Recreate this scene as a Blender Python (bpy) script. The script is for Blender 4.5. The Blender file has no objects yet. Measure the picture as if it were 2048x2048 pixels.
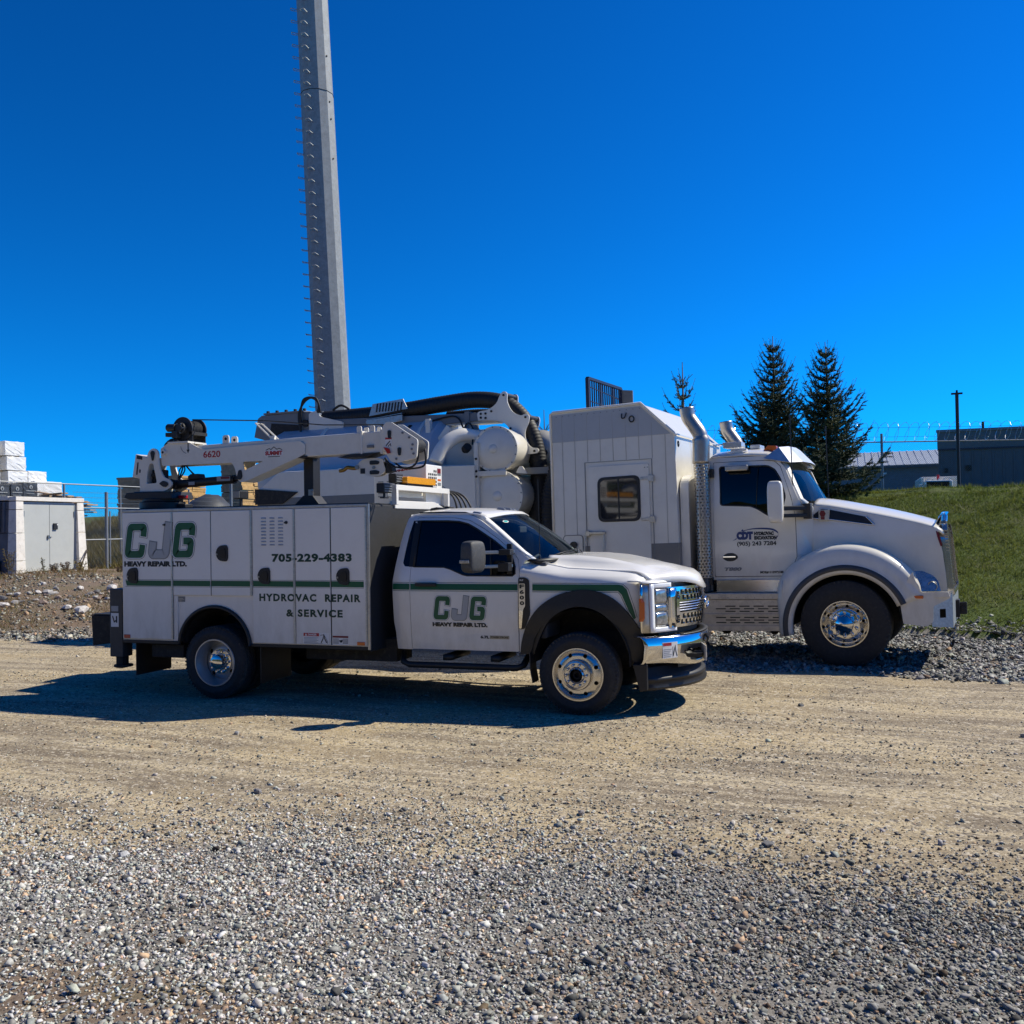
import bpy, bmesh, math, random
import numpy as np
from mathutils import Vector, Matrix
from mathutils.geometry import tessellate_polygon
random.seed(7); rng = np.random.default_rng(11)
PI = math.pi
S = bpy.context.scene
COL = S.collection

# ---------------------------------------------------------------- camera, sky, sun, exposure
CAM = Vector((6.912, -9.261, 1.923)); YAW, PITCH, ROLL = map(math.radians, (19.384, .909, -.896))
def camera():
    cd = bpy.data.cameras.new('camera'); co = bpy.data.objects.new('camera', cd); COL.objects.link(co)
    f = Vector((-math.sin(YAW)*math.cos(PITCH), math.cos(YAW)*math.cos(PITCH), math.sin(PITCH)))
    r = f.cross(Vector((0, 0, 1))).normalized(); u = r.cross(f)
    r2 = math.cos(ROLL)*r + math.sin(ROLL)*u; u2 = -math.sin(ROLL)*r + math.cos(ROLL)*u
    M = Matrix((r2, u2, -f)).transposed().to_4x4(); M.translation = CAM
    co.matrix_world = M
    cd.sensor_width = 36; cd.sensor_height = 36; cd.lens = 1914.7/2048*36; cd.clip_start = .1; cd.clip_end = 4000
    S.camera = co
    return f, r2, u2
FWD, RGT, UPV = camera()
SUNV = Vector((.80, .57, 1.0)).normalized()
def world():
    w = bpy.data.worlds.new('World'); S.world = w; w.use_nodes = True
    nt = w.node_tree; nt.nodes.clear()
    sky = nt.nodes.new('ShaderNodeTexSky'); sky.sky_type = 'NISHITA'; sky.sun_disc = False
    sky.sun_elevation = math.asin(SUNV.z); sky.sun_rotation = math.atan2(SUNV.x, SUNV.y)
    sky.altitude = 200; sky.air_density = 1.0; sky.dust_density = 0.0; sky.ozone_density = 3.0
    # look the sky up a little above the true direction (clear dry air, no pale band at the horizon), then grade it like the photograph
    tc = nt.nodes.new('ShaderNodeTexCoord'); sp = nt.nodes.new('ShaderNodeSeparateXYZ'); cb = nt.nodes.new('ShaderNodeCombineXYZ')
    ab = nt.nodes.new('ShaderNodeMath'); ab.operation = 'MAXIMUM'; ab.inputs[1].default_value = 0.
    ma = nt.nodes.new('ShaderNodeMath'); ma.operation = 'MULTIPLY_ADD'; ma.inputs[1].default_value = 1.0; ma.inputs[2].default_value = .085
    nm = nt.nodes.new('ShaderNodeVectorMath'); nm.operation = 'NORMALIZE'
    tint = nt.nodes.new('ShaderNodeMix'); tint.data_type = 'RGBA'; tint.blend_type = 'MULTIPLY'; tint.inputs[0].default_value = 1.; tint.inputs[7].default_value = (.10, .715, .905, 1)
    gam = nt.nodes.new('ShaderNodeGamma'); gam.inputs[1].default_value = 1.7
    bg = nt.nodes.new('ShaderNodeBackground'); bg.inputs[1].default_value = .0525
    out = nt.nodes.new('ShaderNodeOutputWorld'); L = nt.links.new
    L(tc.outputs['Generated'], sp.inputs[0]); L(sp.outputs[0], cb.inputs[0]); L(sp.outputs[1], cb.inputs[1]); L(sp.outputs[2], ab.inputs[0]); L(ab.outputs[0], ma.inputs[0]); L(ma.outputs[0], cb.inputs[2])
    L(cb.outputs[0], nm.inputs[0]); L(nm.outputs[0], sky.inputs['Vector']); L(sky.outputs[0], tint.inputs[6]); L(tint.outputs[2], gam.inputs[0]); L(gam.outputs[0], bg.inputs[0]); L(bg.outputs[0], out.inputs[0])
    l = bpy.data.lights.new('sun', 'SUN'); l.energy = 5.0; l.angle = math.radians(.53); l.color = (1, .935, .78)
    o = bpy.data.objects.new('sun', l); COL.objects.link(o)
    o.rotation_euler = SUNV.to_track_quat('Z', 'Y').to_euler(); o.location = (10, 10, 30)
world()
S.view_settings.view_transform = 'Standard'; S.view_settings.look = 'None'
S.view_settings.exposure = 0.2; S.view_settings.gamma = 1.0; S.view_settings.use_curve_mapping = False
S.render.engine = 'CYCLES'
S.cycles.max_bounces = 8; S.cycles.transparent_max_bounces = 16; S.cycles.caustics_reflective = False; S.cycles.caustics_refractive = False
S.cycles.use_denoising = True

# ---------------------------------------------------------------- materials
MATS = {}
DUST = (.30, .26, .19)
def mat(name, col, rough=.5, metal=0., coat=0., var=0., vscale=6., bump=0., bscale=60., spec=.5, emit=None, dirt=None, grime=None):
    """procedural principled material: noise colour variation, fine bump, optional dirt tint"""
    if name in MATS: return MATS[name]
    m = bpy.data.materials.new(name); m.use_nodes = True; nt = m.node_tree; b = nt.nodes['Principled BSDF']
    L = nt.links.new
    b.inputs['Roughness'].default_value = rough; b.inputs['Metallic'].default_value = metal
    b.inputs['Coat Weight'].default_value = coat; b.inputs['Coat Roughness'].default_value = .06
    b.inputs['Specular IOR Level'].default_value = spec
    c4 = (*col, 1); b.inputs['Base Color'].default_value = c4
    tc = nt.nodes.new('ShaderNodeTexCoord')
    last = None
    if var or dirt:
        n = nt.nodes.new('ShaderNodeTexNoise'); n.inputs['Scale'].default_value = vscale; n.inputs['Detail'].default_value = 8; n.inputs['Roughness'].default_value = .65
        L(tc.outputs['Object'], n.inputs['Vector'])
        mx = nt.nodes.new('ShaderNodeMix'); mx.data_type = 'RGBA'
        lo = tuple(max(0, c*(1-var)) for c in col); hi = tuple(min(1, c*(1+var)) for c in col)
        mx.inputs[6].default_value = (*lo, 1); mx.inputs[7].default_value = (*hi, 1)
        cr = nt.nodes.new('ShaderNodeMapRange'); cr.inputs[1].default_value = .3; cr.inputs[2].default_value = .7
        L(n.outputs[0], cr.inputs[0]); L(cr.outputs[0], mx.inputs[0]); last = mx.outputs[2]
        if dirt:
            n2 = nt.nodes.new('ShaderNodeTexNoise'); n2.inputs['Scale'].default_value = vscale*2.7; n2.inputs['Detail'].default_value = 10; n2.inputs['Roughness'].default_value = .7
            L(tc.outputs['Object'], n2.inputs['Vector'])
            r2 = nt.nodes.new('ShaderNodeMapRange'); r2.inputs[1].default_value = .5; r2.inputs[2].default_value = .78; r2.inputs[4].default_value = dirt[3]
            L(n2.outputs[0], r2.inputs[0])
            m2 = nt.nodes.new('ShaderNodeMix'); m2.data_type = 'RGBA'; m2.inputs[7].default_value = (*dirt[:3], 1)
            L(r2.outputs[0], m2.inputs[0]); L(last, m2.inputs[6]); last = m2.outputs[2]
            rr = nt.nodes.new('ShaderNodeMapRange'); rr.inputs[3].default_value = rough; rr.inputs[4].default_value = min(1, rough+.35)
            L(r2.outputs[0], rr.inputs[0]); L(rr.outputs[0], b.inputs['Roughness'])
    if grime:                                    # road dust thrown up on the lower panels, streaky
        z0, z1, amt = grime; sx = nt.nodes.new('ShaderNodeSeparateXYZ'); L(tc.outputs['Object'], sx.inputs[0])
        mpg = nt.nodes.new('ShaderNodeMapping'); mpg.inputs['Scale'].default_value = (3, 3, 1.1); L(tc.outputs['Object'], mpg.inputs['Vector'])
        ng = nt.nodes.new('ShaderNodeTexNoise'); ng.inputs['Scale'].default_value = 2.2; ng.inputs['Detail'].default_value = 9; ng.inputs['Roughness'].default_value = .68; L(mpg.outputs[0], ng.inputs['Vector'])
        rz = nt.nodes.new('ShaderNodeMapRange'); rz.inputs[1].default_value = z1; rz.inputs[2].default_value = z0; L(sx.outputs[2], rz.inputs[0])
        rn = nt.nodes.new('ShaderNodeMapRange'); rn.inputs[1].default_value = .35; rn.inputs[2].default_value = .7; rn.inputs[3].default_value = .25; L(ng.outputs[0], rn.inputs[0])
        mg = nt.nodes.new('ShaderNodeMath'); mg.operation = 'MULTIPLY'; L(rz.outputs[0], mg.inputs[0]); L(rn.outputs[0], mg.inputs[1])
        m3 = nt.nodes.new('ShaderNodeMath'); m3.operation = 'MULTIPLY'; m3.inputs[1].default_value = amt; L(mg.outputs[0], m3.inputs[0])
        xg = nt.nodes.new('ShaderNodeMix'); xg.data_type = 'RGBA'; xg.inputs[7].default_value = (*DUST, 1); L(m3.outputs[0], xg.inputs[0]); L(last, xg.inputs[6]); last = xg.outputs[2]
    if last is not None: L(last, b.inputs['Base Color'])
    if bump:
        n3 = nt.nodes.new('ShaderNodeTexNoise'); n3.inputs['Scale'].default_value = bscale; n3.inputs['Detail'].default_value = 6
        L(tc.outputs['Object'], n3.inputs['Vector'])
        bp = nt.nodes.new('ShaderNodeBump'); bp.inputs['Strength'].default_value = min(1, bump); bp.inputs['Distance'].default_value = .01
        L(n3.outputs[0], bp.inputs['Height']); L(bp.outputs[0], b.inputs['Normal'])
    if emit:
        b.inputs['Emission Color'].default_value = (*emit[:3], 1); b.inputs['Emission Strength'].default_value = emit[3]
    MATS[name] = m
    return m
def glass(name, tint, refl=1.0, rough=.0):
    if name in MATS: return MATS[name]
    m = bpy.data.materials.new(name); m.use_nodes = True; nt = m.node_tree; nt.nodes.clear(); L = nt.links.new
    t = nt.nodes.new('ShaderNodeBsdfTransparent'); t.inputs[0].default_value = (*tint, 1)
    g = nt.nodes.new('ShaderNodeBsdfGlossy'); g.inputs['Roughness'].default_value = rough; g.inputs[0].default_value = (1, 1, 1, 1)
    fr = nt.nodes.new('ShaderNodeFresnel'); fr.inputs[0].default_value = 1.5
    mm = nt.nodes.new('ShaderNodeMath'); mm.operation = 'MULTIPLY'; mm.inputs[1].default_value = refl; mm.use_clamp = True
    x = nt.nodes.new('ShaderNodeMixShader'); o = nt.nodes.new('ShaderNodeOutputMaterial')
    L(fr.outputs[0], mm.inputs[0]); L(mm.outputs[0], x.inputs[0]); L(t.outputs[0], x.inputs[1]); L(g.outputs[0], x.inputs[2]); L(x.outputs[0], o.inputs[0])
    MATS[name] = m
    return m
M_WHITE = mat('white_paint', (.83, .80, .735), .26, coat=.6, var=.015, vscale=1.2, dirt=(*DUST, .07), grime=(.55, 1.35, .5), bump=.035, bscale=3.5)
M_BODYW = mat('body_white_paint', (.81, .785, .73), .3, coat=.4, var=.02, vscale=1.5, dirt=(*DUST, .10), grime=(.55, 1.4, .5), bump=.05, bscale=3.)
M_CRANEW = mat('crane_white_paint', (.74, .695, .60), .38, coat=.2, var=.03, vscale=3, dirt=(*DUST, .18))
M_VACW = mat('hydrovac_white_paint', (.78, .745, .66), .28, coat=.5, var=.02, vscale=1.5, dirt=(*DUST, .13), grime=(.5, 1.9, .55), bump=.03, bscale=3.)
M_VACB = mat('hydrovac_body_paint', (.70, .675, .61), .35, coat=.3, var=.03, vscale=1.5, dirt=(*DUST, .2))
M_VACG = mat('hydrovac_grey_band', (.16, .165, .17), .35, coat=.3, var=.04, vscale=2, dirt=(*DUST, .3))
M_GREY = mat('grey_steel_paint', (.17, .18, .19), .45, var=.06, vscale=4, dirt=(*DUST, .25))
M_BLACK = mat('black_plastic', (.012, .012, .013), .5, var=.1, vscale=8, dirt=(*DUST, .06))
M_LINER = mat('black_bedliner', (.018, .018, .019), .6, bump=.5, bscale=220, dirt=(.14, .13, .12, .12), var=.1, vscale=12)
M_DARK = mat('underside_black', (.012, .012, .012), .75, var=.2, dirt=(*DUST, .18))
M_RUB = mat('tyre_rubber', (.018, .018, .019), .72, var=.12, vscale=9, dirt=(.11, .1, .085, .35), bump=.15, bscale=40)
M_TREAD = mat('tread_rubber', (.03, .029, .028), .85, var=.12, vscale=9, dirt=(.16, .14, .115, .7))
M_HOSE = mat('black_hose', (.008, .008, .009), .6, var=.1)
M_CHROME = mat('chrome', (.70, .69, .67), .09, 1., dirt=(.3, .28, .25, .12), var=.01, vscale=5)
M_ALU = mat('polished_aluminium', (.62, .60, .57), .20, 1., var=.03, vscale=10, dirt=(.3, .28, .25, .25))
M_STEP = mat('step_aluminium', (.56, .51, .44), .46, .7, var=.12, vscale=7, dirt=(.25, .21, .16, .5))
M_DULL = mat('dull_aluminium', (.50, .485, .455), .38, .9, var=.12, vscale=7, dirt=(.25, .21, .16, .6))
M_GALV = mat('galvanised_steel', (.42, .45, .46), .45, .75, var=.22, vscale=30, dirt=(.5, .52, .53, .5), bump=.05, bscale=80)
M_STEEL = mat('bare_steel', (.32, .32, .31), .35, .9, var=.1)
M_GREEN = mat('green_vinyl', (.004, .095, .04), .4)
M_DGREEN = mat('dark_green_vinyl', (.004, .04, .024), .4)
M_LGREY = mat('grey_vinyl', (.33, .34, .34), .4)
M_OUT = mat('outline_vinyl', (.10, .12, .12), .4)
M_VWHITE = mat('white_vinyl', (.75, .75, .74), .4)
M_INK = mat('ink_black', (.012, .016, .018), .45)
M_RED = mat('red_vinyl', (.42, .018, .02), .4)
M_DKRED = mat('dark_red_vinyl', (.17, .008, .012), .4)
M_BLUE = mat('blue_vinyl', (.012, .035, .16), .35)
M_OVALB = mat('blue_badge', (.008, .022, .085), .2, coat=.8)
M_AMBER = mat('amber_plastic', (.72, .30, .012), .22, coat=.5, var=.25, vscale=60)
M_ORANGE = mat('orange_lens', (.62, .12, .01), .22, coat=.5)
M_REDL = mat('red_lens', (.45, .012, .015), .2, coat=.5)
M_LENS = mat('clear_lens', (.30, .31, .32), .10, .45, coat=1., var=.45, vscale=22)
M_STACK = mat('exhaust_steel', (.40, .37, .335), .36, .9, var=.08, vscale=6, dirt=(.2, .15, .1, .35))
M_LENSW = mat('lamp_white_ring', (.86, .87, .88), .2, coat=.5)
M_GLASS = glass('side_glass', (.10, .11, .115), 1.0)
M_GLASSD = glass('privacy_glass', (.012, .013, .02), .8)
M_WIND = glass('windscreen_glass', (.62, .70, .68), .6)
M_SEAT = mat('seat_fabric', (.09, .09, .095), .85, var=.1)
M_TRIM = mat('cabin_trim', (.09, .09, .095), .75)
M_CONC = mat('kiosk_concrete', (.76, .715, .64), .85, var=.10, vscale=3, bump=.3, bscale=60, dirt=(.22, .17, .13, .45))
M_DOORG = mat('kiosk_door_paint', (.46, .47, .44), .45, var=.04, vscale=2, dirt=(.2, .2, .2, .12))
M_WRAP = mat('white_wrap', (.82, .80, .76), .42, var=.03, vscale=2, bump=.5, bscale=5)
M_WRAPK = mat('black_wrap', (.05, .053, .056), .42, var=.1, bump=.4, bscale=5)
M_WOODD = mat('grey_lumber', (.44, .31, .19), .8, var=.28, vscale=5, bump=.3)
M_WOODL = mat('light_lumber', (.52, .32, .12), .75, var=.25, vscale=5, bump=.3)
M_FPOST = mat('fence_galvanised', (.26, .27, .28), .5, .5, var=.1)
M_WIRE = mat('fence_wire', (.16, .165, .17), .5, .4)
M_RAZOR = mat('razor_wire_steel', (.55, .57, .6), .3, .9)
M_BARK = mat('bark', (.07, .055, .045), .9, var=.25, vscale=12)
M_NEED = mat('spruce_needles', (.05, .08, .036), .7, var=.4, vscale=3)
M_NEED2 = mat('spruce_needles_light', (.085, .11, .04), .7, var=.4, vscale=3)
M_BLD = mat('dark_cladding', (.115, .125, .145), .6, var=.06, vscale=1)
M_BLDB = mat('blue_grey_cladding', (.19, .225, .27), .6, var=.05, vscale=1)
M_MROOF = mat('metal_roof', (.48, .50, .51), .42, .3, var=.05, vscale=1)
M_YELL = mat('yellow_paint', (.6, .42, .02), .4)
M_BRASS = mat('brass', (.42, .24, .06), .35, .8)
M_TEALST = mat('teal_sticker', (.02, .42, .36), .4)
M_PAPER = mat('paper_white', (.76, .74, .70), .6)

# ---------------------------------------------------------------- mesh helpers
class MB:
    def __init__(s): s.v = []; s.f = []
    def add(s, vs, fs):
        n = len(s.v); s.v += [tuple(v) for v in vs]; s.f += [tuple(i+n for i in f) for f in fs]; return s
    def box(s, x0, x1, y0, y1, z0, z1):
        v = [(x, y, z) for z in (z0, z1) for y in (y0, y1) for x in (x0, x1)]
        return s.add(v, [(0, 2, 3, 1), (4, 5, 7, 6), (0, 1, 5, 4), (2, 6, 7, 3), (0, 4, 6, 2), (1, 3, 7, 5)])
    def cbox(s, c, ax, sx, ay, sy, sz):
        """oriented box: centre, two unit axes"""
        c = Vector(c); ax = Vector(ax).normalized(); ay = Vector(ay).normalized(); az = ax.cross(ay)
        v = [c + ax*sx/2*i + ay*sy/2*j + az*sz/2*k for k in (-1, 1) for j in (-1, 1) for i in (-1, 1)]
        return s.add(v, [(0, 2, 3, 1), (4, 5, 7, 6), (0, 1, 5, 4), (2, 6, 7, 3), (0, 4, 6, 2), (1, 3, 7, 5)])
    def beam(s, p, q, w, h, up=(0, 0, 1)):
        p = Vector(p); q = Vector(q); d = (q-p); a = d.normalized(); sd = a.cross(Vector(up)).normalized()
        return s.cbox((p+q)/2, a, d.length, sd, w, h)
    def cyl(s, p, q, r, r2=None, n=16, cap=True):
        p = Vector(p); q = Vector(q); r2 = r if r2 is None else r2
        a = (q-p).normalized(); u = a.orthogonal().normalized(); w = a.cross(u)
        vs = [p + (u*math.cos(2*PI*i/n) + w*math.sin(2*PI*i/n))*r for i in range(n)] + [q + (u*math.cos(2*PI*i/n) + w*math.sin(2*PI*i/n))*r2 for i in range(n)]
        fs = [(i, (i+1) % n, n+(i+1) % n, n+i) for i in range(n)]
        if cap: fs += [tuple(range(n))[::-1], tuple(range(n, 2*n))]
        return s.add(vs, fs)
    def tube(s, pts, r, n=8, cap=True, rr=None):
        pts = [Vector(p) for p in pts]; m = len(pts); vs = []; fs = []
        u = None
        for i, p in enumerate(pts):
            t = (pts[min(i+1, m-1)] - pts[max(i-1, 0)]).normalized()
            if u is None: u = t.orthogonal().normalized()
            u = (u - t*u.dot(t)).normalized(); w = t.cross(u)
            R_ = rr[i] if rr else r
            vs += [p + (u*math.cos(2*PI*k/n) + w*math.sin(2*PI*k/n))*R_ for k in range(n)]
        for i in range(m-1):
            fs += [(i*n+k, i*n+(k+1) % n, (i+1)*n+(k+1) % n, (i+1)*n+k) for k in range(n)]
        if cap: fs += [tuple(range(n))[::-1], tuple(range((m-1)*n, m*n))]
        return s.add(vs, fs)
    def lathe(s, prof, c=(0, 0, 0), n=48, axis='y', a0=0., a1=2*PI):
        """profile [(r, h)] about an axis through c"""
        full = abs(a1-a0-2*PI) < 1e-6; cnt = n if full else n+1; vs = []; c = Vector(c)
        for r, h in prof:
            for i in range(cnt):
                a = a0+(a1-a0)*i/n; x, y = r*math.cos(a), r*math.sin(a)
                vs.append(c + Vector({'y': (x, h, y), 'z': (x, y, h), 'x': (h, x, y)}[axis]))
        fs = []
        for j in range(len(prof)-1):
            for i in range(n):
                k = (i+1) % cnt; q = (j*cnt+i, j*cnt+k, (j+1)*cnt+k, (j+1)*cnt+i)
                fs.append(q if axis != 'z' else q)
        return s.add(vs, fs)
    def prism(s, poly, a, b, axis='y'):
        """extrude a 2-D polygon (x,z / x,y / y,z) along an axis from a to b"""
        n = len(poly)
        P = {'y': lambda u, v, w: (u, w, v), 'z': lambda u, v, w: (u, v, w), 'x': lambda u, v, w: (w, u, v)}[axis]
        vs = [P(u, v, a) for u, v in poly] + [P(u, v, b) for u, v in poly]
        tri = tessellate_polygon([[Vector((u, v, 0)) for u, v in poly]])
        fs = [tuple(t) for t in tri] + [tuple(i+n for i in t[::-1]) for t in tri] + [(i, (i+1) % n, n+(i+1) % n, n+i) for i in range(n)]
        return s.add(vs, fs)
    def grid(s, rows):
        """rows of equal-length point lists -> quads"""
        m = len(rows[0]); vs = [p for r in rows for p in r]
        return s.add(vs, [(i*m+j, i*m+j+1, (i+1)*m+j+1, (i+1)*m+j) for i in range(len(rows)-1) for j in range(m-1)])
    def mirror(s, yc):
        s.v = [(x, 2*yc-y, z) for x, y, z in s.v]; s.f = [f[::-1] for f in s.f]; return s
    def xf(s, M):
        s.v = [tuple(M @ Vector(v)) for v in s.v]; return s
OFF = {}
REMAP = [None]
def chain(o):
    while o is not None: yield o; o = o.parent
def link(o, parent):
    COL.objects.link(o)
    if parent is not None:
        o.parent = parent
        if REMAP[0] and o.type == 'MESH' and not any(c.name.startswith('wheel') and c.type == 'EMPTY' for c in chain(o)):
            for v in o.data.vertices: v.co = REMAP[0](v.co)
        if parent.name in OFF: o.location = -OFF[parent.name]
    return o
def root(name, loc, label, cat, group=None, rot=None, authored_world=True):
    o = bpy.data.objects.new(name, None); COL.objects.link(o); o.location = loc; o.empty_display_size = .3
    if rot: o.rotation_euler = rot
    if authored_world: OFF[o.name] = Vector(loc)
    tag(o, label, cat, group); return o
def tag(o, label=None, cat=None, group=None, kind=None):
    if label: o['label'] = label
    if cat: o['category'] = cat
    if group: o['group'] = group
    if kind: o['kind'] = kind
    return o
def finish(me, mt, smooth):
    for m in (mt if isinstance(mt, (list, tuple)) else [mt]): me.materials.append(m)
    if smooth:
        me.polygons.foreach_set('use_smooth', [True]*len(me.polygons))
        if smooth is not True: me.set_sharp_from_angle(angle=math.radians(smooth))
    me.update(); return me
def fixnormals(me):
    b = bmesh.new(); b.from_mesh(me); bmesh.ops.remove_doubles(b, verts=b.verts, dist=1e-5); bmesh.ops.recalc_face_normals(b, faces=b.faces); b.to_mesh(me); b.free()
def mk(name, mb, mt, parent=None, smooth=None, bevel=0., label=None, solid=0.):
    me = bpy.data.meshes.new(name); me.from_pydata(mb.v, [], mb.f); fixnormals(me); finish(me, mt, smooth)
    o = bpy.data.objects.new(name, me); link(o, parent)
    if solid:
        m = o.modifiers.new('thickness', 'SOLIDIFY'); m.thickness = solid; m.offset = 0
    if bevel:
        m = o.modifiers.new('bevel', 'BEVEL'); m.width = bevel; m.segments = 2; m.limit_method = 'ANGLE'; m.angle_limit = math.radians(40)
    if label: o['label'] = label
    return o
def again(o, parent, loc=None, rot=None, name=None):
    """copy one object (shared mesh)"""
    c = o.copy(); COL.objects.link(c); c.parent = parent
    if loc is not None: c.location = loc
    if rot is not None: c.rotation_euler = rot
    return c
def tree_copy(o, parent, loc=None, rot=None):
    c = again(o, parent, loc, rot)
    for ch in list(o.children): tree_copy(ch, c)
    return c
def circ(cx, cy, r, n=24, a0=0, a1=2*PI, ry=None):
    full = abs(a1-a0-2*PI) < 1e-6
    return [(cx+r*math.cos(a0+(a1-a0)*i/(n if full else n-1)), cy+(ry or r)*math.sin(a0+(a1-a0)*i/(n if full else n-1))) for i in range(n)]
def rpoly(pts, r, n=5):
    """round polygon corners"""
    out = []; m = len(pts)
    for i in range(m):
        p0, p, p1 = Vector(pts[i-1]), Vector(pts[i]), Vector(pts[(i+1) % m])
        a, b = (p0-p), (p1-p); rr = min(r, a.length*.45, b.length*.45)
        a = p+a.normalized()*rr; b = p+b.normalized()*rr
        for k in range(n+1):
            t = k/n; q = a*(1-t)**2 + p*2*t*(1-t) + b*t*t; out.append((q.x, q.y))
    return out
def smooth_line(pts, sub=6):
    """Catmull-Rom through points"""
    P = [Vector(p) for p in pts]; out = []
    for i in range(len(P)-1):
        p0, p1, p2, p3 = P[max(i-1, 0)], P[i], P[i+1], P[min(i+2, len(P)-1)]
        for k in range(sub):
            t = k/sub
            out.append(.5*((2*p1)+(-p0+p2)*t+(2*p0-5*p1+4*p2-p3)*t*t+(-p0+3*p1-3*p2+p3)*t**3))
    out.append(P[-1]); return [tuple(p) for p in out]
def sheet_bm(outline, holes=(), fun=None, plane='xz', step=(.12, .12), thick=.004, sign=1):
    """a panel cut to a 2-D outline with holes, wrapped on a surface fun(u,v), thick inwards"""
    bm = bmesh.new()
    loops = [list(outline)] + [list(h) for h in holes]
    flat = [p for l in loops for p in l]
    tri = tessellate_polygon([[Vector((u, v, 0)) for u, v in l] for l in loops])
    vs = [bm.verts.new((u, v, 0)) for u, v in flat]
    for t in tri:
        try: bm.faces.new([vs[i] for i in t])
        except ValueError: pass
    us = [p[0] for p in outline]; vv = [p[1] for p in outline]
    for k, (lo, hi) in enumerate(((min(us), max(us)), (min(vv), max(vv)))):
        st = step[k]
        if not st: continue
        n = int((hi-lo)/st)
        for i in range(1, n+1):
            c = lo+(hi-lo)*i/(n+1); co = [0, 0, 0]; no = [0, 0, 0]; co[k] = c; no[k] = 1
            bmesh.ops.bisect_plane(bm, geom=bm.verts[:]+bm.edges[:]+bm.faces[:], plane_co=co, plane_no=no, dist=1e-5)
    bmesh.ops.dissolve_degenerate(bm, dist=1e-5, edges=bm.edges[:])
    for v in bm.verts:
        u, w = v.co.x, v.co.y; d = fun(u, w) if fun else 0.
        v.co = {'xz': (u, d, w), 'xy': (u, w, d), 'yz': (d, u, w)}[plane]
    bmesh.ops.recalc_face_normals(bm, faces=bm.faces[:])
    if thick:
        f0 = bm.faces[:]; 
        ret = bmesh.ops.extrude_face_region(bm, geom=f0)
        ax = {'xz': 1, 'xy': 2, 'yz': 0}[plane]
        for g in ret['geom']:
            if isinstance(g, bmesh.types.BMVert): g.co[ax] += thick*sign
        bmesh.ops.recalc_face_normals(bm, faces=bm.faces[:])
    return bm
def sheet(name, outline, mt, parent, holes=(), fun=None, plane='xz', step=(.12, .12), thick=.004, sign=1, mirror=None, smooth=35, label=None):
    """builds the panel; mirror=yc also builds its twin on the far side. returns near object"""
    out = []
    for mir in ([False, True] if mirror is not None else [False]):
        bm = sheet_bm(outline, holes, fun, plane, step, thick, sign)
        if mir:
            for v in bm.verts: v.co.y = 2*mirror-v.co.y
            bmesh.ops.reverse_faces(bm, faces=bm.faces[:])
        me = bpy.data.meshes.new(name); bm.to_mesh(me); bm.free(); finish(me, mt, smooth)
        o = bpy.data.objects.new(name, me); link(o, parent); out.append(o)
        if label: o['label'] = label
    return out[0] if mirror is None else out
TXT = {}
def text_mesh(s, bold=0., sp=1.):
    k = (s, bold, sp)
    if k in TXT: return TXT[k]
    c = bpy.data.curves.new('t', 'FONT'); c.body = s; c.offset = bold; c.resolution_u = 3; c.space_character = sp
    o = bpy.data.objects.new('t', c); COL.objects.link(o)
    bpy.context.view_layer.update()
    me = bpy.data.meshes.new_from_object(o.evaluated_get(bpy.context.evaluated_depsgraph_get()))
    v = [tuple(p.co[:2]) for p in me.vertices]; f = [tuple(p.vertices) for p in me.polygons]
    bpy.data.objects.remove(o); bpy.data.curves.remove(c); bpy.data.meshes.remove(me)
    a = np.array(v); lo = a.min(0); hi = a.max(0)
    TXT[k] = ((a-lo)/(hi-lo), f); return TXT[k]
def lettering(name, s, x0, z0, w, h, mt, parent, place, bold=.03, sp=1., shear=0., label=None):
    """flat print: text stretched to a w x h box at (x0,z0), put on a surface by place(u,v)"""
    uv, f = text_mesh(s, bold, sp)
    mb = MB(); mb.add([place(x0+u*w+shear*v*h, z0+v*h) for u, v in uv], f)
    me = bpy.data.meshes.new(name); me.from_pydata(mb.v, [], mb.f); finish(me, mt, None)
    o = bpy.data.objects.new(name, me); link(o, parent)
    o['label'] = label or ('lettering reading ' + s)
    return o
def flat(name, polys, mt, parent, place, label=None):
    """flat print made of 2-D polygons"""
    mb = MB()
    for p in polys:
        tri = tessellate_polygon([[Vector((u, v, 0)) for u, v in p]])
        mb.add([place(u, v) for u, v in p], [tuple(t) for t in tri])
    me = bpy.data.meshes.new(name); me.from_pydata(mb.v, [], mb.f); finish(me, mt, None)
    o = bpy.data.objects.new(name, me); link(o, parent)
    if label: o['label'] = label
    return o
def ribbon(pts, w, closed=False, cap=True):
    """polygons of a stroked path (2-D)"""
    P = [Vector(p) for p in pts]; m = len(P); L_, R_ = [], []
    for i in range(m):
        a = P[max(i-1, 0)] if not closed else P[i-1]; b = P[min(i+1, m-1)] if not closed else P[(i+1) % m]
        d1 = (P[i]-a); d2 = (b-P[i])
        d1 = d1.normalized() if d1.length > 1e-9 else d2.normalized(); d2 = d2.normalized() if d2.length > 1e-9 else d1
        t = (d1+d2).normalized(); n = Vector((-t.y, t.x)); k = w/2/max(.5, n.dot(Vector((-d1.y, d1.x))))
        L_.append(P[i]+n*k); R_.append(P[i]-n*k)
    rng_ = range(m if closed else m-1)
    return [[tuple(L_[i]), tuple(L_[(i+1) % m]), tuple(R_[(i+1) % m]), tuple(R_[i])] for i in rng_]
def rect(x0, z0, x1, z1): return [(x0, z0), (x1, z0), (x1, z1), (x0, z1)]
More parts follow.
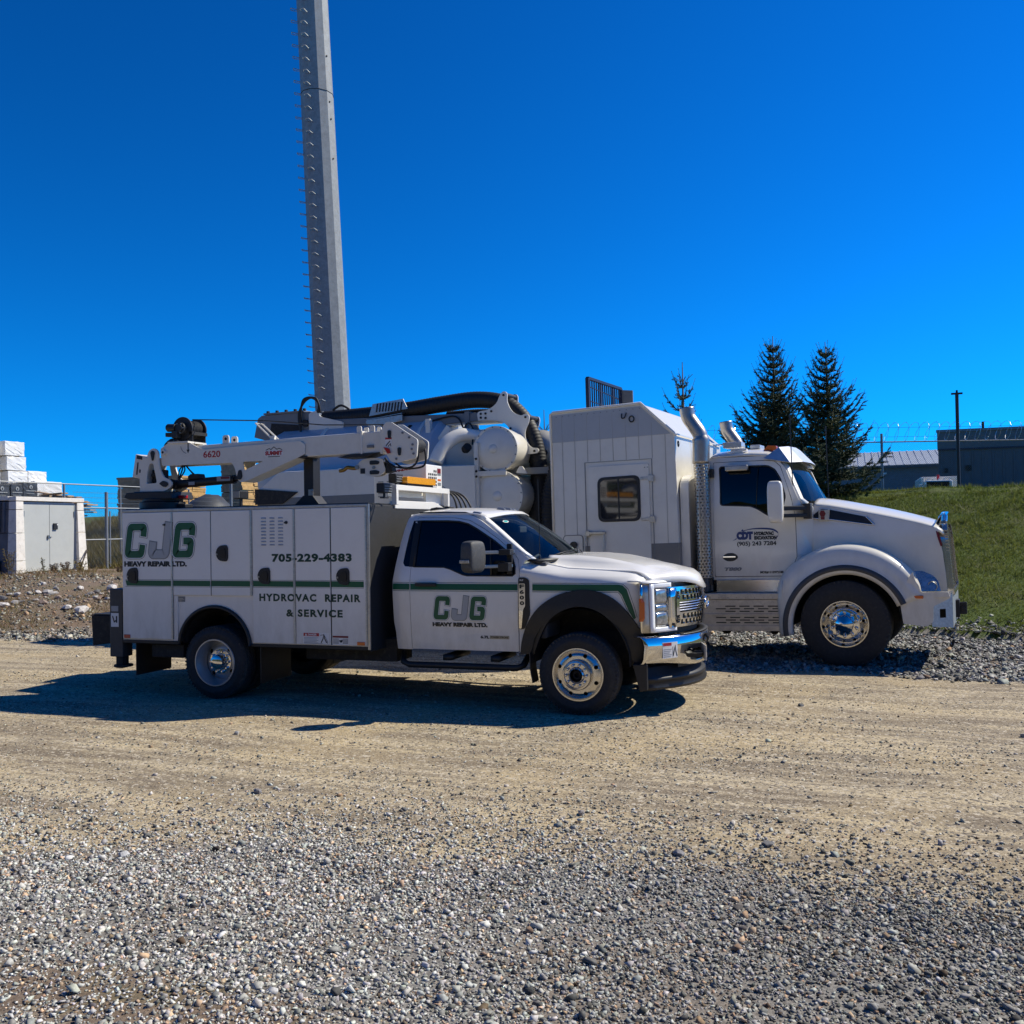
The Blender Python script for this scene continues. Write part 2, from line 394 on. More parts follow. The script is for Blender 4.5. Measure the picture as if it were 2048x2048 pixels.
# ---------------------------------------------------------------- terrain
TOE = [(-60, -2), (-20, 3.), (-8.5, 4.9), (-5, 7.6), (0, 9.2), (6, 9.0), (8, 8.3), (10, 7.4), (20, 4.5), (60, 2)]
def lerp(t, x): return float(np.interp(x, [a for a, _ in t], [b for _, b in t]))
def ss(a, b, x): t = min(1, max(0, (x-a)/(b-a))); return t*t*(3-2*t)
def bank(a, b, x): t = min(1, max(0, (x-a)/(b-a))); return t if .08 < t < .92 else (t*t/.16+.04 if t < .08 else 1-((1-t)**2/.16+.04)) if 0 < t < 1 else t
def wav(x, y):
    return (.011*math.sin(x*1.3+.5*math.sin(y*.9)) + .010*math.sin(y*2.1+x*.35) + .006*math.sin(x*3.7-y*2.9) + .004*math.sin(7.1*y+1.3*math.sin(x*1.7)))
def hgt(x, y):
    ty = lerp(TOE, x); s = ss(-6, 5, x)
    D = 6.2*(1-s)+9.2*s; H = .82*(1-s)+2.68*s
    z = H*bank(ty, ty+D, y)
    if x < 5: z += (1-s)*2.2*ss(18, 40, y)          # far rise behind the fence on the left
    z += .35*ss(20, 30, y)*s
    if y < ty: z += wav(x, y)*(1 if y < 3.2 else .5)
    else: z += (.05*math.sin(x*.9+y*.7)+.03*math.sin(2.3*x-1.1*y))*ss(ty, ty+2, y)
    if y < 0 and x < 3: z += .05*ss(-.4, -2.2, y)*ss(3, -1, x)
    return z
def near_edge(x): return lerp([(1, -5.1), (2, -4.75), (3.5, -4.2), (5, -4.05), (7.7, -4.1), (10, -4.0)], x)+.10*math.sin(x*2.3)+.06*math.sin(5.3*x)
def soft_gravel(x, y):
    n = near_edge(x); return (.16*ss(n+1.8, n+.3, y)+.34*ss(n+1.0, n, y)+.5*ss(n+.3, n-.5, y))*(1-.55*math.exp(-((x-4.1)**2/1.2+(y+6.05)**2/.09)))
def gravel_mask(x, y):
    ty = lerp(TOE, x)
    near = near_edge(x)
    g = ss(near+.45, near-.35, y)*(1-.75*math.exp(-((x-4.1)**2/1.2+(y+6.05)**2/.09)))
    far = lerp([(-20, 2), (-8.5, 4.2), (-3, 4.6), (2, 4.3), (5, 3.6), (7, 3.7), (9, 3.3), (12, 3)], x)+.1*math.sin(3*x)
    g = max(g, ss(far-.25, far+.25, y))
    return g
def grass_mask(x, y):
    ty = lerp(TOE, x); r = ss(1.0, 4.0, x)
    return max(ss(ty-.25, ty+.45, y+.25*math.sin(x*2.7)*math.sin(x*1.1+.5))*r, ss(15, 20, y)*(1-r)*.8)
def soil_mask(x, y):
    ty = lerp(TOE, x); return max(ss(ty-.2, ty+1.0, y)*ss(2, -2, x), math.exp(-((x-4.1)**2/1.2+(y+6.05)**2/.09)))
def axis_pts(segs):
    out = []
    for a, b, st in segs: out += list(np.arange(a, b-1e-6, st))
    out.append(segs[-1][1]); return out
def build_ground():
    xs = axis_pts([(-900, -100, 200), (-100, -24, 6), (-24, -10, .5), (-10, 13, .1), (13, 24, .5), (24, 100, 6), (100, 900, 200)])
    ys = axis_pts([(-60, -12, 8), (-12, -8, .5), (-8, 9.5, .1), (9.5, 22, .4), (22, 60, 2), (60, 140, 10), (140, 1500, 170)])
    nx, ny = len(xs), len(ys)
    P = []; gm = []; gr = []; so = []
    for y in ys:
        for x in xs:
            P.append((x, y, hgt(x, y))); gm.append(gravel_mask(x, y)); gr.append(grass_mask(x, y)); so.append(soil_mask(x, y))
    fs = [(j*nx+i, j*nx+i+1, (j+1)*nx+i+1, (j+1)*nx+i) for j in range(ny-1) for i in range(nx-1)]
    me = bpy.data.meshes.new('ground'); me.from_pydata(P, [], fs)
    for nm, dat in (('gravel', gm), ('grass', gr), ('soil', so)):
        a = me.attributes.new(nm, 'FLOAT', 'POINT'); a.data.foreach_set('value', dat)
    m = bpy.data.materials.new('yard_ground'); m.use_nodes = True; nt = m.node_tree; L = nt.links.new; b = nt.nodes['Principled BSDF']
    b.inputs['Roughness'].default_value = .92; b.inputs['Specular IOR Level'].default_value = .2
    tc = nt.nodes.new('ShaderNodeTexCoord')
    def noise(scale, detail=6, rough=.6, vec=None, dist=0.):
        n = nt.nodes.new('ShaderNodeTexNoise'); n.inputs['Scale'].default_value = scale; n.inputs['Detail'].default_value = detail; n.inputs['Roughness'].default_value = rough; n.inputs['Distortion'].default_value = dist
        L(vec or tc.outputs['Object'], n.inputs['Vector']); return n.outputs[0]
    def mapr(v, a, b_, c=0., d=1.):
        r = nt.nodes.new('ShaderNodeMapRange'); r.inputs[1].default_value = a; r.inputs[2].default_value = b_; r.inputs[3].default_value = c; r.inputs[4].default_value = d; L(v, r.inputs[0]); return r.outputs[0]
    def mixc(f, c1, c2):
        x = nt.nodes.new('ShaderNodeMix'); x.data_type = 'RGBA'
        for s, c in ((6, c1), (7, c2)):
            if isinstance(c, tuple): x.inputs[s].default_value = (*c, 1)
            else: L(c, x.inputs[s])
        if isinstance(f, float): x.inputs[0].default_value = f
        else: L(f, x.inputs[0])
        return x.outputs[2]
    def mth(op, a, c):
        x = nt.nodes.new('ShaderNodeMath'); x.operation = op; x.use_clamp = True
        for i, v in ((0, a), (1, c)):
            if isinstance(v, float): x.inputs[i].default_value = v
            else: L(v, x.inputs[i])
        return x.outputs[0]
    mp = nt.nodes.new('ShaderNodeMapping'); mp.inputs['Scale'].default_value = (.16, 1.5, 1); mp.inputs['Rotation'].default_value = (0, 0, math.radians(4)); L(tc.outputs['Object'], mp.inputs['Vector'])
    streak = noise(2.2, 7, .6, mp.outputs[0], .4); streak2 = noise(7., 5, .6, mp.outputs[0], .3)
    fine = noise(55, 6, .75); med = noise(9, 6, .65); big = noise(.55, 4, .5)
    dirt = mixc(mapr(streak, .42, .58), (.235, .185, .125), (.56, .46, .295))
    mp2 = nt.nodes.new('ShaderNodeMapping'); mp2.inputs['Scale'].default_value = (.035, 1.0, 1); mp2.inputs['Rotation'].default_value = (0, 0, math.radians(-3)); L(tc.outputs['Object'], mp2.inputs['Vector'])
    track = noise(5.2, 3, .5, mp2.outputs[0], .6)
    dirt = mixc(mapr(track, .53, .60, 0., .6), dirt, (.20, .16, .11)); dirt = mixc(mapr(track, .46, .40, 0., .5), dirt, (.60, .50, .335))
    dirt = mixc(mapr(streak2, .50, .62, 0., .75), dirt, (.25, .205, .15))
    dirt = mixc(mapr(big, .48, .66, 0., .65), dirt, (.58, .45, .25))
    dirt = mixc(mapr(fine, .46, .66, 0., .75), dirt, (.15, .12, .088))
    dirt = mixc(mapr(med, .55, .78, 0., .5), dirt, (.52, .44, .30))
    # packed fine stones: every cell of a small and a smaller mosaic gets its own brightness
    def cells(scale, vec=None):
        v = nt.nodes.new('ShaderNodeTexVoronoi'); v.inputs['Scale'].default_value = scale; L(tc.outputs['Object'], v.inputs['Vector'])
        sp = nt.nodes.new('ShaderNodeSeparateColor'); L(v.outputs['Color'], sp.inputs[0]); return sp.outputs[0], sp.outputs[1], v.outputs['Distance']
    c1, c1b, d1 = cells(38.); c2, c2b, d2 = cells(85.)
    dirt = mixc(mth('MULTIPLY', mapr(c2, .80, .90), mapr(med, .3, .6)), dirt, (.16, .132, .098))
    dirt = mixc(mth('MULTIPLY', mapr(c2b, .88, .94), .7), dirt, (.62, .54, .40))
    dirt = mixc(mth('MULTIPLY', mapr(c1, .80, .88), mapr(streak, .35, .6)), dirt, (.19, .16, .125))
    dirt = mixc(mth('MULTIPLY', mapr(c1b, .90, .95), .8), dirt, (.56, .49, .38))
    grv = mixc(mapr(fine, .35, .65), (.11, .102, .092), (.34, .32, .285))
    grv = mixc(mapr(big, .46, .62, 0., .5), grv, (.20, .14, .09))
    at = nt.nodes.new('ShaderNodeAttribute'); at.attribute_name = 'gravel'
    gf = mth('ADD', at.outputs['Fac'], mapr(med, .3, .7, -.35, .35)); gf = mapr(gf, .35, .65)
    col = mixc(gf, dirt, grv)
    at3 = nt.nodes.new('ShaderNodeAttribute'); at3.attribute_name = 'soil'
    soil = mixc(mapr(fine, .35, .65), (.10, .065, .042), (.26, .19, .135)); soil = mixc(mapr(noise(2.2, 5), .48, .66, 0., .7), soil, (.13, .115, .05))
    col = mixc(mapr(mth('ADD', at3.outputs['Fac'], mapr(med, .3, .7, -.3, .3)), .3, .65, 0., .85), col, soil)
    at2 = nt.nodes.new('ShaderNodeAttribute'); at2.attribute_name = 'grass'
    grs = mixc(mapr(noise(14, 6, .7), .3, .7), (.04, .065, .013), (.11, .15, .032))
    grs = mixc(mapr(noise(1.4, 4), .45, .7, 0., .6), grs, (.10, .085, .04))
    gf2 = mapr(mth('ADD', at2.outputs['Fac'], mapr(med, .3, .7, -.3, .3)), .35, .6)
    col = mixc(gf2, col, grs)
    L(col, b.inputs['Base Color'])
    vor = nt.nodes.new('ShaderNodeTexVoronoi'); vor.inputs['Scale'].default_value = 48; L(tc.outputs['Object'], vor.inputs['Vector'])
    hsum = mth('ADD', mth('MULTIPLY', fine, .5), mth('MULTIPLY', mth('MULTIPLY', mapr(d1, 0, .6, 1, 0), mapr(c1, .5, .9)), .5))
    bp = nt.nodes.new('ShaderNodeBump'); bp.inputs['Strength'].default_value = .9; bp.inputs['Distance'].default_value = .016; L(hsum, bp.inputs['Height']); L(bp.outputs[0], b.inputs['Normal'])
    finish(me, m, True)
    o = bpy.data.objects.new('ground', me); COL.objects.link(o); o['kind'] = 'structure'; o['label'] = 'dusty yard of tan dirt and grey gravel rising to a grassy bank'
build_ground()

# ---------------------------------------------------------------- stones
def stone_bases(k=16):
    """angular crushed stones: convex hulls of a few points"""
    out = []; r2 = np.random.default_rng(5)
    for i in range(k):
        b = bmesh.new()
        for q in range(9):
            p = r2.normal(0, 1, 3); p /= np.linalg.norm(p); b.verts.new(p*r2.uniform(.85, 1.12))
        bmesh.ops.convex_hull(b, input=b.verts[:]); bmesh.ops.delete(b, geom=[v for v in b.verts if not v.link_faces], context='VERTS')
        bmesh.ops.triangulate(b, faces=b.faces[:]); bmesh.ops.recalc_face_normals(b, faces=b.faces[:]); b.verts.index_update()
        out.append((np.array([v.co[:] for v in b.verts]), np.array([[v.index for v in f.verts] for f in b.faces]))); b.free()
    return out
SB = stone_bases()
def stone_material(name):
    m = bpy.data.materials.new(name); m.use_nodes = True; nt = m.node_tree; b = nt.nodes['Principled BSDF']; L = nt.links.new
    a = nt.nodes.new('ShaderNodeAttribute'); a.attribute_name = 'tint'
    n = nt.nodes.new('ShaderNodeTexNoise'); n.inputs['Scale'].default_value = 90; n.inputs['Detail'].default_value = 5
    tc = nt.nodes.new('ShaderNodeTexCoord'); L(tc.outputs['Object'], n.inputs['Vector'])
    mx = nt.nodes.new('ShaderNodeMix'); mx.data_type = 'RGBA'; mx.blend_type = 'MULTIPLY'; mx.inputs[0].default_value = .55
    cr = nt.nodes.new('ShaderNodeMapRange'); cr.inputs[1].default_value = .3; cr.inputs[2].default_value = .7; cr.inputs[3].default_value = .45; cr.inputs[4].default_value = 1.25
    L(n.outputs[0], cr.inputs[0]); L(a.outputs['Color'], mx.inputs[6]); L(cr.outputs[0], mx.inputs[7]); L(mx.outputs[2], b.inputs['Base Color'])
    b.inputs['Roughness'].default_value = .85; b.inputs['Specular IOR Level'].default_value = .25
    return m
M_STONE = stone_material('gravel_stone')
def stones(name, pts, rad, tint, flat_=(.45, .8), label=None, sink=.25, tilt=.5):
    """many stones as one stuff object"""
    n = len(pts); r2 = np.random.default_rng(len(name)*17+n); which = r2.integers(0, len(SB), n)
    sc = np.stack([r2.uniform(.8, 1.35, n), r2.uniform(.65, 1.05, n), r2.uniform(*flat_, n)], 1)*rad[:, None]
    ax, ay, az = r2.normal(0, tilt*.5, n), r2.normal(0, tilt*.5, n), r2.uniform(0, 2*PI, n)
    z = np.array([hgt(x, y) for x, y in pts[:, :2]])
    def rot(p, a, i, j):
        c, s = np.cos(a)[:, None], np.sin(a)[:, None]; q = p.copy(); q[..., i] = c*p[..., i]-s*p[..., j]; q[..., j] = s*p[..., i]+c*p[..., j]; return q
    VV, FF, CC = [], [], []; off = 0
    for k, (V0, F0) in enumerate(SB):
        w = np.nonzero(which == k)[0]
        if not len(w): continue
        base = V0[None]*sc[w][:, None, :]; base = rot(rot(rot(base, ax[w], 1, 2), ay[w], 0, 2), az[w], 0, 1)
        base[..., 0] += pts[w, 0][:, None]; base[..., 1] += pts[w, 1][:, None]; base[..., 2] += (z[w]+sc[w, 2]*(1-2*sink)*.6)[:, None]
        m = len(V0); FF.append((F0[None]+(off+np.arange(len(w))*m)[:, None, None]).reshape(-1, 3)); VV.append(base.reshape(-1, 3)); CC.append(np.repeat(tint[w], m, 0)); off += len(w)*m
    VV = np.concatenate(VV); F = np.concatenate(FF); CC = np.concatenate(CC)
    me = bpy.data.meshes.new(name); me.vertices.add(len(VV)); me.vertices.foreach_set('co', VV.reshape(-1))
    me.loops.add(len(F)*3); me.loops.foreach_set('vertex_index', F.reshape(-1).astype(np.int32))
    me.polygons.add(len(F)); me.polygons.foreach_set('loop_start', np.arange(0, len(F)*3, 3, dtype=np.int32))
    a = me.attributes.new('tint', 'FLOAT_COLOR', 'POINT'); c4 = np.ones((len(VV), 4)); c4[:, :3] = CC; a.data.foreach_set('color', c4.reshape(-1))
    me.update(calc_edges=True); me.materials.append(M_STONE)
    o = bpy.data.objects.new(name, me); COL.objects.link(o); o['kind'] = 'stuff'; o['label'] = label
    return o
def in_view(x, y, z=0., m=.06):
    d = Vector((x, y, z))-CAM; dep = d.dot(FWD)
    if dep < .5: return False
    u = d.dot(RGT)/dep/1.0696; v = d.dot(UPV)/dep/1.0696
    return abs(u) < .5+m and -.5-m < v < .5
def scatter(n, x0, x1, y0, y1, dens, seed):
    r2 = np.random.default_rng(seed); out = []
    X = r2.uniform(x0, x1, n); Y = r2.uniform(y0, y1, n); U = r2.random(n)
    for x, y, u in zip(X, Y, U):
        if in_view(x, y) and u < dens(x, y): out.append((x, y))
    return np.array(out)
def greys(n, lo, hi, seed, warm=.0, gam=1.6, brown=.06):
    r2 = np.random.default_rng(seed); g = lo+(hi-lo)*r2.random(n)**gam
    c = np.stack([g*(1+warm*.75), g*(1+warm*.35), g*(1-warm)], 1)*(1+r2.normal(0, .03, (n, 3)))
    k = r2.random(n) < brown; c[k] *= np.array([1.15, .82, .58]); return np.clip(c, .01, .9)
def nz(x, y, s, k=0.): return .5+.5*math.sin(x*s+k+1.7*math.sin(y*s*.8+k*2))*math.sin(y*s*1.1-k+1.3*math.sin(x*s*.7))
def build_stones():
    # dense foreground gravel
    p = scatter(380000, 1.0, 10.2, -6.4, -2.8, lambda x, y: soft_gravel(x, y)*(.34+.66*nz(x, y, 2.2)*(.4+.6*nz(x, y, .9, 3))), 1)
    r2 = np.random.default_rng(3); rad = np.clip(r2.lognormal(math.log(.0086), .42, len(p)), .0035, .034)
    t = greys(len(p), .08, .74, 4, .07, 1.05, .10)
    sh = np.array([ss(4.6, 6.8, x) for x, _ in p])[:, None]; t = t*(1-.38*sh)       # darker shale towards the right
    stones('foreground_gravel', p, rad, t, (.4, .85), 'crushed pale and dark grey gravel along the bottom of the picture', tilt=.8)
    # sparse stones on the dirt
    p = scatter(230000, -9, 12.5, -4.8, 4.8, lambda x, y: (1-gravel_mask(x, y))*(.16+.84*nz(x*.35, y, 2.1, 2)**2)*(.22+.78*ss(2, -4, y)), 7)
    rad = np.clip(np.random.default_rng(8).lognormal(math.log(.0072), .45, len(p)), .0035, .030)
    stones('dirt_pebbles', p, rad, greys(len(p), .10, .55, 9, .13, 1.2, .12), (.35, .8), 'small pebbles pressed into the tan dirt roadway', tilt=.8)
    # coarse flat shale by the hydrovac truck's front wheel
    p = scatter(36000, 2, 14, 3.2, 9.2, lambda x, y: gravel_mask(x, y)*ss(lerp(TOE, x)+1.0, lerp(TOE, x)+.1, y), 12)
    rad = np.clip(np.random.default_rng(13).lognormal(math.log(.031), .35, len(p)), .012, .085)
    stones('shale_gravel', p, rad, greys(len(p), .07, .46, 14, .05, 1.2, .05), (.25, .6), 'coarse flat grey shale gravel beside the grassy bank', tilt=1.)
    # left gravel strip and bank
    p = scatter(90000, -17, 0, 3.2, 11.5, lambda x, y: gravel_mask(x, y)*(.2+.8*nz(x, y, 1.4, 1))*(1 if y < lerp(TOE, x)+.2 else .28), 21)
    rad = np.clip(np.random.default_rng(22).lognormal(math.log(.021), .5, len(p)), .008, .10)
    stones('bank_gravel', p, rad, greys(len(p), .07, .52, 23, .10, 1.4, .2), (.35, .8), 'grey and brown gravel covering the low bank below the kiosk', tilt=.9)
build_stones()
# ---------------------------------------------------------------- shared vehicle pieces
def wheel_holes(r0, rh, n, ph=0.): return [circ(r0*math.cos(2*PI*i/n+ph), r0*math.sin(2*PI*i/n+ph), rh, 14) for i in range(n)]
def tyre_mesh(name, R, w, rim, parent, mt=(None), grooves=4):
    """tyre about Y, outer face y=0, with grooved tread and stepped sidewalls"""
    pr = [(rim-.012, .02), (rim+.012, .006), (rim+.035, .0), (rim+(R-rim)*.45, -.010), (rim+(R-rim)*.55, -.008), (R-.055, .0), (R-.022, .012), (R-.006, .026), (R, .036)]
    y = .036; gw = .010; st = (w-.072-grooves*gw)/(grooves+1)
    for g in range(grooves):
        y += st; pr += [(R, y), (R-.014, y+.001), (R-.014, y+gw-.001), (R, y+gw)]; y += gw
    pr += [(R, w-.036), (R-.006, w-.026), (R-.022, w-.012), (R-.055, w), (rim+(R-rim)*.5, w+.008), (rim+.02, w), (rim-.012, w-.02)]
    mb = MB().lathe(pr, n=72)
    o = mk(name, mb, [M_RUB, M_TREAD], parent, 30)
    me = o.data
    for p in me.polygons:
        c = p.center; r = math.hypot(c.x, c.z)
        if r > R-.024: p.material_index = 1
    # raised sidewall ribs as tread shoulder blocks
    sb = MB()
    for i in range(64):
        a = 2*PI*i/64; ca, sa = math.cos(a), math.sin(a); t = Vector((-sa, 0, ca)); rd = Vector((ca, 0, sa))
        sb.cbox(rd*(R-.018)+Vector((0, .010, 0)), t, .016, rd, .022, .008)
    mk('shoulder_block', sb, M_TREAD, o)['kind'] = 'stuff'
    return o
def lug_nuts(mb, r, n, y0, y1, rad, ph=0.):
    for i in range(n):
        a = 2*PI*i/n+ph; x, z = r*math.cos(a), r*math.sin(a)
        mb.cyl((x, y0, z), (x, y1+.006, z), rad, rad*.96, 10); mb.cyl((x, y1+.006, z), (x, y1-.004, z), rad*.96, rad*.5, 10)

# ---------------------------------------------------------------- service truck
ST = root('service_truck', (2.0, 1.2, 0), 'white service truck with crane and green striped utility body in front', 'truck')
YC = 1.2
Wz = [(.55, .95), (.75, .985), (1.0, 1.005), (1.25, 1.015), (1.40, 1.0), (1.50, .975), (1.75, .89), (2.0, .79), (2.08, .74), (2.2, .6)]
def cabw(z): return float(np.interp(z, [a for a, _ in Wz], [b for _, b in Wz]))
def fy(x, z):
    w = (cabw(z-.04)+cabw(z)*2+cabw(z+.04))/4
    y = YC-w
    if x < 2.4: y += .7*(2.4-x)**2
    # body-side sculpting: crease under the shoulder and a shallow scallop low on the door
    y += .012*math.exp(-((z-.80)/.09)**2)*ss(2.3, 3.2, x)
    return y
FT = [(3.6, 1.585), (3.66, 1.578), (3.80, 1.555), (4.13, 1.49), (4.54, 1.468), (4.84, 1.449), (4.94, 1.40), (5.0, 1.34)]
def ff(x, z):
    y = fy(x, z) if z < 1.3 else YC-1.01
    if x > 4.45: y += .42*(x-4.45)**2
    top = lerp(FT, x); d = z-(top-.13)
    if d > 0: y += .17*(d/.13)**2
    return y
P_ST = lambda eps: (lambda x, z: (x, fy(x, z)-eps, z))
P_SB = lambda eps: (lambda x, z: (x, -.012-eps, z))
def cab():
    win = [(2.29, 1.549), (2.314, 1.514), (2.392, 1.509), (2.784, 1.504), (2.862, 1.483), (3.01, 1.425), (3.061, 1.414), (3.576, 1.413), (3.601, 1.434), (3.597, 1.509), (3.57, 1.576), (3.514, 1.652), (3.344, 1.776), (3.118, 1.91), (3.008, 1.966), (2.902, 1.992), (2.763, 2.002), (2.348, 2.013), (2.321, 1.865), (2.296, 1.628)]
    dwin = [(2.425, 1.509)] + win[3:17] + [(2.425, 2.009)]
    qwin = [win[0], win[1], (2.372, 1.510), (2.372, 2.010)] + win[17:]
    dtop = [(2.399, 2.041), (2.842, 2.033), (3.02, 2.002), (3.202, 1.909), (3.383, 1.794), (3.562, 1.66), (3.627, 1.576), (3.652, 1.44)]
    door_o = [(2.401, .617)] + [(2.399, 1.2)] + dtop + [(3.630, .90), (3.625, .617)]
    d, d2 = sheet('door', rpoly(door_o, .012, 2), M_WHITE, ST, [dwin], fy, step=(.09, .06), thick=.03, mirror=YC)
    fg = lambda x, z: fy(x, z)+.014
    gq = lambda x, z: fy(x, z)+.006
    g, g2 = sheet('door_glass', dwin, M_GLASS, ST, (), fg, step=(.12, .08), thick=.004, mirror=YC)
    sheet('quarter_glass', [(a, b) for a, b in qwin], M_GLASSD, ST, (), gq, step=(.1, .08), thick=.004, mirror=YC)
    # black pillar trim between the two panes and window seal
    sheet('pillar_trim', [(2.37, 1.508), (2.44, 1.507), (2.44, 2.012), (2.37, 2.013)], M_BLACK, ST, (), lambda x, z: fy(x, z)-.001, step=(.1, .06), thick=.012, mirror=YC)
    for yy in (0, 1):
        mb = MB(); pts = [(x, fy(x, z)+.002, z) for x, z in dwin]+[(dwin[0][0], fy(*dwin[0])+.002, dwin[0][1])]
        mb.tube(pts, .009, 6); mb.tube([(3.335, fy(3.335, 1.42)+.004, 1.415), (3.29, fy(3.3, 1.8)+.004, 1.80)], .012, 6)
        if yy: mb.mirror(YC)
        mk('window_seal', mb, M_BLACK, ST, True)
    # cab side: rear pillar, roof rail and A-pillar in one panel
    out = [(2.209, .61), (2.2, .80), (2.18, .90), (2.172, 1.2), (2.171, 1.36), (2.185, 1.454), (2.215, 1.707), (2.246, 1.906), (2.277, 2.035), (2.325, 2.083), (2.41, 2.094), (2.65, 2.096), (2.913, 2.088), (3.051, 2.053), (3.156, 1.999), (3.376, 1.852), (3.643, 1.659), (3.754, 1.587), (3.70, 1.565), (3.66, 1.50)]
    inn = [(3.657, 1.44)] + [(a+.004, b+.005) for a, b in dtop[::-1][1:-1]] + [(2.395, 2.046), (2.394, 1.2), (2.396, .61)]
    sheet('cab_side', out+inn, M_WHITE, ST, [qwin], fy, step=(.08, .05), thick=.04, mirror=YC)
    # rear wall of the cab with a dark window
    rw = MB(); rows = []
    for z in np.linspace(.62, 2.08, 14):
        w = cabw(z)-.02; rows.append([(2.25+.05*ss(1.5, 2.1, z), YC-w+2*w*k/8, z) for k in range(9)])
    mk('cab_rear_wall', rw.grid(rows), M_WHITE, ST, True, solid=.02)
    mk('rear_window', MB().box(2.235, 2.247, .62, 1.78, 1.52, 1.93), M_GLASSD, ST)
    # roof
    hx = lambda y: 3.34-.17*((y-YC)/.77)**2
    rows = []
    for k in range(17):
        y = YC-.745+1.49*k/16; t = abs(y-YC)/.745; zc = 2.085+.062*(1-t**2.4); x1 = hx(y)-.0
        xs = [2.285, 2.31, 2.36, 2.5, 2.7, 2.9, 3.0, 3.08, 3.13, x1-.05 if x1-.05 > 3.14 else 3.14, x1]
        zs = [zc-.10, zc-.045, zc-.012, zc, zc+.004, zc, zc-.006, zc-.014, zc-.024, zc-.042, zc-.072]
        if t > .97: zs = [z-.004 for z in zs]
        rows.append([(x, y, z) for x, z in zip(xs, zs)])
    mk('roof', MB().grid(rows), M_WHITE, ST, True, solid=.012)
    for sg in (0, 1):
        mb = MB().tube([(2.4, .462, 2.098), (2.7, .463, 2.101), (2.95, .468, 2.092), (3.06, .475, 2.06), (3.16, .49, 2.008)], .008, 6)
        if sg: mb.mirror(YC)
        mk('roof_ditch_seal', mb, M_BLACK, ST, True)
    # windscreen between header and cowl
    bx = lambda y: 3.985-.235*((y-YC)/.93)**2
    rows = []
    for k in range(15):
        t = k/14; r = []
        for j in range(15):
            s = -1+2*j/14; yt = YC+s*.75; yb = YC+s*.915; xt = hx(yt)-.005; xb = bx(yb)
            zt = 2.085+.062*(1-abs(s)**2.4)-.075; zb = 1.588
            r.append((xt+(xb-xt)*t+.02*math.sin(PI*t), yt+(yb-yt)*t, zt+(zb-zt)*t+.012*math.sin(PI*t)))
        rows.append(r)
    ws = mk('windscreen', MB().grid(rows), M_WIND, ST, True)
    q = lambda a, b: Vector(rows[a][b])
    st = [circ(0, 0, 1, 16)]
    c0 = q(2, 2); du = (q(2, 3)-q(2, 2))*.42; dv = (q(1, 2)-q(2, 2))*.42; nn = du.cross(dv).normalized()*-.004
    flat('inspection_sticker', [circ(0, 0, 1., 18)], M_PAPER, ws, lambda u, v: c0+du*u+dv*v-nn)
    flat('sticker_print', [circ(0, 0, .7, 18)], M_TEALST, ws, lambda u, v: c0+du*u+dv*v-nn*1.6)
    # cowl, wipers
    mk('cowl', MB().grid([[(bx(YC+s*.93)-.03, YC+s*.93, 1.575) for s in np.linspace(-1, 1, 9)], [(bx(YC+s*.93)+.10, YC+s*.93, 1.56+.02*(1-s*s)) for s in np.linspace(-1, 1, 9)]]), M_BLACK, ST, True, solid=.03)
    for y0 in (.62, 1.35):
        mk('wiper', MB().tube([(bx(y0)+.05, y0, 1.60), (bx(y0+.25)+.01, y0+.25, 1.625), (bx(y0+.55)-.005, y0+.55, 1.635)], .008, 6).tube([(bx(y0+.05)-.01, y0+.05, 1.618), (bx(y0+.66)-.03, y0+.66, 1.66)], .006, 5), M_BLACK, ST, True)
    # A-pillar outer face towards the windscreen
    for sg in (0, 1):
        a = [(3.05, .452, 2.06), (3.156, .452, 2.005), (3.38, .36, 1.855), (3.645, .285, 1.662), (3.762, .27, 1.585)]
        b = [(3.10, .50, 2.07), (3.20, .50, 2.03), (3.42, .41, 1.872), (3.68, .33, 1.668), (3.80, .32, 1.586)]
        mb = MB().grid([a, b])
        if sg: mb.mirror(YC)
        mk('windscreen_pillar', mb, M_WHITE, ST, True, solid=.012)
    # clearance lamps
    for i, (x, y) in enumerate(((3.075, .52), (3.17, 1.03), (3.185, 1.2), (3.17, 1.37), (3.075, 1.88))):
        z = 2.085+.062*(1-(abs(y-YC)/.745)**2.4)-.028
        mk('clearance_lamp', MB().add([(x+dx*.06, y+dy*.045, z+dz) for dx, dy, dz in ((-1, -1, 0), (1, -1, -.012), (1, 1, -.012), (-1, 1, 0), (-.7, -.6, .035), (.5, -.6, .026), (.5, .6, .026), (-.7, .6, .035))], [(0, 1, 5, 4), (1, 2, 6, 5), (2, 3, 7, 6), (3, 0, 4, 7), (4, 5, 6, 7), (0, 3, 2, 1)]), M_LENS, ST, None, .006)
    mk('roof_antenna_fin', MB().prism([(2.36, 2.115), (2.62, 2.125), (2.56, 2.145), (2.45, 2.165), (2.38, 2.155)], .80, .88), M_BLACK, ST, None, .008)
    # door furniture
    hd = MB().box(2.475, 2.725, fy(2.6, 1.32)-.052, fy(2.6, 1.32)-.022, 1.300, 1.336).box(2.49, 2.53, fy(2.6, 1.32)-.03, fy(2.6, 1.32)+.005, 1.305, 1.33).box(2.67, 2.71, fy(2.6, 1.32)-.03, fy(2.6, 1.32)+.005, 1.305, 1.33)
    mk('door_handle', hd, M_BLACK, d, None, .008)
    flat('handle_pocket', [rpoly([(2.53, 1.26), (2.69, 1.26), (2.72, 1.37), (2.50, 1.37)], .04)], M_WHITE, d, P_ST(.002))
    # green stripe with border lines along the cab and fender
    sp = P_ST(.0045)
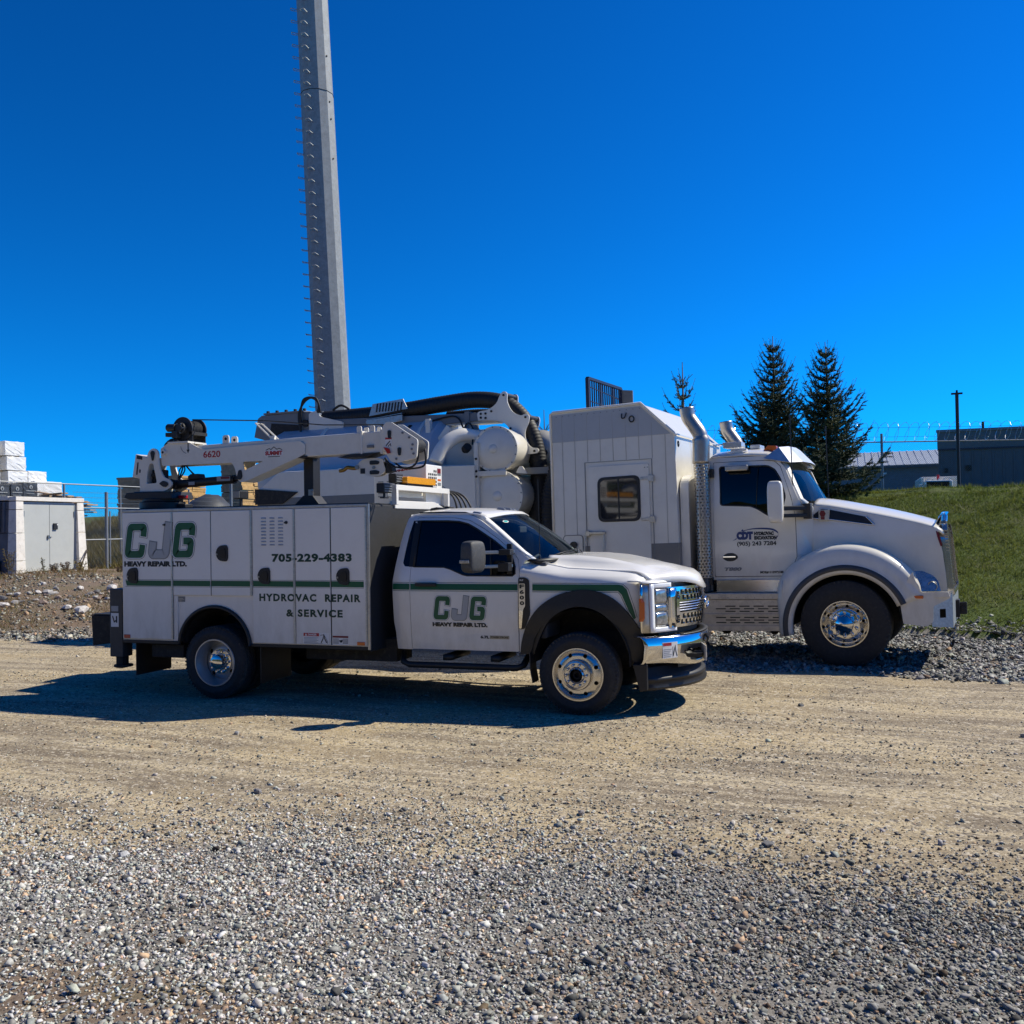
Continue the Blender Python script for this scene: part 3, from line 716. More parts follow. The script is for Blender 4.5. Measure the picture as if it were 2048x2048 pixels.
    for o_, (a, b) in ((None, (2.176, 2.392)), (d, (2.404, 3.635))):
        xs = list(np.linspace(a, b, 12))
        flat('green_stripe', [[(xs[i], 1.262), (xs[i+1], 1.262), (xs[i+1], 1.327), (xs[i], 1.327)] for i in range(11)], M_GREEN, o_ or ST, P_ST(.0035))
        flat('stripe_border', [[(xs[i], z), (xs[i+1], z), (xs[i+1], z+.004), (xs[i], z+.004)] for z in (1.248, 1.337) for i in range(11)], M_DGREEN, o_ or ST, P_ST(.0035))
    logo(d, 2.672, 3.285, .945, 1.193, P_ST, True)
    lettering('lettering', 'HEAVY REPAIR LTD.', 2.655, .868, .632, .046, M_INK, d, P_ST(.004), .07, label='small black company lettering')
    lettering('lettering', '6.7L', 3.20, .748, .10, .032, M_INK, d, P_ST(.004), .06, label='small engine badge lettering')
    flat('engine_badge', [rect(3.305, .745, 3.525, .782)], M_STEEL, d, P_ST(.004))
    lettering('lettering', 'POWER STROKE', 3.315, .754, .20, .020, M_INK, d, P_ST(.006), .04, label='small engine badge lettering')
    return d
def letter_paths():
    r = .16
    C = rpoly([(1, .70), (1, 1), (0, 1), (0, 0), (1, 0), (1, .30)], 0)
    def rl(pts):
        out = [pts[0]]
        for i in range(1, len(pts)-1):
            p0, p, p1 = map(Vector, (pts[i-1], pts[i], pts[i+1])); a = p0-p; b = p1-p; k = min(.13, a.length*.48, b.length*.48)
            a = p+a.normalized()*k; b = p+b.normalized()*k
            for t in np.linspace(0, 1, 6): q = a*(1-t)**2+p*2*t*(1-t)+b*t*t; out.append((q.x, q.y))
        out.append(pts[-1]); return out
    C = rl([(1, .66), (1, 1), (0, 1), (0, 0), (1, 0), (1, .34)])
    J = rl([(.62, 1), (1.0, 1), (1.0, 0), (0, 0), (0, .40)])
    J = rl([(1.0, 1.08), (1.0, 0), (.05, 0), (.05, .42)])
    G = rl([(1, .68), (1, 1), (0, 1), (0, 0), (1, 0), (1, .47), (.48, .47)])
    return C, J, G
def logo(parent, x0, x1, z0, z1, place, small):
    """three slanted block letters, outer line, white gap and fill"""
    C, J, G = letter_paths(); h = z1-z0; sh = .12; tot = x1-x0-sh*h; sw = .19*h
    lw = tot/3*.87; gap = (tot-3*lw)/2
    for i, (pth, colr) in enumerate(((C, M_GREEN), (J, M_LGREY), (G, M_GREEN))):
        bx_ = x0+i*(lw+gap)
        T = lambda p: (bx_+sw/2+p[0]*(lw-sw)+sh*(p[1]*h), z0+sw/2+p[1]*(h-sw))
        P = [T(p) for p in pth]
        if i == 1: P[0] = (P[0][0], z1)
        def ext(P, e):
            a, b = Vector(P[0]), Vector(P[1]); c, d_ = Vector(P[-1]), Vector(P[-2])
            return [tuple(a+(a-b).normalized()*e)]+P[1:-1]+[tuple(c+(c-d_).normalized()*e)]
        flat('letter_outline', ribbon(ext(P, sw*.26), sw*1.52), M_OUT, parent, place(.0035))
        flat('letter_gap', ribbon(ext(P, sw*.19), sw*1.38), M_VWHITE if i != 1 else M_LGREY, parent, place(.0045))
        flat('letter_fill', ribbon(ext(P, sw*.05), sw*1.1), colr if i != 1 else mat('light_grey_vinyl', (.40, .41, .41), .4), parent, place(.0055))
def hood_front():
    # front fenders with the wheel arch cut away
    arch = [(3.654, .608), (3.673, .729), (3.712, .852), (3.792, .996), (3.902, 1.118), (4.051, 1.21), (4.177, 1.251), (4.32, 1.272), (4.463, 1.263), (4.603, 1.215), (4.721, 1.128), (4.817, 1.012), (4.892, .896), (4.925, .838)]
    top = [(4.985, 1.36), (4.94, 1.40), (4.84, 1.449), (4.54, 1.468), (4.13, 1.49), (3.80, 1.555), (3.70, 1.575), (3.662, 1.50), (3.662, 1.44), (3.640, .90), (3.632, .617)]
    under = [(a, b-.05) for a, b in arch[1:-1]]
    f, f2 = sheet('front_fender', [(3.66, .617)]+under+[(4.90, .82), (4.955, .84), (4.968, 1.0), (4.975, 1.2)]+top, M_WHITE, ST, (), ff, step=(.07, .035), thick=.02, mirror=YC)
    inner = [(3.802, .60), (3.855, .733), (3.913, .856), (4.002, .979), (4.13, 1.061), (4.275, 1.103), (4.418, 1.089), (4.538, 1.037), (4.636, .95), (4.712, .844), (4.77, .70), (4.80, .60)]
    oa = smooth_line(arch, 3); ia = smooth_line(inner, 3)
    outer2 = oa + [(4.935, .80), (4.944, .523), (4.846, .525), (4.80, .60)]
    fl = lambda x, z: ff(x, min(z, 1.3))-.045+.02*ss(1.05, 1.28, z)
    sheet('wheel_arch_flare', outer2+ia[::-1][1:]+[(3.80, .60), (3.66, .60)], M_BLACK, ST, (), fl, step=(.08, .05), thick=.06, mirror=YC)
    # dark wheel-house
    for sg in (0, 1):
        rows = [[(4.30+.52*math.cos(a), y, .56+.52*math.sin(a)) for a in np.linspace(-.1, PI+.1, 14)] for y in (.16, .75)]
        mb = MB().grid(rows).add([(3.7, .76, .45), (4.9, .76, .45), (4.9, .76, 1.15), (3.7, .76, 1.15)], [(0, 1, 2, 3)])
        if sg: mb.mirror(YC)
        mk('wheel_house', mb, M_DARK, ST)
    # stripe on the fender
    pf = lambda eps: (lambda x, z: (x, ff(x, z)-eps, z))
    xs = list(np.linspace(3.80, 4.70, 14))
    flat('green_stripe', [[(xs[i], 1.262), (xs[i+1], 1.262), (xs[i+1], 1.327), (xs[i], 1.327)] for i in range(13)]+[[(4.70, 1.262), (4.735, 1.225), (4.785, 1.275), (4.745, 1.318), (4.70, 1.327)], [(4.735, 1.225), (4.80, 1.06), (4.845, 1.08), (4.785, 1.275)], [(4.80, 1.06), (4.845, .975), (4.868, .99), (4.845, 1.08)]], M_GREEN, f, pf(.006))
    flat('stripe_border', [[(xs[i], z), (xs[i+1], z), (xs[i+1], z+.004), (xs[i], z+.004)] for z in (1.248, 1.337) for i in range(13)]+ribbon([(4.70, 1.339), (4.75, 1.33), (4.80, 1.28), (4.858, 1.085), (4.878, .995)], .004)+ribbon([(4.70, 1.25), (4.725, 1.22), (4.79, 1.06), (4.835, .97)], .004), M_DGREEN, f, pf(.006))
    # fender vent badge
    vb = [(3.648, 1.398), (3.723, 1.398), (3.765, 1.37), (3.768, 1.016), (3.70, .86), (3.64, .856), (3.642, 1.1)]
    v = sheet('fender_vent', rpoly(vb, .02, 3), M_BLACK, ST, (), lambda x, z: ff(x, min(z, 1.3))-.012, step=(.05, .1), thick=.014, mirror=YC)[0]
    pv = lambda eps: (lambda x, z: (x, ff(x, min(z, 1.3))-.012-eps, z))
    sheet('badge_frame', rpoly([(3.655, 1.335), (3.725, 1.335), (3.722, 1.10), (3.70, 1.07), (3.672, .866), (3.645, .866), (3.652, 1.07)], .012, 3), M_CHROME, v, (), lambda x, z: ff(x, min(z, 1.3))-.022, step=(.05, .1), thick=.008)
    for i, ch in enumerate('F600'): 
        lettering('badge_letter', ch, 3.665, 1.285-i*.058, .048, .042, M_INK, v, pv(.0125), .05, label='black letter of the fender badge')
    lettering('lettering', 'XLT', 3.66, 1.362, .045, .016, M_VWHITE, v, pv(.003), .03, label='tiny silver trim letters')
    # hood
    zc = [(3.80, 1.605), (4.2, 1.603), (4.5, 1.575), (4.715, 1.545), (5.04, 1.497), (5.27, 1.438), (5.37, 1.385), (5.425, 1.325)]
    def fz(x, y):
        s = abs(y-YC); c = lerp(zc, x); side = lerp(FT, x)-.004; fade = ss(5.1, 4.4, x)
        dome = ss(.72, .56, s); t = dome*fade+(1-(s/.86)**2)*(1-fade)
        if x > 5.0: side = min(side, c-.02)
        return side+(c-side)*max(0, min(1, t)) + .012*math.exp(-((s-.6)/.05)**2)*fade
    rows = []
    edge = lambda x: .85-.28*max(0, x-4.45)**2
    fx = lambda s: 5.425-.25*(s/.72)**2
    for j in range(33):
        s = -1+2*j/32; r = []
        for i in range(27):
            t = i/26; x0 = 3.90-.09*s*s; x1 = 5.425-.44*abs(s)**2.4; x = x0+(x1-x0)*t
            y = YC+s*edge(x); z = fz(x, y)
            d = x1-x
            if d < .10: z -= .085*((.10-d)/.10)**2
            r.append((x, y, z))
        rows.append(r)
    mk('hood', MB().grid(rows), M_WHITE, ST, True, solid=.012)
    # front black backing
    ff_x = lambda y: 5.40-.22*((y-YC)/.7)**2
    mk('grille_backing', MB().grid([[(ff_x(y)-.08, y, z) for y in np.linspace(.44, 1.96, 15)] for z in (.80, 1.33)]), M_BLACK, ST, True)
    # grille: frame with openings, centre slats, side bezels
    gx = lambda y, z: ff_x(y)+.015*math.sin((z-.86)/.42*PI)
    holes = []
    for zb, zt in ((1.148, 1.197), (1.207, 1.256), (.900, .948), (.958, 1.006)):
        n = 6
        for sg in (-1, 1):
            for k in range(n):
                a = .13+k*.072+(.02 if zb in (1.207, .900) else 0); b = a+.063
                ya, yb = (YC+sg*a, YC+sg*b); holes.append(rpoly(rect(min(ya, yb), zb, max(ya, yb), zt), .008, 2))
    for sg in (-1, 1):
        a, b = YC+sg*.585, YC+sg*.69
        for zb, zt in ((1.16, 1.24), (.915, .995)): holes.append(rpoly(rect(min(a, b), zb, max(a, b), zt), .012, 2))
    holes.append(rpoly(rect(.60, 1.022, 1.80, 1.132), .02, 2))
    gr = sheet('grille', rpoly(rect(.445, .872, 1.955, 1.285), .03, 3), M_CHROME, ST, holes, gx, 'yz', (.06, .05), .03, -1)
    for i in range(4):
        z = 1.035+i*.026
        mk('grille_slat', MB().grid([[(gx(y, z)-.004+dx, y, z+dz) for y in np.linspace(.60, 1.80, 13)] for dx, dz in ((0, 0), (.006, .006), (0, .013), (-.02, .013), (-.02, 0), (0, 0))]), M_ALU, gr, 30)
    for sg in (-1, 1):
        for zb in (1.16, .915):
            for k in range(4):
                a, b = YC+sg*.585, YC+sg*.69; z = zb+.012+k*.018
                mk('vent_slat', MB().grid([[(gx(y, z)-.008, y, z+dz) for y in np.linspace(min(a, b), max(a, b), 4)] for dz in (0, .008)]), M_BLACK, gr, None, solid=.006)
    # oval badge
    bc = Vector((5.445, YC, 1.085))
    mk('badge_oval', MB().lathe([(0, .0), (1, 0), (1, -.1)], n=28, axis='x').xf(Matrix.Translation(bc) @ Matrix.Diagonal((.1, .128, .062, 1))), M_OVALB, gr, 30)
    mk('badge_rim', MB().tube([(bc.x-.004, bc.y+.130*math.cos(a), bc.z+.064*math.sin(a)) for a in np.linspace(0, 2*PI, 33)], .011, 8), M_CHROME, gr, True)
    lettering('badge_script', 'Ford', -.085, -.03, .17, .06, M_VWHITE, gr, lambda u, v: (bc.x+.002, bc.y+u, bc.z+v), .0, shear=.25, label='white script on the oval badge')
    # headlamps: housing, lens, white C-shaped ring, amber marker
    for sg in (0, 1):
        m_ = (lambda mb: mb.mirror(YC) if sg else mb)
        hxf = lambda y: 4.935+.26*((y-.205)/.33)**.62
        ys = np.linspace(.207, .44, 12)
        hb = mk('headlamp', m_(MB().grid([[(hxf(y)-.012-.02*(z-.86), y, z) for y in ys] for z in np.linspace(.842, 1.338, 6)])), M_DULL, ST, True, solid=.02)
        rr = lambda y, z, e=0.: (hxf(y)+.012+e-.02*(z-.86), y, z)
        ring = []
        for z0, z1, ya, yb in ((1.285, 1.335, .245, .50), (.842, .892, .26, .56)):
            ring.append(MB().grid([[rr(min(y, .44), z) if y <= .44 else (rr(.44, z)[0]+(y-.44)*.55, y, z) for y in np.linspace(ya, yb, 9)] for z in np.linspace(z0, z1, 4)]))
        ring.append(MB().grid([[rr(y, z) for y in np.linspace(.245, .285, 3)] for z in np.linspace(.842, 1.335, 9)]))
        mb = MB()
        for q in ring: mb.add(q.v, q.f)
        mk('lamp_ring', m_(mb), M_LENSW, hb, True, solid=.012)
        for z0, z1 in ((1.125, 1.278), (1.05, 1.115), (.90, 1.04)):
            mk('lamp_lens', m_(MB().grid([[rr(y, z, -.004+.006*math.sin(PI*(z-z0)/(z1-z0))) for y in np.linspace(.292, .435, 8)] for z in np.linspace(z0, z1, 6)])), M_LENS, hb, True, solid=.008)
        mk('marker_lamp', m_(MB().grid([[(4.918+.05*t*(1 if 0 < i < 4 else .6), .183+.022*t, z) for t in (0, .5, 1)] for i, z in enumerate((.96, .99, 1.07, 1.15, 1.19))])), M_ORANGE, hb, None, solid=.012)
        mk('grille_bezel', m_(MB().grid([[(ff_x(y)+.018, y, z) for y in np.linspace(.45, .545, 4)] for z in np.linspace(.88, 1.28, 5)])), M_CHROME, gr, True, solid=.02)
        mk('headlamp_cap', m_(MB().grid([[(hxf(y)+.012-d, y, 1.338+.02*(d > .05)) for y in ys] for d in (0, .06, .16)])), M_WHITE, hb, True, solid=.012)
        mk('lamp_side_trim', m_(MB().grid([[(4.925+.02*t, .2+.012*t, z) for t in (0, 1)] for z in np.linspace(.845, 1.33, 5)])), M_CHROME, hb, True, solid=.02)
    # bumper: chrome bar bent round the front, with openings
    bxx = lambda y: 5.45-.50*(abs(y-YC)/1.0)**2.3
    def bump_profile(y):
        s = abs(y-YC); lo = .47+.06*ss(.35, .9, s); hi = .79+.015*s
        x = bxx(y); return [(x-.10, hi-.002), (x-.03, hi), (x-.004, hi-.03), (x+.012, hi-.10), (x+.008, (lo+hi)/2), (x, lo+.05), (x-.02, lo+.005), (x-.06, lo)]
    ys = [YC+s for s in (-1.0, -.97, -.9, -.8, -.7, -.6, -.5, -.4, -.3, -.2, -.1, 0, .1, .2, .3, .4, .5, .6, .7, .8, .9, .97, 1.0)]
    mb = MB(); pr = [[(x, y, z) for x, z in bump_profile(y)] for y in ys]
    rows = pr
    full = MB().grid(rows)
    keep = []
    for f_ in full.f:
        c = [sum(full.v[i][k] for i in f_)/4 for k in range(3)]
        if abs(c[1]-YC) < .52 and .53 < c[2] < .66 and abs(c[1]-YC) > .2: continue
        keep.append(f_)
    full.f = keep
    bp = mk('front_bumper', full, M_CHROME, ST, True, solid=.006)
    mk('bumper_step_pad', MB().grid([[(bxx(y)-dx, y, .797) for y in np.linspace(YC-.62, YC+.62, 15)] for dx in (.015, .10)]), M_BLACK, bp, True, solid=.008)
    mk('bumper_backing', MB().grid([[(bxx(y)-.07, y, z) for y in np.linspace(YC-.6, YC+.6, 9)] for z in (.46, .78)]), M_BLACK, bp)
    for sg in (-1, 1):
        mk('tow_hook', MB().tube(smooth_line([(bxx(YC+sg*.36)-.06, YC+sg*.30, .60), (bxx(YC+sg*.36)+.05, YC+sg*.32, .60), (bxx(YC+sg*.36)+.06, YC+sg*.42, .60), (bxx(YC+sg*.36)-.06, YC+sg*.44, .60)], 5), .018, 8), M_BLACK, bp, True)
    lk = lambda eps: (lambda u, v: (bxx(u)+.013+eps, u, v))
    sg_ = lambda eps: (lambda u, v: (bxx(u)+.014+eps, u, v))
    flat('warning_label', [rect(.345+.03*i, .575, .345+.03*(i+1), .735) for i in range(5)], M_PAPER, bp, sg_(.001))
    flat('label_header', [rect(.350, .70, .43, .73)], M_RED, bp, sg_(.003))
    flat('label_text', [rect(.352, .66-.018*i, .43-.01*(i % 3), .667-.018*i) for i in range(5)], M_LGREY, bp, sg_(.003))
    flat('label_picture', ribbon([(.445, .59), (.46, .66), (.47, .70), (.475, .64), (.488, .59)], .008)+ribbon([(.443, .60), (.443, .69)], .004), M_INK, bp, sg_(.003))
    mk('bumper_marker', MB().prism(rpoly([(4.975, .70), (5.02, .715), (5.02, .735), (4.975, .745)], .006, 2), .29, .33), M_REDL, bp)
    # number plate on a bracket
    pc = Vector((5.47, .74, .61)); yv = Vector((-.30, 1, 0)).normalized()
    pp = lambda eps: (lambda u, v: pc+yv*u+Vector((0, 0, v))+Vector((1, .30, 0)).normalized()*eps)
    npb = mk('number_plate', MB().cbox(pc, yv, .305, (0, 0, 1), .155, .006), M_PAPER, bp, None, .002)
    mk('plate_bracket', MB().box(5.30, 5.46, .64, .80, .56, .60), M_BLACK, npb)
    lettering('plate_number', '70 83', -.135, -.035, .27, .07, M_BLUE, npb, pp(.005), .02, label='dark number on the white plate')
    lettering('plate_header', 'ONTARIO', -.06, .045, .12, .018, M_BLUE, npb, pp(.005), .01, label='small header on the white plate')
    # lower air dam
    sx = lambda y: 5.37-.44*(abs(y-YC)/.93)**2.2
    sp_rows = []
    for y in np.linspace(YC-.93, YC+.93, 25):
        s = abs(y-YC); x = sx(y)
        sp_rows.append([(x-.10, y, .50), (x-.05, y, .47), (x-.04, y, .395), (x+.03, y, .375), (x+.035, y, .345), (x+.0, y, .335), (x+.045, y, .285), (x+.04, y, .262), (x-.02, y, .258), (x-.10, y, .30)])
    mk('air_dam', MB().grid(sp_rows), M_BLACK, ST, True, solid=.01)
    for sg in (0, 1):
        mb = MB().prism([(4.83, .53), (4.98, .53), (4.98, .27), (4.90, .25)], .22, .28)
        if sg: mb.mirror(YC)
        mk('air_dam_end', mb, M_BLACK, ST, None, .01)
    # tow mirrors
    for sg in (0, 1):
        rz = Matrix.Translation((3.27, -.13, 1.625)) @ Matrix.Rotation(math.radians(-14), 4, 'Z')
        b = bmesh.new(); bmesh.ops.create_cube(b, size=1.); bmesh.ops.subdivide_edges(b, edges=b.edges[:], cuts=3, use_grid_fill=True)
        mb = MB(); b.verts.ensure_lookup_table(); V = []
        for v in b.verts:
            p = v.co*2; q = Vector((p.x*.085*(1-.18*p.z**2*(p.x > 0))*(1-.12*p.y**2), p.y*.135*(1-.10*p.z**2), p.z*.168*(1-.06*p.y**2-.05*p.x**2)))
            V.append(rz @ q)
        mb.add(V, [[v.index for v in f.verts] for f in b.faces]); b.free()
        if sg: mb.mirror(YC)
        mh = mk('mirror_head', mb, mat('mirror_plastic', (.055, .055, .055), .6, bump=.3, bscale=260, var=.15, vscale=20, dirt=(*DUST, .25)), ST, True)
        mh.modifiers.new('round', 'SUBSURF').levels = 1; mh.modifiers['round'].render_levels = 2
        a = MB().beam((3.33, -.03, 1.665), (3.60, .20, 1.665), .035, .035).beam((3.33, -.03, 1.52), (3.58, .20, 1.52), .035, .035)
        b2 = MB().box(3.47, 3.60, .07, .20, 1.635, 1.695); b3 = MB().box(3.46, 3.58, .07, .20, 1.465, 1.555)
        c_ = MB().cbox(rz @ Vector((-.01, -.142, -.045)), rz.to_3x3() @ Vector((1, 0, 0)), .12, (0, 0, 1), .035, .02)
        e_ = MB().box(3.52, 3.575, .19, .235, 1.43, 1.75)
        for nm, q, mm in (('mirror_arm', a, M_STEEL), ('mirror_bracket', b2, M_BLACK), ('mirror_bracket', b3, M_BLACK), ('mirror_lamp', c_, M_LENS), ('mirror_mount', e_, M_BLACK)):
            if sg: q.mirror(YC)
            mk(nm, q, mm, mh, None, .006)
    mk('whip_antenna', MB().tube([(3.83, .36, 1.57), (3.828, .36, 1.9), (3.82, .36, 2.42)], .004, 6).cyl((3.83, .36, 1.56), (3.83, .36, 1.60), .012, n=8), M_BLACK, ST)
def cabin():
    fl = MB().box(2.27, 3.7, .30, 2.1, .62, .70); mk('cab_floor', fl, M_TRIM, ST)
    mk('dashboard', MB().prism([(3.45, .75), (3.42, 1.25), (3.38, 1.42), (3.52, 1.52), (3.92, 1.56), (3.92, .75)], .30, 2.10), M_TRIM, ST, None, .03)
    for y in (.72, 1.68):
        s = MB().prism([(2.62, .98), (2.60, 1.12), (3.12, 1.16), (3.16, 1.04), (3.05, .95)], y-.24, y+.24)
        b = MB().prism([(2.52, 1.05), (2.40, 1.66), (2.47, 1.70), (2.56, 1.66), (2.68, 1.12)], y-.23, y+.23)
        h = MB().prism([(2.40, 1.73), (2.38, 1.90), (2.44, 1.93), (2.50, 1.90), (2.51, 1.74)], y-.13, y+.13)
        so = mk('seat', s, M_SEAT, ST, None, .04); mk('backrest', b, M_SEAT, so, None, .04); mk('headrest', h, M_SEAT, so, None, .03)
        mk('seat_belt', MB().grid([[(2.46, y-.26 if y < 1.2 else y+.26, 1.62), (2.60, y-.25 if y < 1.2 else y+.25, 1.45), (2.85, y-.22 if y < 1.2 else y+.22, 1.15)], [(2.50, y-.26 if y < 1.2 else y+.26, 1.63), (2.64, y-.25 if y < 1.2 else y+.25, 1.47), (2.90, y-.22 if y < 1.2 else y+.22, 1.17)]]), M_DULL, so)
    c = Vector((3.30, 1.66, 1.42)); ax = Vector((-.85, 0, .5)).normalized(); u = Vector((0, 1, 0)); v = ax.cross(u)
    mb = MB().tube([c+(u*math.cos(a)+v*math.sin(a))*.19 for a in np.linspace(0, 2*PI, 25)], .016, 8)
    for a in (0, 2.1, 4.2): mb.tube([c-ax*.02, c+(u*math.cos(a)+v*math.sin(a))*.18], .016, 6)
    mb.cyl(c, c-ax*.25, .04, n=10); mk('steering_wheel', mb, M_TRIM, ST, True)
    mk('headliner', MB().box(2.32, 3.12, .50, 1.90, 2.055, 2.065), M_TRIM, ST)
    mk('rear_view_mirror', MB().box(3.34, 3.37, 1.08, 1.32, 1.86, 1.93), M_TRIM, ST, None, .01)
DOOR = cab(); hood_front(); cabin()
# ---------------------------------------------------------------- utility body of the service truck
M_OUTR = mat('outrigger_paint', (.035, .037, .04), .5, var=.1, dirt=(*DUST, .15))
def utility_body():
    arc = [(.0-.47*math.cos(a), .60+.445*math.sin(a)) for a in np.linspace(.10, PI-.10, 22)]
    out = [(-1.30, .65)] + arc + [(2.0, .65), (2.0, 2.2), (-1.30, 2.2)]
    for sg in (0, 1):
        mb = MB().prism(out, .012, .62)
        if sg: mb.mirror(YC)
        b = mk('side_compartment', mb, [M_BODYW, M_LINER], ST, None)
        for p in b.data.polygons:
            if abs(p.normal.y) < .5 and p.center.z > .66: p.material_index = 1
        if sg == 0: near = b
        lip = MB().tube([(x, .0, z) for x, z in [(-.50, .625)] + [(.0-.485*math.cos(a), .60+.46*math.sin(a)) for a in np.linspace(.06, PI-.06, 26)] + [(.485, .625)]], .022, 8)
        if sg: lip.mirror(YC)
        mk('wheel_arch_lip', lip, M_BLACK, b, True)
        sk = MB().box(-1.295, -.50, .0, .05, .615, .655).box(.49, 2.0, .0, .05, .615, .652)
        wl = MB().grid([[(x*.97, y, z-.02) for x, z in arc] for y in (.03, .72)])
        if sg: sk.mirror(YC); wl.mirror(YC)
        mk('skirt', sk, M_BLACK, b, None, .006); mk('wheel_well', wl, M_DARK, b)
        tr = MB().box(-1.30, 1.985, -.004, .03, 2.172, 2.203)
        if sg: tr.mirror(YC)
        mk('top_rail', tr, M_DULL, b, None, .005)
    mk('body_floor', MB().box(-1.30, 1.98, .60, 1.80, .95, 1.02), M_LINER, ST)
    mk('body_bulkhead', MB().box(1.93, 2.0, .635, 1.765, .60, 2.155), M_LINER, ST)
    mk('body_top_cover', MB().box(-1.29, 1.97, .06, .61, 2.2035, 2.215).box(-1.29, 1.97, 1.79, 2.34, 2.2035, 2.215), M_LINER, ST)
    # front face of the near compartment: textured black, with bevelled flange
    mk('front_liner_panel', MB().box(2.0, 2.012, .015, .615, .60, 2.19), M_LINER, ST, None, .004)
    mk('front_liner_panel', MB().box(2.0, 2.012, 1.785, 2.385, .60, 2.19), M_LINER, ST, None, .004)
    mk('corner_flange', MB().box(1.985, 2.015, -.012, .012, .62, 2.20), M_DULL, ST, None, .004)
    # doors
    D = {}
    for k, (x0, x1, z0, z1) in dict(a=(-1.285, -.582, .672, 2.163), b=(-.556, -.034, 1.19, 2.163), c=(-.022, .503, 1.19, 2.163), d=(.537, 1.066, .662, 2.167), e=(1.094, 1.531, .662, 2.167), f=(1.546, 1.966, .662, 2.167)).items():
        D[k] = mk('compartment_door', MB().box(x0, x1, -.012, .010, z0, z1), M_BODYW, ST, None, .005)
        again(D[k], ST, (D[k].location.x, D[k].location.y+2*YC+.002, D[k].location.z))
    for x, z0, z1 in ((-.570, .672, 2.163), (.519, 1.19, 2.16), (1.080, .662, 2.165), (1.975, .66, 2.165)):
        h = MB().cyl((x, -.012, z0), (x, -.012, z1), .007, n=8)
        n = int((z1-z0)/.06)
        for i in range(n): h.cyl((x, -.012, z0+.06*i+.006), (x, -.012, z0+.06*i+.05), .0095, n=8)
        mk('piano_hinge', h, M_DULL, ST)
    for x, z in ((-.034+.006, 1.19), (1.538, .662)):
        mk('door_gap', MB().box(x-.004, x+.004, -.004, .004, z, 2.163), M_DARK, ST)
    mk('panel_below_doors', MB().box(-.555, -.50, -.002, .012, .66, 1.185), M_BODYW, ST)
    # paddle latches
    for x, z, p in ((-1.140, 1.419, 'a'), (.127, 1.676, 'c'), (.684, 1.418, 'd'), (1.687, 1.413, 'f')):
        sh = rpoly([(-.085, .0), (-.04, .085), (.065, .095), (.085, .06), (.085, -.06), (.065, -.095), (-.04, -.085)], .045, 4)
        o = mk('latch_handle', MB().prism([(x+a, z+b) for a, b in sh], -.026, -.012), M_BLACK, D[p], None, .005)
        pd = rpoly([(-.045, .0), (-.02, .05), (.045, .06), (.058, .03), (.058, -.03), (.045, -.06), (-.02, -.05)], .03, 4)
        mk('latch_paddle', MB().prism([(x+a, z+b) for a, b in pd], -.033, -.026), mat('latch_gloss', (.006, .006, .009), .3), D[p], None, .004)
        mk('lock_cylinder', MB().cyl((x-.055, -.028, z-.01), (x-.055, -.036, z-.01), .011, n=10), M_STEEL, D[p])
    # louvres
    lv = None
    for i in range(3):
        for j in range(9):
            x = .655+.111*i; z = 2.058-.0375*j
            if lv is None:
                lv = mk('louvre', MB().add([(0, 0, 0), (.065, 0, 0), (.065, 0, .018), (0, 0, .018), (.006, -.012, .003), (.059, -.012, .003), (.059, -.003, .018), (.006, -.003, .018)], [(0, 1, 5, 4), (1, 2, 6, 5), (3, 0, 4, 7), (4, 5, 6, 7), (2, 3, 7, 6)]), mat('louvre_paint', (.45, .455, .46), .4), D['d']); l0 = lv
            else: lv = again(l0, D['d'])
            lv.location = (x, -.012, z)
    mk('lock_cylinder', MB().cyl((.985, -.012, 2.015), (.985, -.022, 2.015), .018, n=12).box(.955, .985, -.018, -.012, 2.005, 2.02), M_BLACK, D['d'])
    mk('lock_cylinder', MB().cyl((-.665, -.012, 2.015), (-.665, -.022, 2.015), .014, n=12).box(-.695, -.665, -.018, -.012, 2.008, 2.022), M_BLACK, D['a'])
    # stripe per door
    for k, a, b in (('a', -1.243, -.585), ('b', -.553, -.036), ('c', -.02, .501), ('d', .54, 1.064), ('e', 1.096, 1.529), ('f', 1.548, 1.945)):
        p0 = [(a, 1.362), (a+.02, 1.298)] if k == 'a' else [(a, 1.362), (a, 1.298)]
        flat('green_stripe', [p0+[(b, 1.296), (b, 1.360)]], M_GREEN, D[k], P_SB(.001))
        flat('stripe_border', [rect(a, 1.368, b, 1.372), rect(a, 1.286, b, 1.290)], M_DGREEN, D[k], P_SB(.001))
    logo(D['a'], -1.246, -.228, 1.632, 2.032, P_SB, False)
    lettering('lettering', 'HEAVY REPAIR LTD.', -1.258, 1.524, .90, .064, M_INK, D['a'], P_SB(.002), .07, label='black company lettering under the block letters')
    lettering('lettering', '705-229-4383', .79, 1.572, 1.012, .094, M_DGREEN, D['e'], P_SB(.002), .05, 1.12, label='dark green phone number lettering')
    lettering('lettering', 'HYDROVAC  REPAIR', .622, 1.134, 1.283, .086, M_DGREEN, D['e'], P_SB(.002), .045, 1.22, label='dark green lettering naming the trade')
    lettering('lettering', '& SERVICE', .97, .965, .712, .084, M_DGREEN, D['e'], P_SB(.002), .045, 1.22, label='dark green lettering below the trade name')
    # stickers and reflectors
    flat('warning_label', [rect(1.183, .668, 1.510, .795)], M_PAPER, D['e'], P_SB(.001))
    flat('label_header', [rect(1.188, .755, 1.385, .790)], M_RED, D['e'], P_SB(.002))
    lettering('lettering', 'DANGER', 1.245, .762, .11, .022, M_VWHITE, D['e'], P_SB(.003), .03, label='white word on the red label header')
    flat('label_icon', [[(1.205, .760), (1.235, .760), (1.22, .786)]], M_VWHITE, D['e'], P_SB(.003))
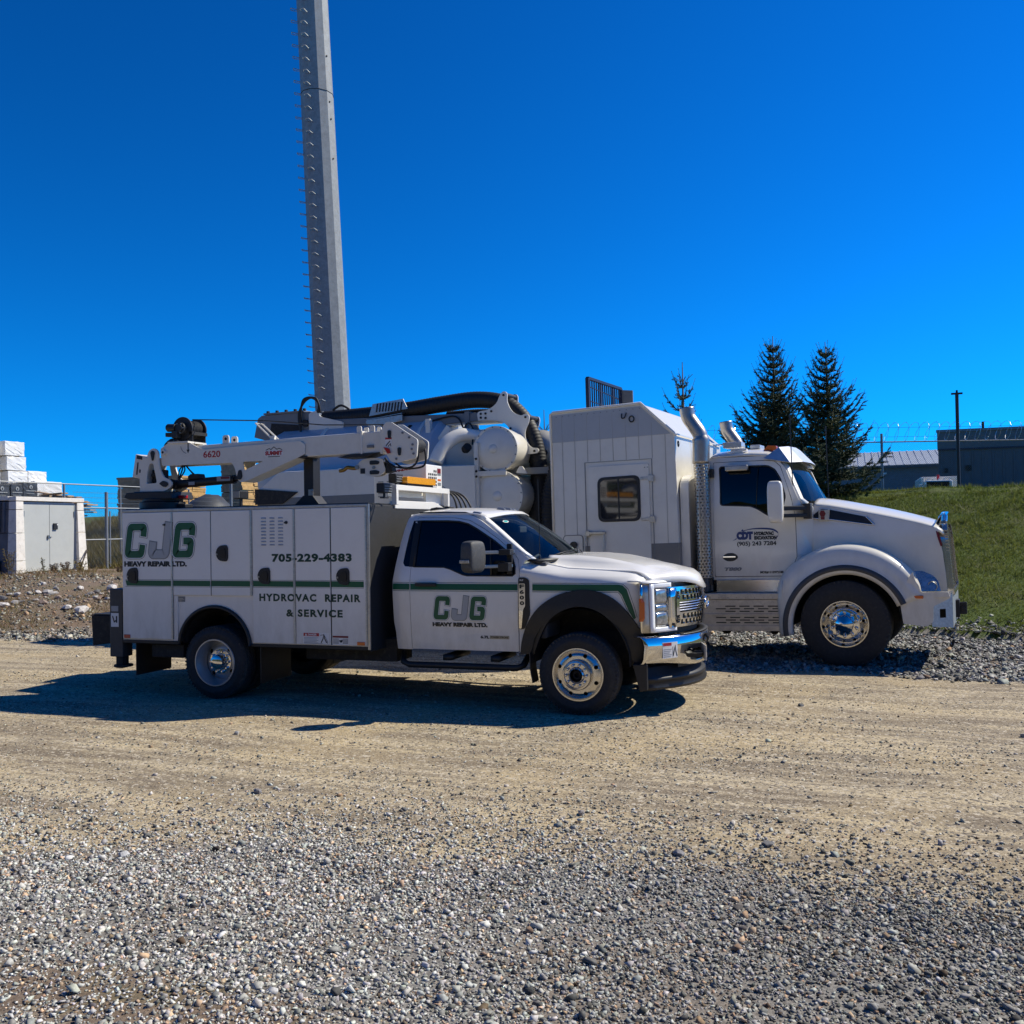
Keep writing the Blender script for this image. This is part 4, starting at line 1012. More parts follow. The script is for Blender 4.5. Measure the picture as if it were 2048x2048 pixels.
    flat('label_text', [rect(1.195, .735-.014*i, 1.375-.02*(i % 2), .741-.014*i) for i in range(5)]+[rect(1.19, .674, 1.43, .680)], M_LGREY, D['e'], P_SB(.002))
    flat('label_picture', ribbon([(1.41, .685), (1.435, .73), (1.445, .775), (1.455, .73), (1.48, .685)], .012)+ribbon([(1.40, .765), (1.445, .775), (1.49, .70), (1.49, .675)], .005), M_INK, D['e'], P_SB(.002))
    flat('warning_label', [rect(1.552, .668, 1.750, .768)], M_PAPER, D['f'], P_SB(.001))
    flat('label_header', [rect(1.555, .745, 1.747, .766)], M_DKRED, D['f'], P_SB(.002))
    flat('label_text', [rect(1.558, .730-.012*i, 1.63, .735-.012*i) for i in range(5)]+[rect(1.68, .730-.012*i, 1.745, .735-.012*i) for i in range(5)]+[[(1.63, .715), (1.68, .725), (1.675, .70), (1.655, .69), (1.64, .705)]], M_INK, D['f'], P_SB(.002))
    mk('side_reflector', MB().box(1.857, 1.950, -.020, -.012, .668, .706), M_ORANGE, D['f'], None, .003)
    mk('side_reflector', MB().box(-1.267, -1.178, -.020, -.012, .676, .718), M_REDL, D['a'], None, .003)
    flat('maker_plate', [rect(-.528, 1.113, -.405, 1.174)], M_GREY, near, lambda x, z: (x, .009, z))
    flat('maker_plate_print', [rect(-.518, 1.135, -.415, 1.14), rect(-.518, 1.15, -.43, 1.156), rect(-.518, 1.122, -.45, 1.126)], M_DULL, near, lambda x, z: (x, .007, z))
    # white front cap, headache rack, beacon and work lamps
    mk('front_cap', MB().prism([(.652, 2.158), (2.17, 2.158), (1.76, 2.252), (.652, 2.250)], 1.93, 2.008, 'x'), M_BODYW, ST, None, .006)
    rk = MB().box(1.985, 2.05, .60, 2.14, 2.372, 2.431).box(1.985, 2.05, .60, .655, 2.20, 2.372).box(1.985, 2.05, 2.085, 2.14, 2.20, 2.372)
    rack = mk('headache_rack', rk, M_BODYW, ST, None, .006)
    mk('rack_panel', MB().box(1.90, 1.91, .66, 2.08, 2.30, 2.37), M_CRANEW, rack)
    mk('beacon_bar', MB().prism(rpoly([(.845, 2.455), (1.66, 2.455), (1.66, 2.535), (.845, 2.535)], .03, 4), 1.93, 2.07, 'x'), M_AMBER, ST, 30, .012)
    mk('beacon_base', MB().box(1.95, 2.05, .87, 1.63, 2.43, 2.456), M_BLACK, ST, None, .006)
    for x, y, z in ((1.98, .43, 2.385), (1.95, .79, 2.51)):
        w = mk('work_lamp', MB().box(x-.05, x+.05, y-.10, y+.10, z-.055, z+.055), M_BLACK, ST, None, .012)
        mk('lamp_bracket', MB().cyl((x, y, z-.055), (x, y, z-.10), .015, n=8).box(x-.03, x+.03, y-.05, y+.05, z-.115, z-.10), M_BLACK, w)
        for i in range(3): mk('lamp_fin', MB().box(x+.05, x+.058, y-.09, y+.09, z-.04+.028*i, z-.03+.028*i), M_GREY, w)
    # compressor housing on the deck
    c = mk('compressor', MB().prism([(1.22, 2.21), (1.22, 2.60), (1.30, 2.64), (1.80, 2.725), (1.95, 2.729), (1.95, 2.21)], 1.64, 2.132), M_BODYW, ST, None, .012)
    for i in range(5):
        for j in range(6):
            x = 1.28+.125*i; mk('louvre', MB().box(x, x+.075, 1.634, 1.641, 2.33+.037*j, 2.345+.037*j), M_LGREY, c)
    flat('intake_grille', [rect(1.70+.055*i, 2.44+.044*j, 1.735+.055*i, 2.468+.044*j) for i in range(5) for j in range(5) if not (j == 4 and i < 3)], M_INK, c, lambda u, v: (1.9525, u, v+.02))
    flat('compressor_label', [rect(1.98, 2.63, 2.09, 2.69)], M_DKRED, c, lambda u, v: (1.9525, u, v))
    flat('compressor_label', [rect(1.98, 2.60, 2.09, 2.628)], M_GREY, c, lambda u, v: (1.9525, u, v))
    flat('compressor_label', [rect(1.99, 2.53, 2.09, 2.555)], M_ORANGE, c, lambda u, v: (1.9525, u, v))
    flat('compressor_label', [rect(1.99, 2.47, 2.09, 2.51)], M_GREY, c, lambda u, v: (1.9525, u, v))
    flat('intake_panel', [rect(1.70, 2.40, 1.96, 2.445)], M_INK, c, lambda u, v: (1.9523, u, v))
    lettering('lettering', 'VMAC', 1.50, 2.655, .26, .028, M_RED, c, lambda u, v: (u, 1.636, v-.02+.12*(u-1.5)*1.), .05, shear=.3, label='red lettering on the compressor')
    # hoses beside the rack
    for i in range(4):
        y = 2.20+.035*i
        mk('hydraulic_hose', MB().tube(smooth_line([(1.9, y-.05, 2.42), (2.05+.03*i, y, 2.36), (2.12+.05*i, y, 2.2), (2.14+.06*i, y, 1.95)], 5), .014, 6), M_HOSE, ST, True)
    # spare cable spool and bed clutter seen over the side
    # rear: outrigger leg, step bumper
    og = mk('outrigger_leg', MB().box(-1.52, -1.33, .03, .20, .44, 1.255), M_OUTR, ST, None, .008)
    mk('outrigger_foot', MB().cyl((-1.40, .12, .44), (-1.40, .12, .34), .05, n=12).cyl((-1.40, .12, .34), (-1.40, .12, .315), .11, n=16), M_DARK, og)
    mk('outrigger_foot', MB().box(-1.46, -1.36, .06, .17, .30, .46), M_DARK, og, None, .006)
    flat('warning_label', [rect(-1.50, .80, -1.385, .965)], M_PAPER, og, lambda x, z: (x, .028, z))
    flat('label_picture', ribbon([(-1.475, .93), (-1.45, .86), (-1.425, .875)], .016)+[rect(-1.425, .85, -1.405, .93)], M_INK, og, lambda x, z: (x, .026, z))
    flat('label_print', [rect(-1.495, .985, -1.39, 1.05)], M_LGREY, og, lambda x, z: (x, .028, z))
    mk('outrigger_beam', MB().box(-1.52, -1.34, .2, 2.2, .72, .92), M_DARK, ST)
    mk('outrigger_leg', MB().box(-1.52, -1.33, 2.20, 2.37, .40, 1.255), M_GREY, ST, None, .008)
    mk('rear_bumper', MB().prism([(-2.08, .52), (-2.10, .90), (-1.74, .90), (-1.55, .86), (-1.55, .60), (-1.74, .56)], .35, 2.05), M_DARK, ST, None, .01)
    mk('bumper_step', MB().box(-2.10, -1.56, .36, 2.04, .905, .915), M_LINER, ST)
    for x, nm, y0 in ((-1.18, 'mud_flap', .08), (.56, 'mud_flap', .08)):
        for sg in (0, 1):
            mb = MB().box(x, x+.012, y0, y0+.62, .22 if x < 0 else .19, .62)
            if sg: mb.mirror(YC)
            mk(nm, mb, M_BLACK, ST, None)
    mk('tank_box', MB().box(-.98, -.52, .12, .5, .44, .60), M_DARK, ST, None, .01)
    # chassis
    ch = MB()
    for y in (.78, 1.62): ch.box(-1.45, 4.95, y-.04, y+.04, .56, .80)
    for x in (-1.2, -.6, .6, 1.4, 2.2, 3.0, 3.9): ch.box(x-.04, x+.04, .8, 1.6, .60, .76)
    ch.cyl((0, .35, .41), (0, 2.05, .41), .07, n=12).cyl((4.29, .4, .41), (4.29, 2.0, .41), .055, n=12).cyl((.3, 1.2, .45), (3.4, 1.2, .62), .05, n=10)
    b = bmesh.new(); bmesh.ops.create_icosphere(b, subdivisions=2, radius=.2); ch.add([v.co+Vector((0, 1.2, .42)) for v in b.verts], [[v.index for v in f.verts] for f in b.faces]); b.free()
    ch.box(.9, 2.1, 1.66, 2.05, .42, .72).box(1.0, 2.15, .35, .74, .45, .70)
    mk('chassis', ch, M_DARK, ST)
    mk('engine_block', MB().box(3.75, 5.0, .78, 1.62, .5, 1.2), M_DARK, ST)
    for sg in (0, 1):
        rb = MB().tube([(2.22, .40, .56), (2.27, .27, .47), (2.35, .24, .445), (3.6, .24, .445), (3.66, .27, .47), (3.68, .40, .56)], .035, 8).box(2.75, 2.85, .25, .80, .50, .56).box(3.3, 3.4, .25, .80, .50, .56)
        mf = MB().grid([[(3.77, y, .62), (3.775, y, .45), (3.80, y, .31)] for y in (.15, .34)])
        if sg: rb.mirror(YC); mf.mirror(YC)
        mk('running_board', rb, M_BLACK, ST, True); mk('mud_flap', mf, M_BLACK, ST, None, solid=.012)
    # wheels
    R, w, rim = .419, .245, .262
    def front(loc, rz):
        o = bpy.data.objects.new('wheel', None)
        link(o, ST); o.location = Vector(loc)-OFF[ST.name]; o.rotation_euler = (0, 0, rz)
        tyre_mesh('tyre', R, w, rim, o)
        # polished convex disc with eight hand holes, open hub with ten nuts
        rm = MB().lathe([(rim+.004, .06), (rim+.012, .008), (rim+.006, -.004), (rim-.006, -.004), (rim-.012, .014), (rim-.016, .05)], n=64)
        rm.lathe([(rim-.012, .03), (rim-.02, w-.04), (rim+.01, w-.01)], n=48)
        mk('rim', rm, M_ALU, o, 35)
        dy = lambda x, z: .030-.028*ss(.25, .19, math.hypot(x, z))
        bm_ = sheet('wheel_disc', circ(0, 0, rim-.012, 64), M_ALU, o, [circ(0, 0, .155, 40)]+wheel_holes(.205, .021, 8, PI/8), dy, step=(.03, .03), thick=.012, sign=1)
        hub = MB().lathe([(.158, .012), (.152, -.05), (.146, -.062), (.128, -.066), (.124, -.05), (.086, -.05), (.080, -.066), (.068, -.075), (.062, -.066), (.060, .06)], n=40)
        lug_nuts(hub, .105, 10, -.045, -.085, .0145)
        mk('hub', hub, M_ALU, o, 35)
        mk('hub_bore', MB().cyl((0, .02, 0), (0, .03, 0), .062, n=24).lathe([(.04, .02), (.04, -.03), (.028, -.035), (.02, .02)], n=24), M_DARK, o, 35)
        mk('brake_drum', MB().cyl((0, .075, 0), (0, .2, 0), .235, n=32), M_DARK, o)
        return o
    front((4.29, .12, R), 0); f2 = front((4.29, 2*YC-.12, R), PI)
    def rear(loc, rz):
        o = bpy.data.objects.new('wheel', None); link(o, ST); o.location = Vector(loc)-OFF[ST.name]; o.rotation_euler = (0, 0, rz)
        t = tyre_mesh('tyre', R, w, rim, o); t2 = again(t, o, (0, w+.045, 0))
        rm = MB().lathe([(rim+.004, .06), (rim+.012, .008), (rim+.006, -.004), (rim-.006, -.004), (rim-.012, .014), (rim-.022, .045), (rim-.045, .09), (rim-.055, .135)], n=64)
        mk('rim', rm, mat('silver_rim', (.45, .46, .47), .35, .7, dirt=(*DUST, .3), var=.05), o, 35)
        dy = lambda x, z: .145-.02*ss(.21, .15, math.hypot(x, z))
        sheet('wheel_disc', circ(0, 0, rim-.05, 56), mat('silver_rim', (.45, .46, .47)), o, [circ(0, 0, .10, 32)]+wheel_holes(.178, .027, 4, .9), dy, step=(.03, .03), thick=.012)
        hub = MB().lathe([(.145, .13), (.143, .112), (.092, .108), (.088, .06), (.080, .03), (.06, .018), (0, .015)], n=40)
        lug_nuts(hub, .118, 10, .115, .082, .0165)
        mk('hub', hub, M_CHROME, o, 35)
        mk('brake_drum', MB().cyl((0, .17, 0), (0, .4, 0), .2, n=32), M_DARK, o)
    rear((0, 0, R), 0); rear((0, 2*YC, R), PI)
utility_body()

# ---------------------------------------------------------------- crane on the service truck
def crane():
    yb = .46; y0, y1 = .335, .585
    base = MB().cyl((-1.08, .46, 2.215), (-1.08, .46, 2.30), .27, n=32).cyl((-1.08, .46, 2.30), (-1.08, .46, 2.34), .24, n=32)
    base.prism([(-1.50, 2.36), (-1.46, 2.42), (-.80, 2.42), (-.78, 2.33), (-1.42, 2.33)], .26, .66).cyl((-1.50, .46, 2.385), (-1.10, .46, 2.385), .055, n=14).box(-.95, -.70, .40, .55, 2.22, 2.27).cyl((-1.25, .30, 2.38), (-.98, .30, 2.38), .035, n=12)
    cb = mk('crane_turret', base, M_BLACK, ST, 35, .008)
    mk('turret_fitting', MB().cyl((-1.52, .46, 2.385), (-1.50, .46, 2.385), .03, n=12), M_STEEL, cb)
    mk('tail_lamp', MB().box(-.79, -.70, .38, .46, 2.335, 2.375), M_REDL, cb, None, .008)
    # mast cheek plates with their triangular opening
    ml = smooth_line([(-.93, 2.425), (-.85, 2.46), (-.815, 2.51), (-.845, 2.56), (-.93, 2.60), (-.985, 2.70), (-1.005, 2.80), (-1.01, 2.90), (-1.05, 2.945), (-1.10, 2.95), (-1.15, 2.915), (-1.18, 2.84)], 4)
    outl = [(-1.285, 2.43)]+ml+[(-1.20, 2.84), (-1.265, 2.72), (-1.29, 2.57)]
    hole = rpoly([(-1.19, 2.52), (-1.03, 2.53), (-1.06, 2.66), (-1.085, 2.77), (-1.14, 2.77), (-1.175, 2.66)], .03, 4)
    for i, y in enumerate((y0-.035, y1+.01)):
        p = sheet('mast_plate', outl, M_CRANEW, ST, [hole], lambda x, z: y, step=(0, 0), thick=.025)
        if i == 0:
            for sh in (rpoly([(-1.115, 2.90), (-1.085, 2.93), (-1.055, 2.90), (-1.075, 2.81), (-1.09, 2.80)], .02, 4), rpoly([(-.99, 2.52), (-.93, 2.555), (-.87, 2.53), (-.86, 2.50), (-.90, 2.475), (-.93, 2.48)], .02, 4)):
                mk('pin_cover', MB().prism(sh, y-.018, y), M_BLACK, p, None, .004)
    mk('mast_core', MB().box(-1.26, -.98, y0, y1, 2.43, 2.50).box(-1.28, -1.20, y0, y1, 2.43, 2.84), M_CRANEW, ST)
    mk('valve_block', MB().box(-1.18, -1.04, .39, .53, 2.52, 2.70).cyl((-1.15, .36, 2.62), (-1.06, .36, 2.64), .03, n=10).cyl((-1.13, .37, 2.56), (-1.03, .37, 2.55), .022, n=10), M_DARK, ST, None, .01)
    bx_ = mk('control_cabinet', MB().prism([(-1.405, 2.613), (-1.352, 2.895), (-1.17, 2.85), (-1.22, 2.575)], y0-.03, y1+.02), M_CRANEW, ST, None, .008)
    pc = lambda x, z: (x, y0-.033, z)
    flat('cabinet_label', [[(-1.335, 2.835), (-1.33, 2.878), (-1.245, 2.862), (-1.25, 2.82)], [(-1.30, 2.665), (-1.295, 2.705), (-1.225, 2.69), (-1.23, 2.65)], [(-1.345, 2.64), (-1.325, 2.64), (-1.305, 2.79), (-1.325, 2.79)]], M_INK, bx_, pc)
    # boom tube and reinforcement plates
    bt = MB().add([(-.92, y0+.02, 2.75), (2.01, y0+.02, 2.780), (2.01, y0+.02, 3.026), (-.92, y0+.02, 2.955), (-.92, y1-.02, 2.75), (2.01, y1-.02, 2.780), (2.01, y1-.02, 3.026), (-.92, y1-.02, 2.955)], [(0, 1, 2, 3), (7, 6, 5, 4), (0, 4, 5, 1), (3, 2, 6, 7), (0, 3, 7, 4), (1, 5, 6, 2)])
    boom = mk('crane_boom', bt, M_CRANEW, ST, None, .012)
    pl = [(-.982, 2.735), (-1.0, 2.945), (-.875, 3.02), (-.585, 3.012), (-.46, 2.945), (-.36, 2.912), (0, 2.926), (.96, 2.955), (1.02, 2.92), (1.016, 2.80), (.93, 2.765), (.253, 2.522), (.149, 2.503), (.108, 2.53), (.065, 2.68), (.028, 2.738)]
    th = rpoly([(.179, 2.745), (.462, 2.742), (.196, 2.640)], .02, 3)
    for i, y in enumerate((y0-.004, y1-.012)):
        p = sheet('boom_plate', rpoly(pl, .02, 3), M_CRANEW, boom, [th], lambda x, z: y, step=(0, 0), thick=.016)
        if i == 0: pn = p
    mk('boom_web', MB().add([(.253, y0+.02, 2.525), (.253, y1-.02, 2.525), (1.016, y1-.02, 2.80), (1.016, y0+.02, 2.80), (.17, y0+.02, 2.51), (.17, y1-.02, 2.51)], [(0, 1, 2, 3), (0, 4, 5, 1)]).box(-.875, -.585, y0-.02, y1+.08, 3.005, 3.02), M_CRANEW, boom, solid=.01)
    pb = lambda e: (lambda x, z: (x, y0-.005-e, z))
    lettering('lettering', '6620', -.375, 2.812, .243, .080, M_RED, pn, pb(.001), .02, label='red number on the crane boom')
    flat('logo_plate', [rpoly(rect(.481, 2.797, .733, 2.862), .02, 4)], M_PAPER, pn, pb(.001))
    lettering('lettering', 'SUMMIT', .492, 2.805, .232, .05, M_RED, pn, pb(.002), .06, label='red maker name on the crane boom')
    flat('logo_peaks', ribbon([(.50, 2.866), (.545, 2.885), (.57, 2.873), (.61, 2.902), (.65, 2.873), (.68, 2.883), (.72, 2.866)], .008)+[rect(.53, 2.785, .69, 2.792)], M_INK, pn, pb(.001))
    flat('angle_gauge', [[(-.60, 3.0), (-.585, 3.0), (-.585, 2.92), (-.57, 2.92), (-.594, 2.875), (-.615, 2.92), (-.60, 2.92)]]+ribbon([(-.70, 2.965), (-.69, 2.93), (-.66, 2.895), (-.62, 2.875)], .005), M_INK, pn, pb(.001))
    mk('pivot_pin', MB().cyl((-.945, y0-.03, 2.90), (-.945, y1+.03, 2.90), .034, n=18), M_CRANEW, boom, 35)
    mk('pivot_pin', MB().cyl((-.945, y0-.034, 2.90), (-.945, y0-.02, 2.90), .015, n=14), M_DARK, boom)
    mk('pivot_pin', MB().prism(rpoly([(.10, 2.55), (.13, 2.645), (.16, 2.65), (.175, 2.57), (.155, 2.535), (.12, 2.535)], .02, 4), y0-.02, y0), M_BLACK, boom, None, .004)
    for x in (-.08, 1.707, 1.872):
        for y in (y0+.03, y1-.05):
            z = 2.94 if x < 0 else 3.01; hgt_ = .135 if x < 0 else .085; w_ = .045 if x < 0 else .03
            mk('lifting_lug', MB().prism(rpoly([(x-w_, z), (x+w_, z), (x+w_, z+hgt_), (x-w_, z+hgt_)], .035, 4), y, y+.015), M_CRANEW, boom)
            if x < 0: mk('lug_hole', MB().cyl((x, y-.001, z+.09), (x, y+.016, z+.09), .018, n=12), M_DARK, boom)
    mk('boom_collar', MB().box(1.735, 1.76, y0, y1, 2.765, 3.035).box(1.985, 2.02, y0, y1, 2.765, 3.04), M_CRANEW, boom, None, .006)
    mk('boom_skid', MB().prism([(1.44, 2.745), (1.60, 2.775), (1.98, 2.785), (1.80, 2.74), (1.52, 2.735)], y0, y1), M_BLACK, boom, None, .006)
    mk('slide_pad', MB().box(1.82, 1.90, y0-.003, y0+.03, 2.84, 2.87), M_GREY, boom)
    # wire guides
    for y in (y0+.06, y1-.05):
        mk('rope_guide', MB().tube([(.56, y, 2.99), (.32, y, 3.20)], .010, 6).tube([(.32, y0+.06, 3.20), (.32, y1-.05, 3.20)], .008, 6), M_CRANEW, boom)
    mk('rope_guide', MB().box(.52, .58, y0+.05, y0+.09, 2.97, 3.04), M_CRANEW, boom)
    # boom head plates
    hp = rpoly([(2.02, 2.85), (2.03, 3.06), (2.075, 3.115), (2.135, 3.115), (2.455, 2.905), (2.46, 2.87), (2.445, 2.70), (2.20, 2.655), (2.13, 2.67)], .03, 4)
    for i, y in enumerate((y0-.03, y1+.005)):
        p = sheet('boom_head_plate', hp, M_CRANEW, ST, (), lambda x, z: y, step=(0, 0), thick=.022)
        if i == 0:
            for bx, bz in ((2.12, 2.985), (2.24, 2.79)):
                mk('keyhole_pin', MB().prism(rpoly([(bx-.022, bz), (bx-.014, bz-.055), (bx+.014, bz-.055), (bx+.022, bz), (bx+.02, bz+.035), (bx-.02, bz+.035)], .016, 4), y-.012, y), M_INK, p)
            for bx, bz in ((2.28, 2.985), (2.36, 2.93), (2.40, 2.85), (2.41, 2.75), (2.20, 2.70), (2.39, 2.80)):
                mk('head_bolt', MB().cyl((bx, y-.010, bz), (bx, y, bz), .013, n=10), M_GREY, p)
            pp = lambda e: (lambda u, v: (u, y-.001-e, v))
            flat('warning_label', [rect(2.065, 2.83, 2.145, 2.94)], M_PAPER, p, pp(.001)); flat('label_header', [rect(2.065, 2.92, 2.145, 2.94)], M_RED, p, pp(.002))
            flat('label_picture', ribbon([(2.075, 2.85), (2.125, 2.90)], .012)+ribbon([(2.10, 2.84), (2.13, 2.87), (2.135, 2.84)], .01), M_INK, p, pp(.002))
            mk('red_flag', MB().prism([(2.05, 2.835), (2.12, 2.815), (2.135, 2.765), (2.10, 2.76), (2.08, 2.79)], y-.02, y-.008), M_REDL, p)
    for z, x in ((2.98, 2.12), (2.78, 2.24), (2.85, 2.37)): mk('head_sheave', MB().cyl((x, y0+.03, z), (x, y1-.03, z), .075, n=24), M_DARK, ST)
    # hook block hanging below the boom
    hb = rpoly([(1.63, 2.63), (1.71, 2.71), (1.80, 2.728), (1.95, 2.725), (2.02, 2.68), (2.02, 2.58), (1.95, 2.527), (1.83, 2.517), (1.72, 2.55)], .04, 4)
    b = mk('hook_block', MB().prism(hb, .40, .425).prism(hb, .49, .515), M_CRANEW, ST, None, .006)
    mk('block_sheave', MB().cyl((1.87, .425, 2.622), (1.87, .49, 2.622), .09, n=24), M_DARK, b)
    for dz in (.055, -.055): mk('block_window', MB().prism(rpoly([(1.82, 2.62+dz-.022), (1.93, 2.62+dz-.022), (1.945, 2.62+dz+.01), (1.90, 2.62+dz+.025), (1.82, 2.62+dz+.022)], .015, 3), .392, .40), M_INK, b)
    mk('block_pin', MB().cyl((1.872, .385, 2.62), (1.872, .40, 2.62), .018, n=12).cyl((1.66, .385, 2.63), (1.66, .52, 2.63), .025, n=12), M_STEEL, b)
    flat('block_label', [rect(1.70, 2.555, 1.76, 2.615)], M_INK, b, lambda u, v: (u, .397, v)); 
    mk('hook', MB().tube(smooth_line([(1.64, .458, 2.63), (1.58, .458, 2.625), (1.50, .458, 2.635), (1.46, .458, 2.61), (1.40, .458, 2.60)], 5), .022, 8), M_BRASS, b, True)
    mk('block_tail', MB().prism([(1.98, 2.70), (2.08, 2.64), (2.10, 2.57), (2.02, 2.55)], .40, .515), M_DARK, b, None, .006)
    # lift cylinder
    cy = mk('lift_cylinder', MB().cyl((-.86, .46, 2.515), (-.02, .46, 2.55), .052, n=20).cyl((-.02, .46, 2.55), (.13, .46, 2.565), .03, n=14).cyl((-.88, .38, 2.515), (-.88, .54, 2.515), .06, n=16).cyl((.13, .37, 2.565), (.13, .55, 2.565), .045, n=14), M_BLACK, ST, 35)
    mk('counterbalance_valve', MB().prism([(-.66, 2.57), (-.66, 2.605), (-.62, 2.63), (-.50, 2.63), (-.48, 2.57)], .40, .52), M_DARK, cy, None, .008)
    flat('cylinder_label', [rect(-.65, 2.495, -.56, 2.535), rect(-.24, 2.53, -.05, 2.585)], M_LGREY, cy, lambda u, v: (u, .402, v)); flat('cylinder_label', [rect(-.18, 2.555, -.06, 2.58)], M_DKRED, cy, lambda u, v: (u, .4, v))
    for k in range(3):
        mk('hydraulic_hose', MB().tube(smooth_line([(-.62+.02*k, .50, 2.60), (-.72, .50+.03*k, 2.70-.02*k), (-.80, .52, 2.76), (-.86+.04*k, .50, 2.68), (-.84, .46, 2.56)], 6), .009, 6), M_HOSE, ST, True)
    for k in range(2):
        mk('hydraulic_hose', MB().tube(smooth_line([(-1.01+.05*k, .42, 2.92), (-1.0+.05*k, .42, 3.0), (-.94+.03*k, .44, 3.06), (-.90, .46, 3.07)], 6), .012, 6), M_HOSE, ST, True)
    mk('hydraulic_hose', MB().tube(smooth_line([(2.03, .36, 2.72), (2.15, .33, 2.62), (2.35, .33, 2.60), (2.44, .34, 2.68), (2.45, .34, 2.86)], 6), .011, 6), M_HOSE, ST, True)
    mk('hydraulic_hose', MB().tube(smooth_line([(2.10, .40, 2.70), (2.25, .37, 2.60), (2.46, .37, 2.60), (2.52, .38, 2.66), (2.51, .38, 2.80)], 6), .011, 6), M_HOSE, ST, True)
    # winch: two flanges, drum, motor and frame
    wx, wz = -.81, 3.20
    wf = mk('winch', MB().cyl((wx, .50, wz), (wx, .52, wz), .145, n=36).box(wx-.14, wx+.14, .515, .53, 3.03, 3.14), M_BLACK, ST, 35, .004)
    mk('drum_flange', MB().cyl((wx, .77, wz), (wx, .79, wz), .145, n=36).box(wx-.14, wx+.14, .76, .775, 3.03, 3.14), M_BLACK, wf, 35, .004)
    mk('winch_drum', MB().cyl((wx, .52, wz), (wx, .77, wz), .085, n=28), M_DARK, wf, 35)
    rp = MB()
    for i in range(9): rp.lathe([(.085, .53+.026*i), (.108, .535+.026*i), (.112, .543+.026*i), (.108, .551+.026*i), (.085, .556+.026*i)], (wx, 0, wz), 28)
    mk('wound_rope', rp, M_DARK, wf, True)
    mk('winch_gearbox', MB().cyl((wx, .44, wz), (wx, .50, wz), .075, n=20).cyl((wx, .42, wz), (wx, .44, wz), .05, n=16), M_BLACK, wf, 35, .004)
    for i in range(6): mk('gearbox_bolt', MB().cyl((wx+.058*math.cos(i), .432, wz+.058*math.sin(i)), (wx+.058*math.cos(i), .44, wz+.058*math.sin(i)), .009, n=8), M_STEEL, wf)
    mk('winch_motor', MB().cyl((-.98, .45, 3.212), (-.86, .45, 3.205), .05, n=18).cyl((-.99, .45, 3.212), (-.98, .45, 3.212), .042, n=18).box(-.90, -.82, .41, .49, 3.08, 3.17).box(-1.0, -.90, .42, .48, 3.10, 3.15).box(-.96, -.80, .40, .56, 3.025, 3.05), M_BLACK, wf, 35, .006)
    mk('rope_tensioner', MB().box(wx+.10, wx+.15, .50, .79, 3.12, 3.16), M_DARK, wf)
    mk('crane_rope', MB().tube([(wx+.03, .66, 3.325), (.4, .50, 3.235), (1.2, .46, 3.14), (2.08, .46, 3.10)], .007, 6), M_INK, ST)
    # boom rest
    rs = mk('boom_rest', MB().box(.885, 1.015, .52, .68, 2.24, 2.81), M_BLACK, ST, None, .008)
    mk('rest_foot', MB().prism([(.76, 2.215), (.885, 2.33), (1.015, 2.33), (1.11, 2.215)], .50, .70), M_BLACK, rs, None, .006); mk('rest_saddle', MB().box(.84, 1.04, .34, .62, 2.76, 2.785), M_BLACK, rs, None, .006)
    mk('rest_lever', MB().cyl((1.0, .52, 2.38), (1.06, .42, 2.39), .012, n=8).box(.955, 1.015, .505, .52, 2.33, 2.40), M_STEEL, rs)
    # rear camera/solar lamp on a stalk beside the mast
crane()
# ---------------------------------------------------------------- hydrovac truck (authored in its own axes: x forward, y away, origin under the near front wheel)
HV = root('hydrovac_truck', (6.84, 4.16, 0.0), 'large white hydrovac truck with sleeper box and suction hose parked behind', 'truck', rot=(0, -math.radians(1.2), -math.radians(7.5)), authored_world=False)
# the box, tank and boom were first taped off on a plane square to the yard; this brings those lengths to the truck's own slightly turned axis
def hv_dims(v):
    x, y, z = v; return (-.01147+1.0062*x-.01119*x*x+.00686*z, y, -.0003+.01152*x-.00013*x*x+(1.00036-.00972*x+.00011*x*x)*z)
REMAP[0] = hv_dims
HC = 1.27
def hside(x, z):
    y = .205+.03*max(0, (1.5-z))
    if z > 2.1: y += .10*((z-2.1)/.7)**1.5
    if x > -.62: y += .16*ss(-.62, -.40, x)
    return y
P_HV = lambda e: (lambda x, z: (x, hside(x, z)-e, z))
def perforated(name, cx, cy, r, z0, z1, nu, nv, parent, mt):
    mb = MB(); rh = .60
    sq = [(1, 0), (1, 1), (0, 1), (-1, 1), (-1, 0), (-1, -1), (0, -1), (1, -1)]
    dz = (z1-z0)/nv
    for j in range(nv):
        for i in range(nu):
            off = .5*(j % 2); ca = (i+.5+off)/nu*2*PI; cz = z0+(j+.5)*dz; n = len(mb.v); vs = []
            for u, v in sq: vs.append((ca+u*PI/nu, cz+v*dz/2))
            for u, v in sq:
                l = math.hypot(u, v); vs.append((ca+u/l*PI/nu*rh, cz+v/l*dz/2*rh))
            mb.add([(cx+r*math.cos(a), cy+r*math.sin(a), z) for a, z in vs], [(k, (k+1) % 8, 8+(k+1) % 8, 8+k) for k in range(8)])
    me = bpy.data.meshes.new(name); me.from_pydata(mb.v, [], mb.f); finish(me, mt, True)
    o = bpy.data.objects.new(name, me); link(o, parent); return o
def corrugated(pts, r, pitch, amp, n=16):
    """ribbed hose along a path"""
    P = [Vector(p) for p in smooth_line(pts, 10)]; L_ = [0]
    for a, b in zip(P, P[1:]): L_.append(L_[-1]+(b-a).length)
    m = int(L_[-1]/pitch*3); out = []; rr = []
    for i in range(m+1):
        s = L_[-1]*i/m; k = min(len(P)-2, int(np.searchsorted(L_, s, 'right')-1)); t = (s-L_[k])/max(1e-9, L_[k+1]-L_[k]); out.append(P[k].lerp(P[k+1], t)); rr.append(r+(amp if i % 3 else -amp))
    return MB().tube(out, r, n, True, rr)
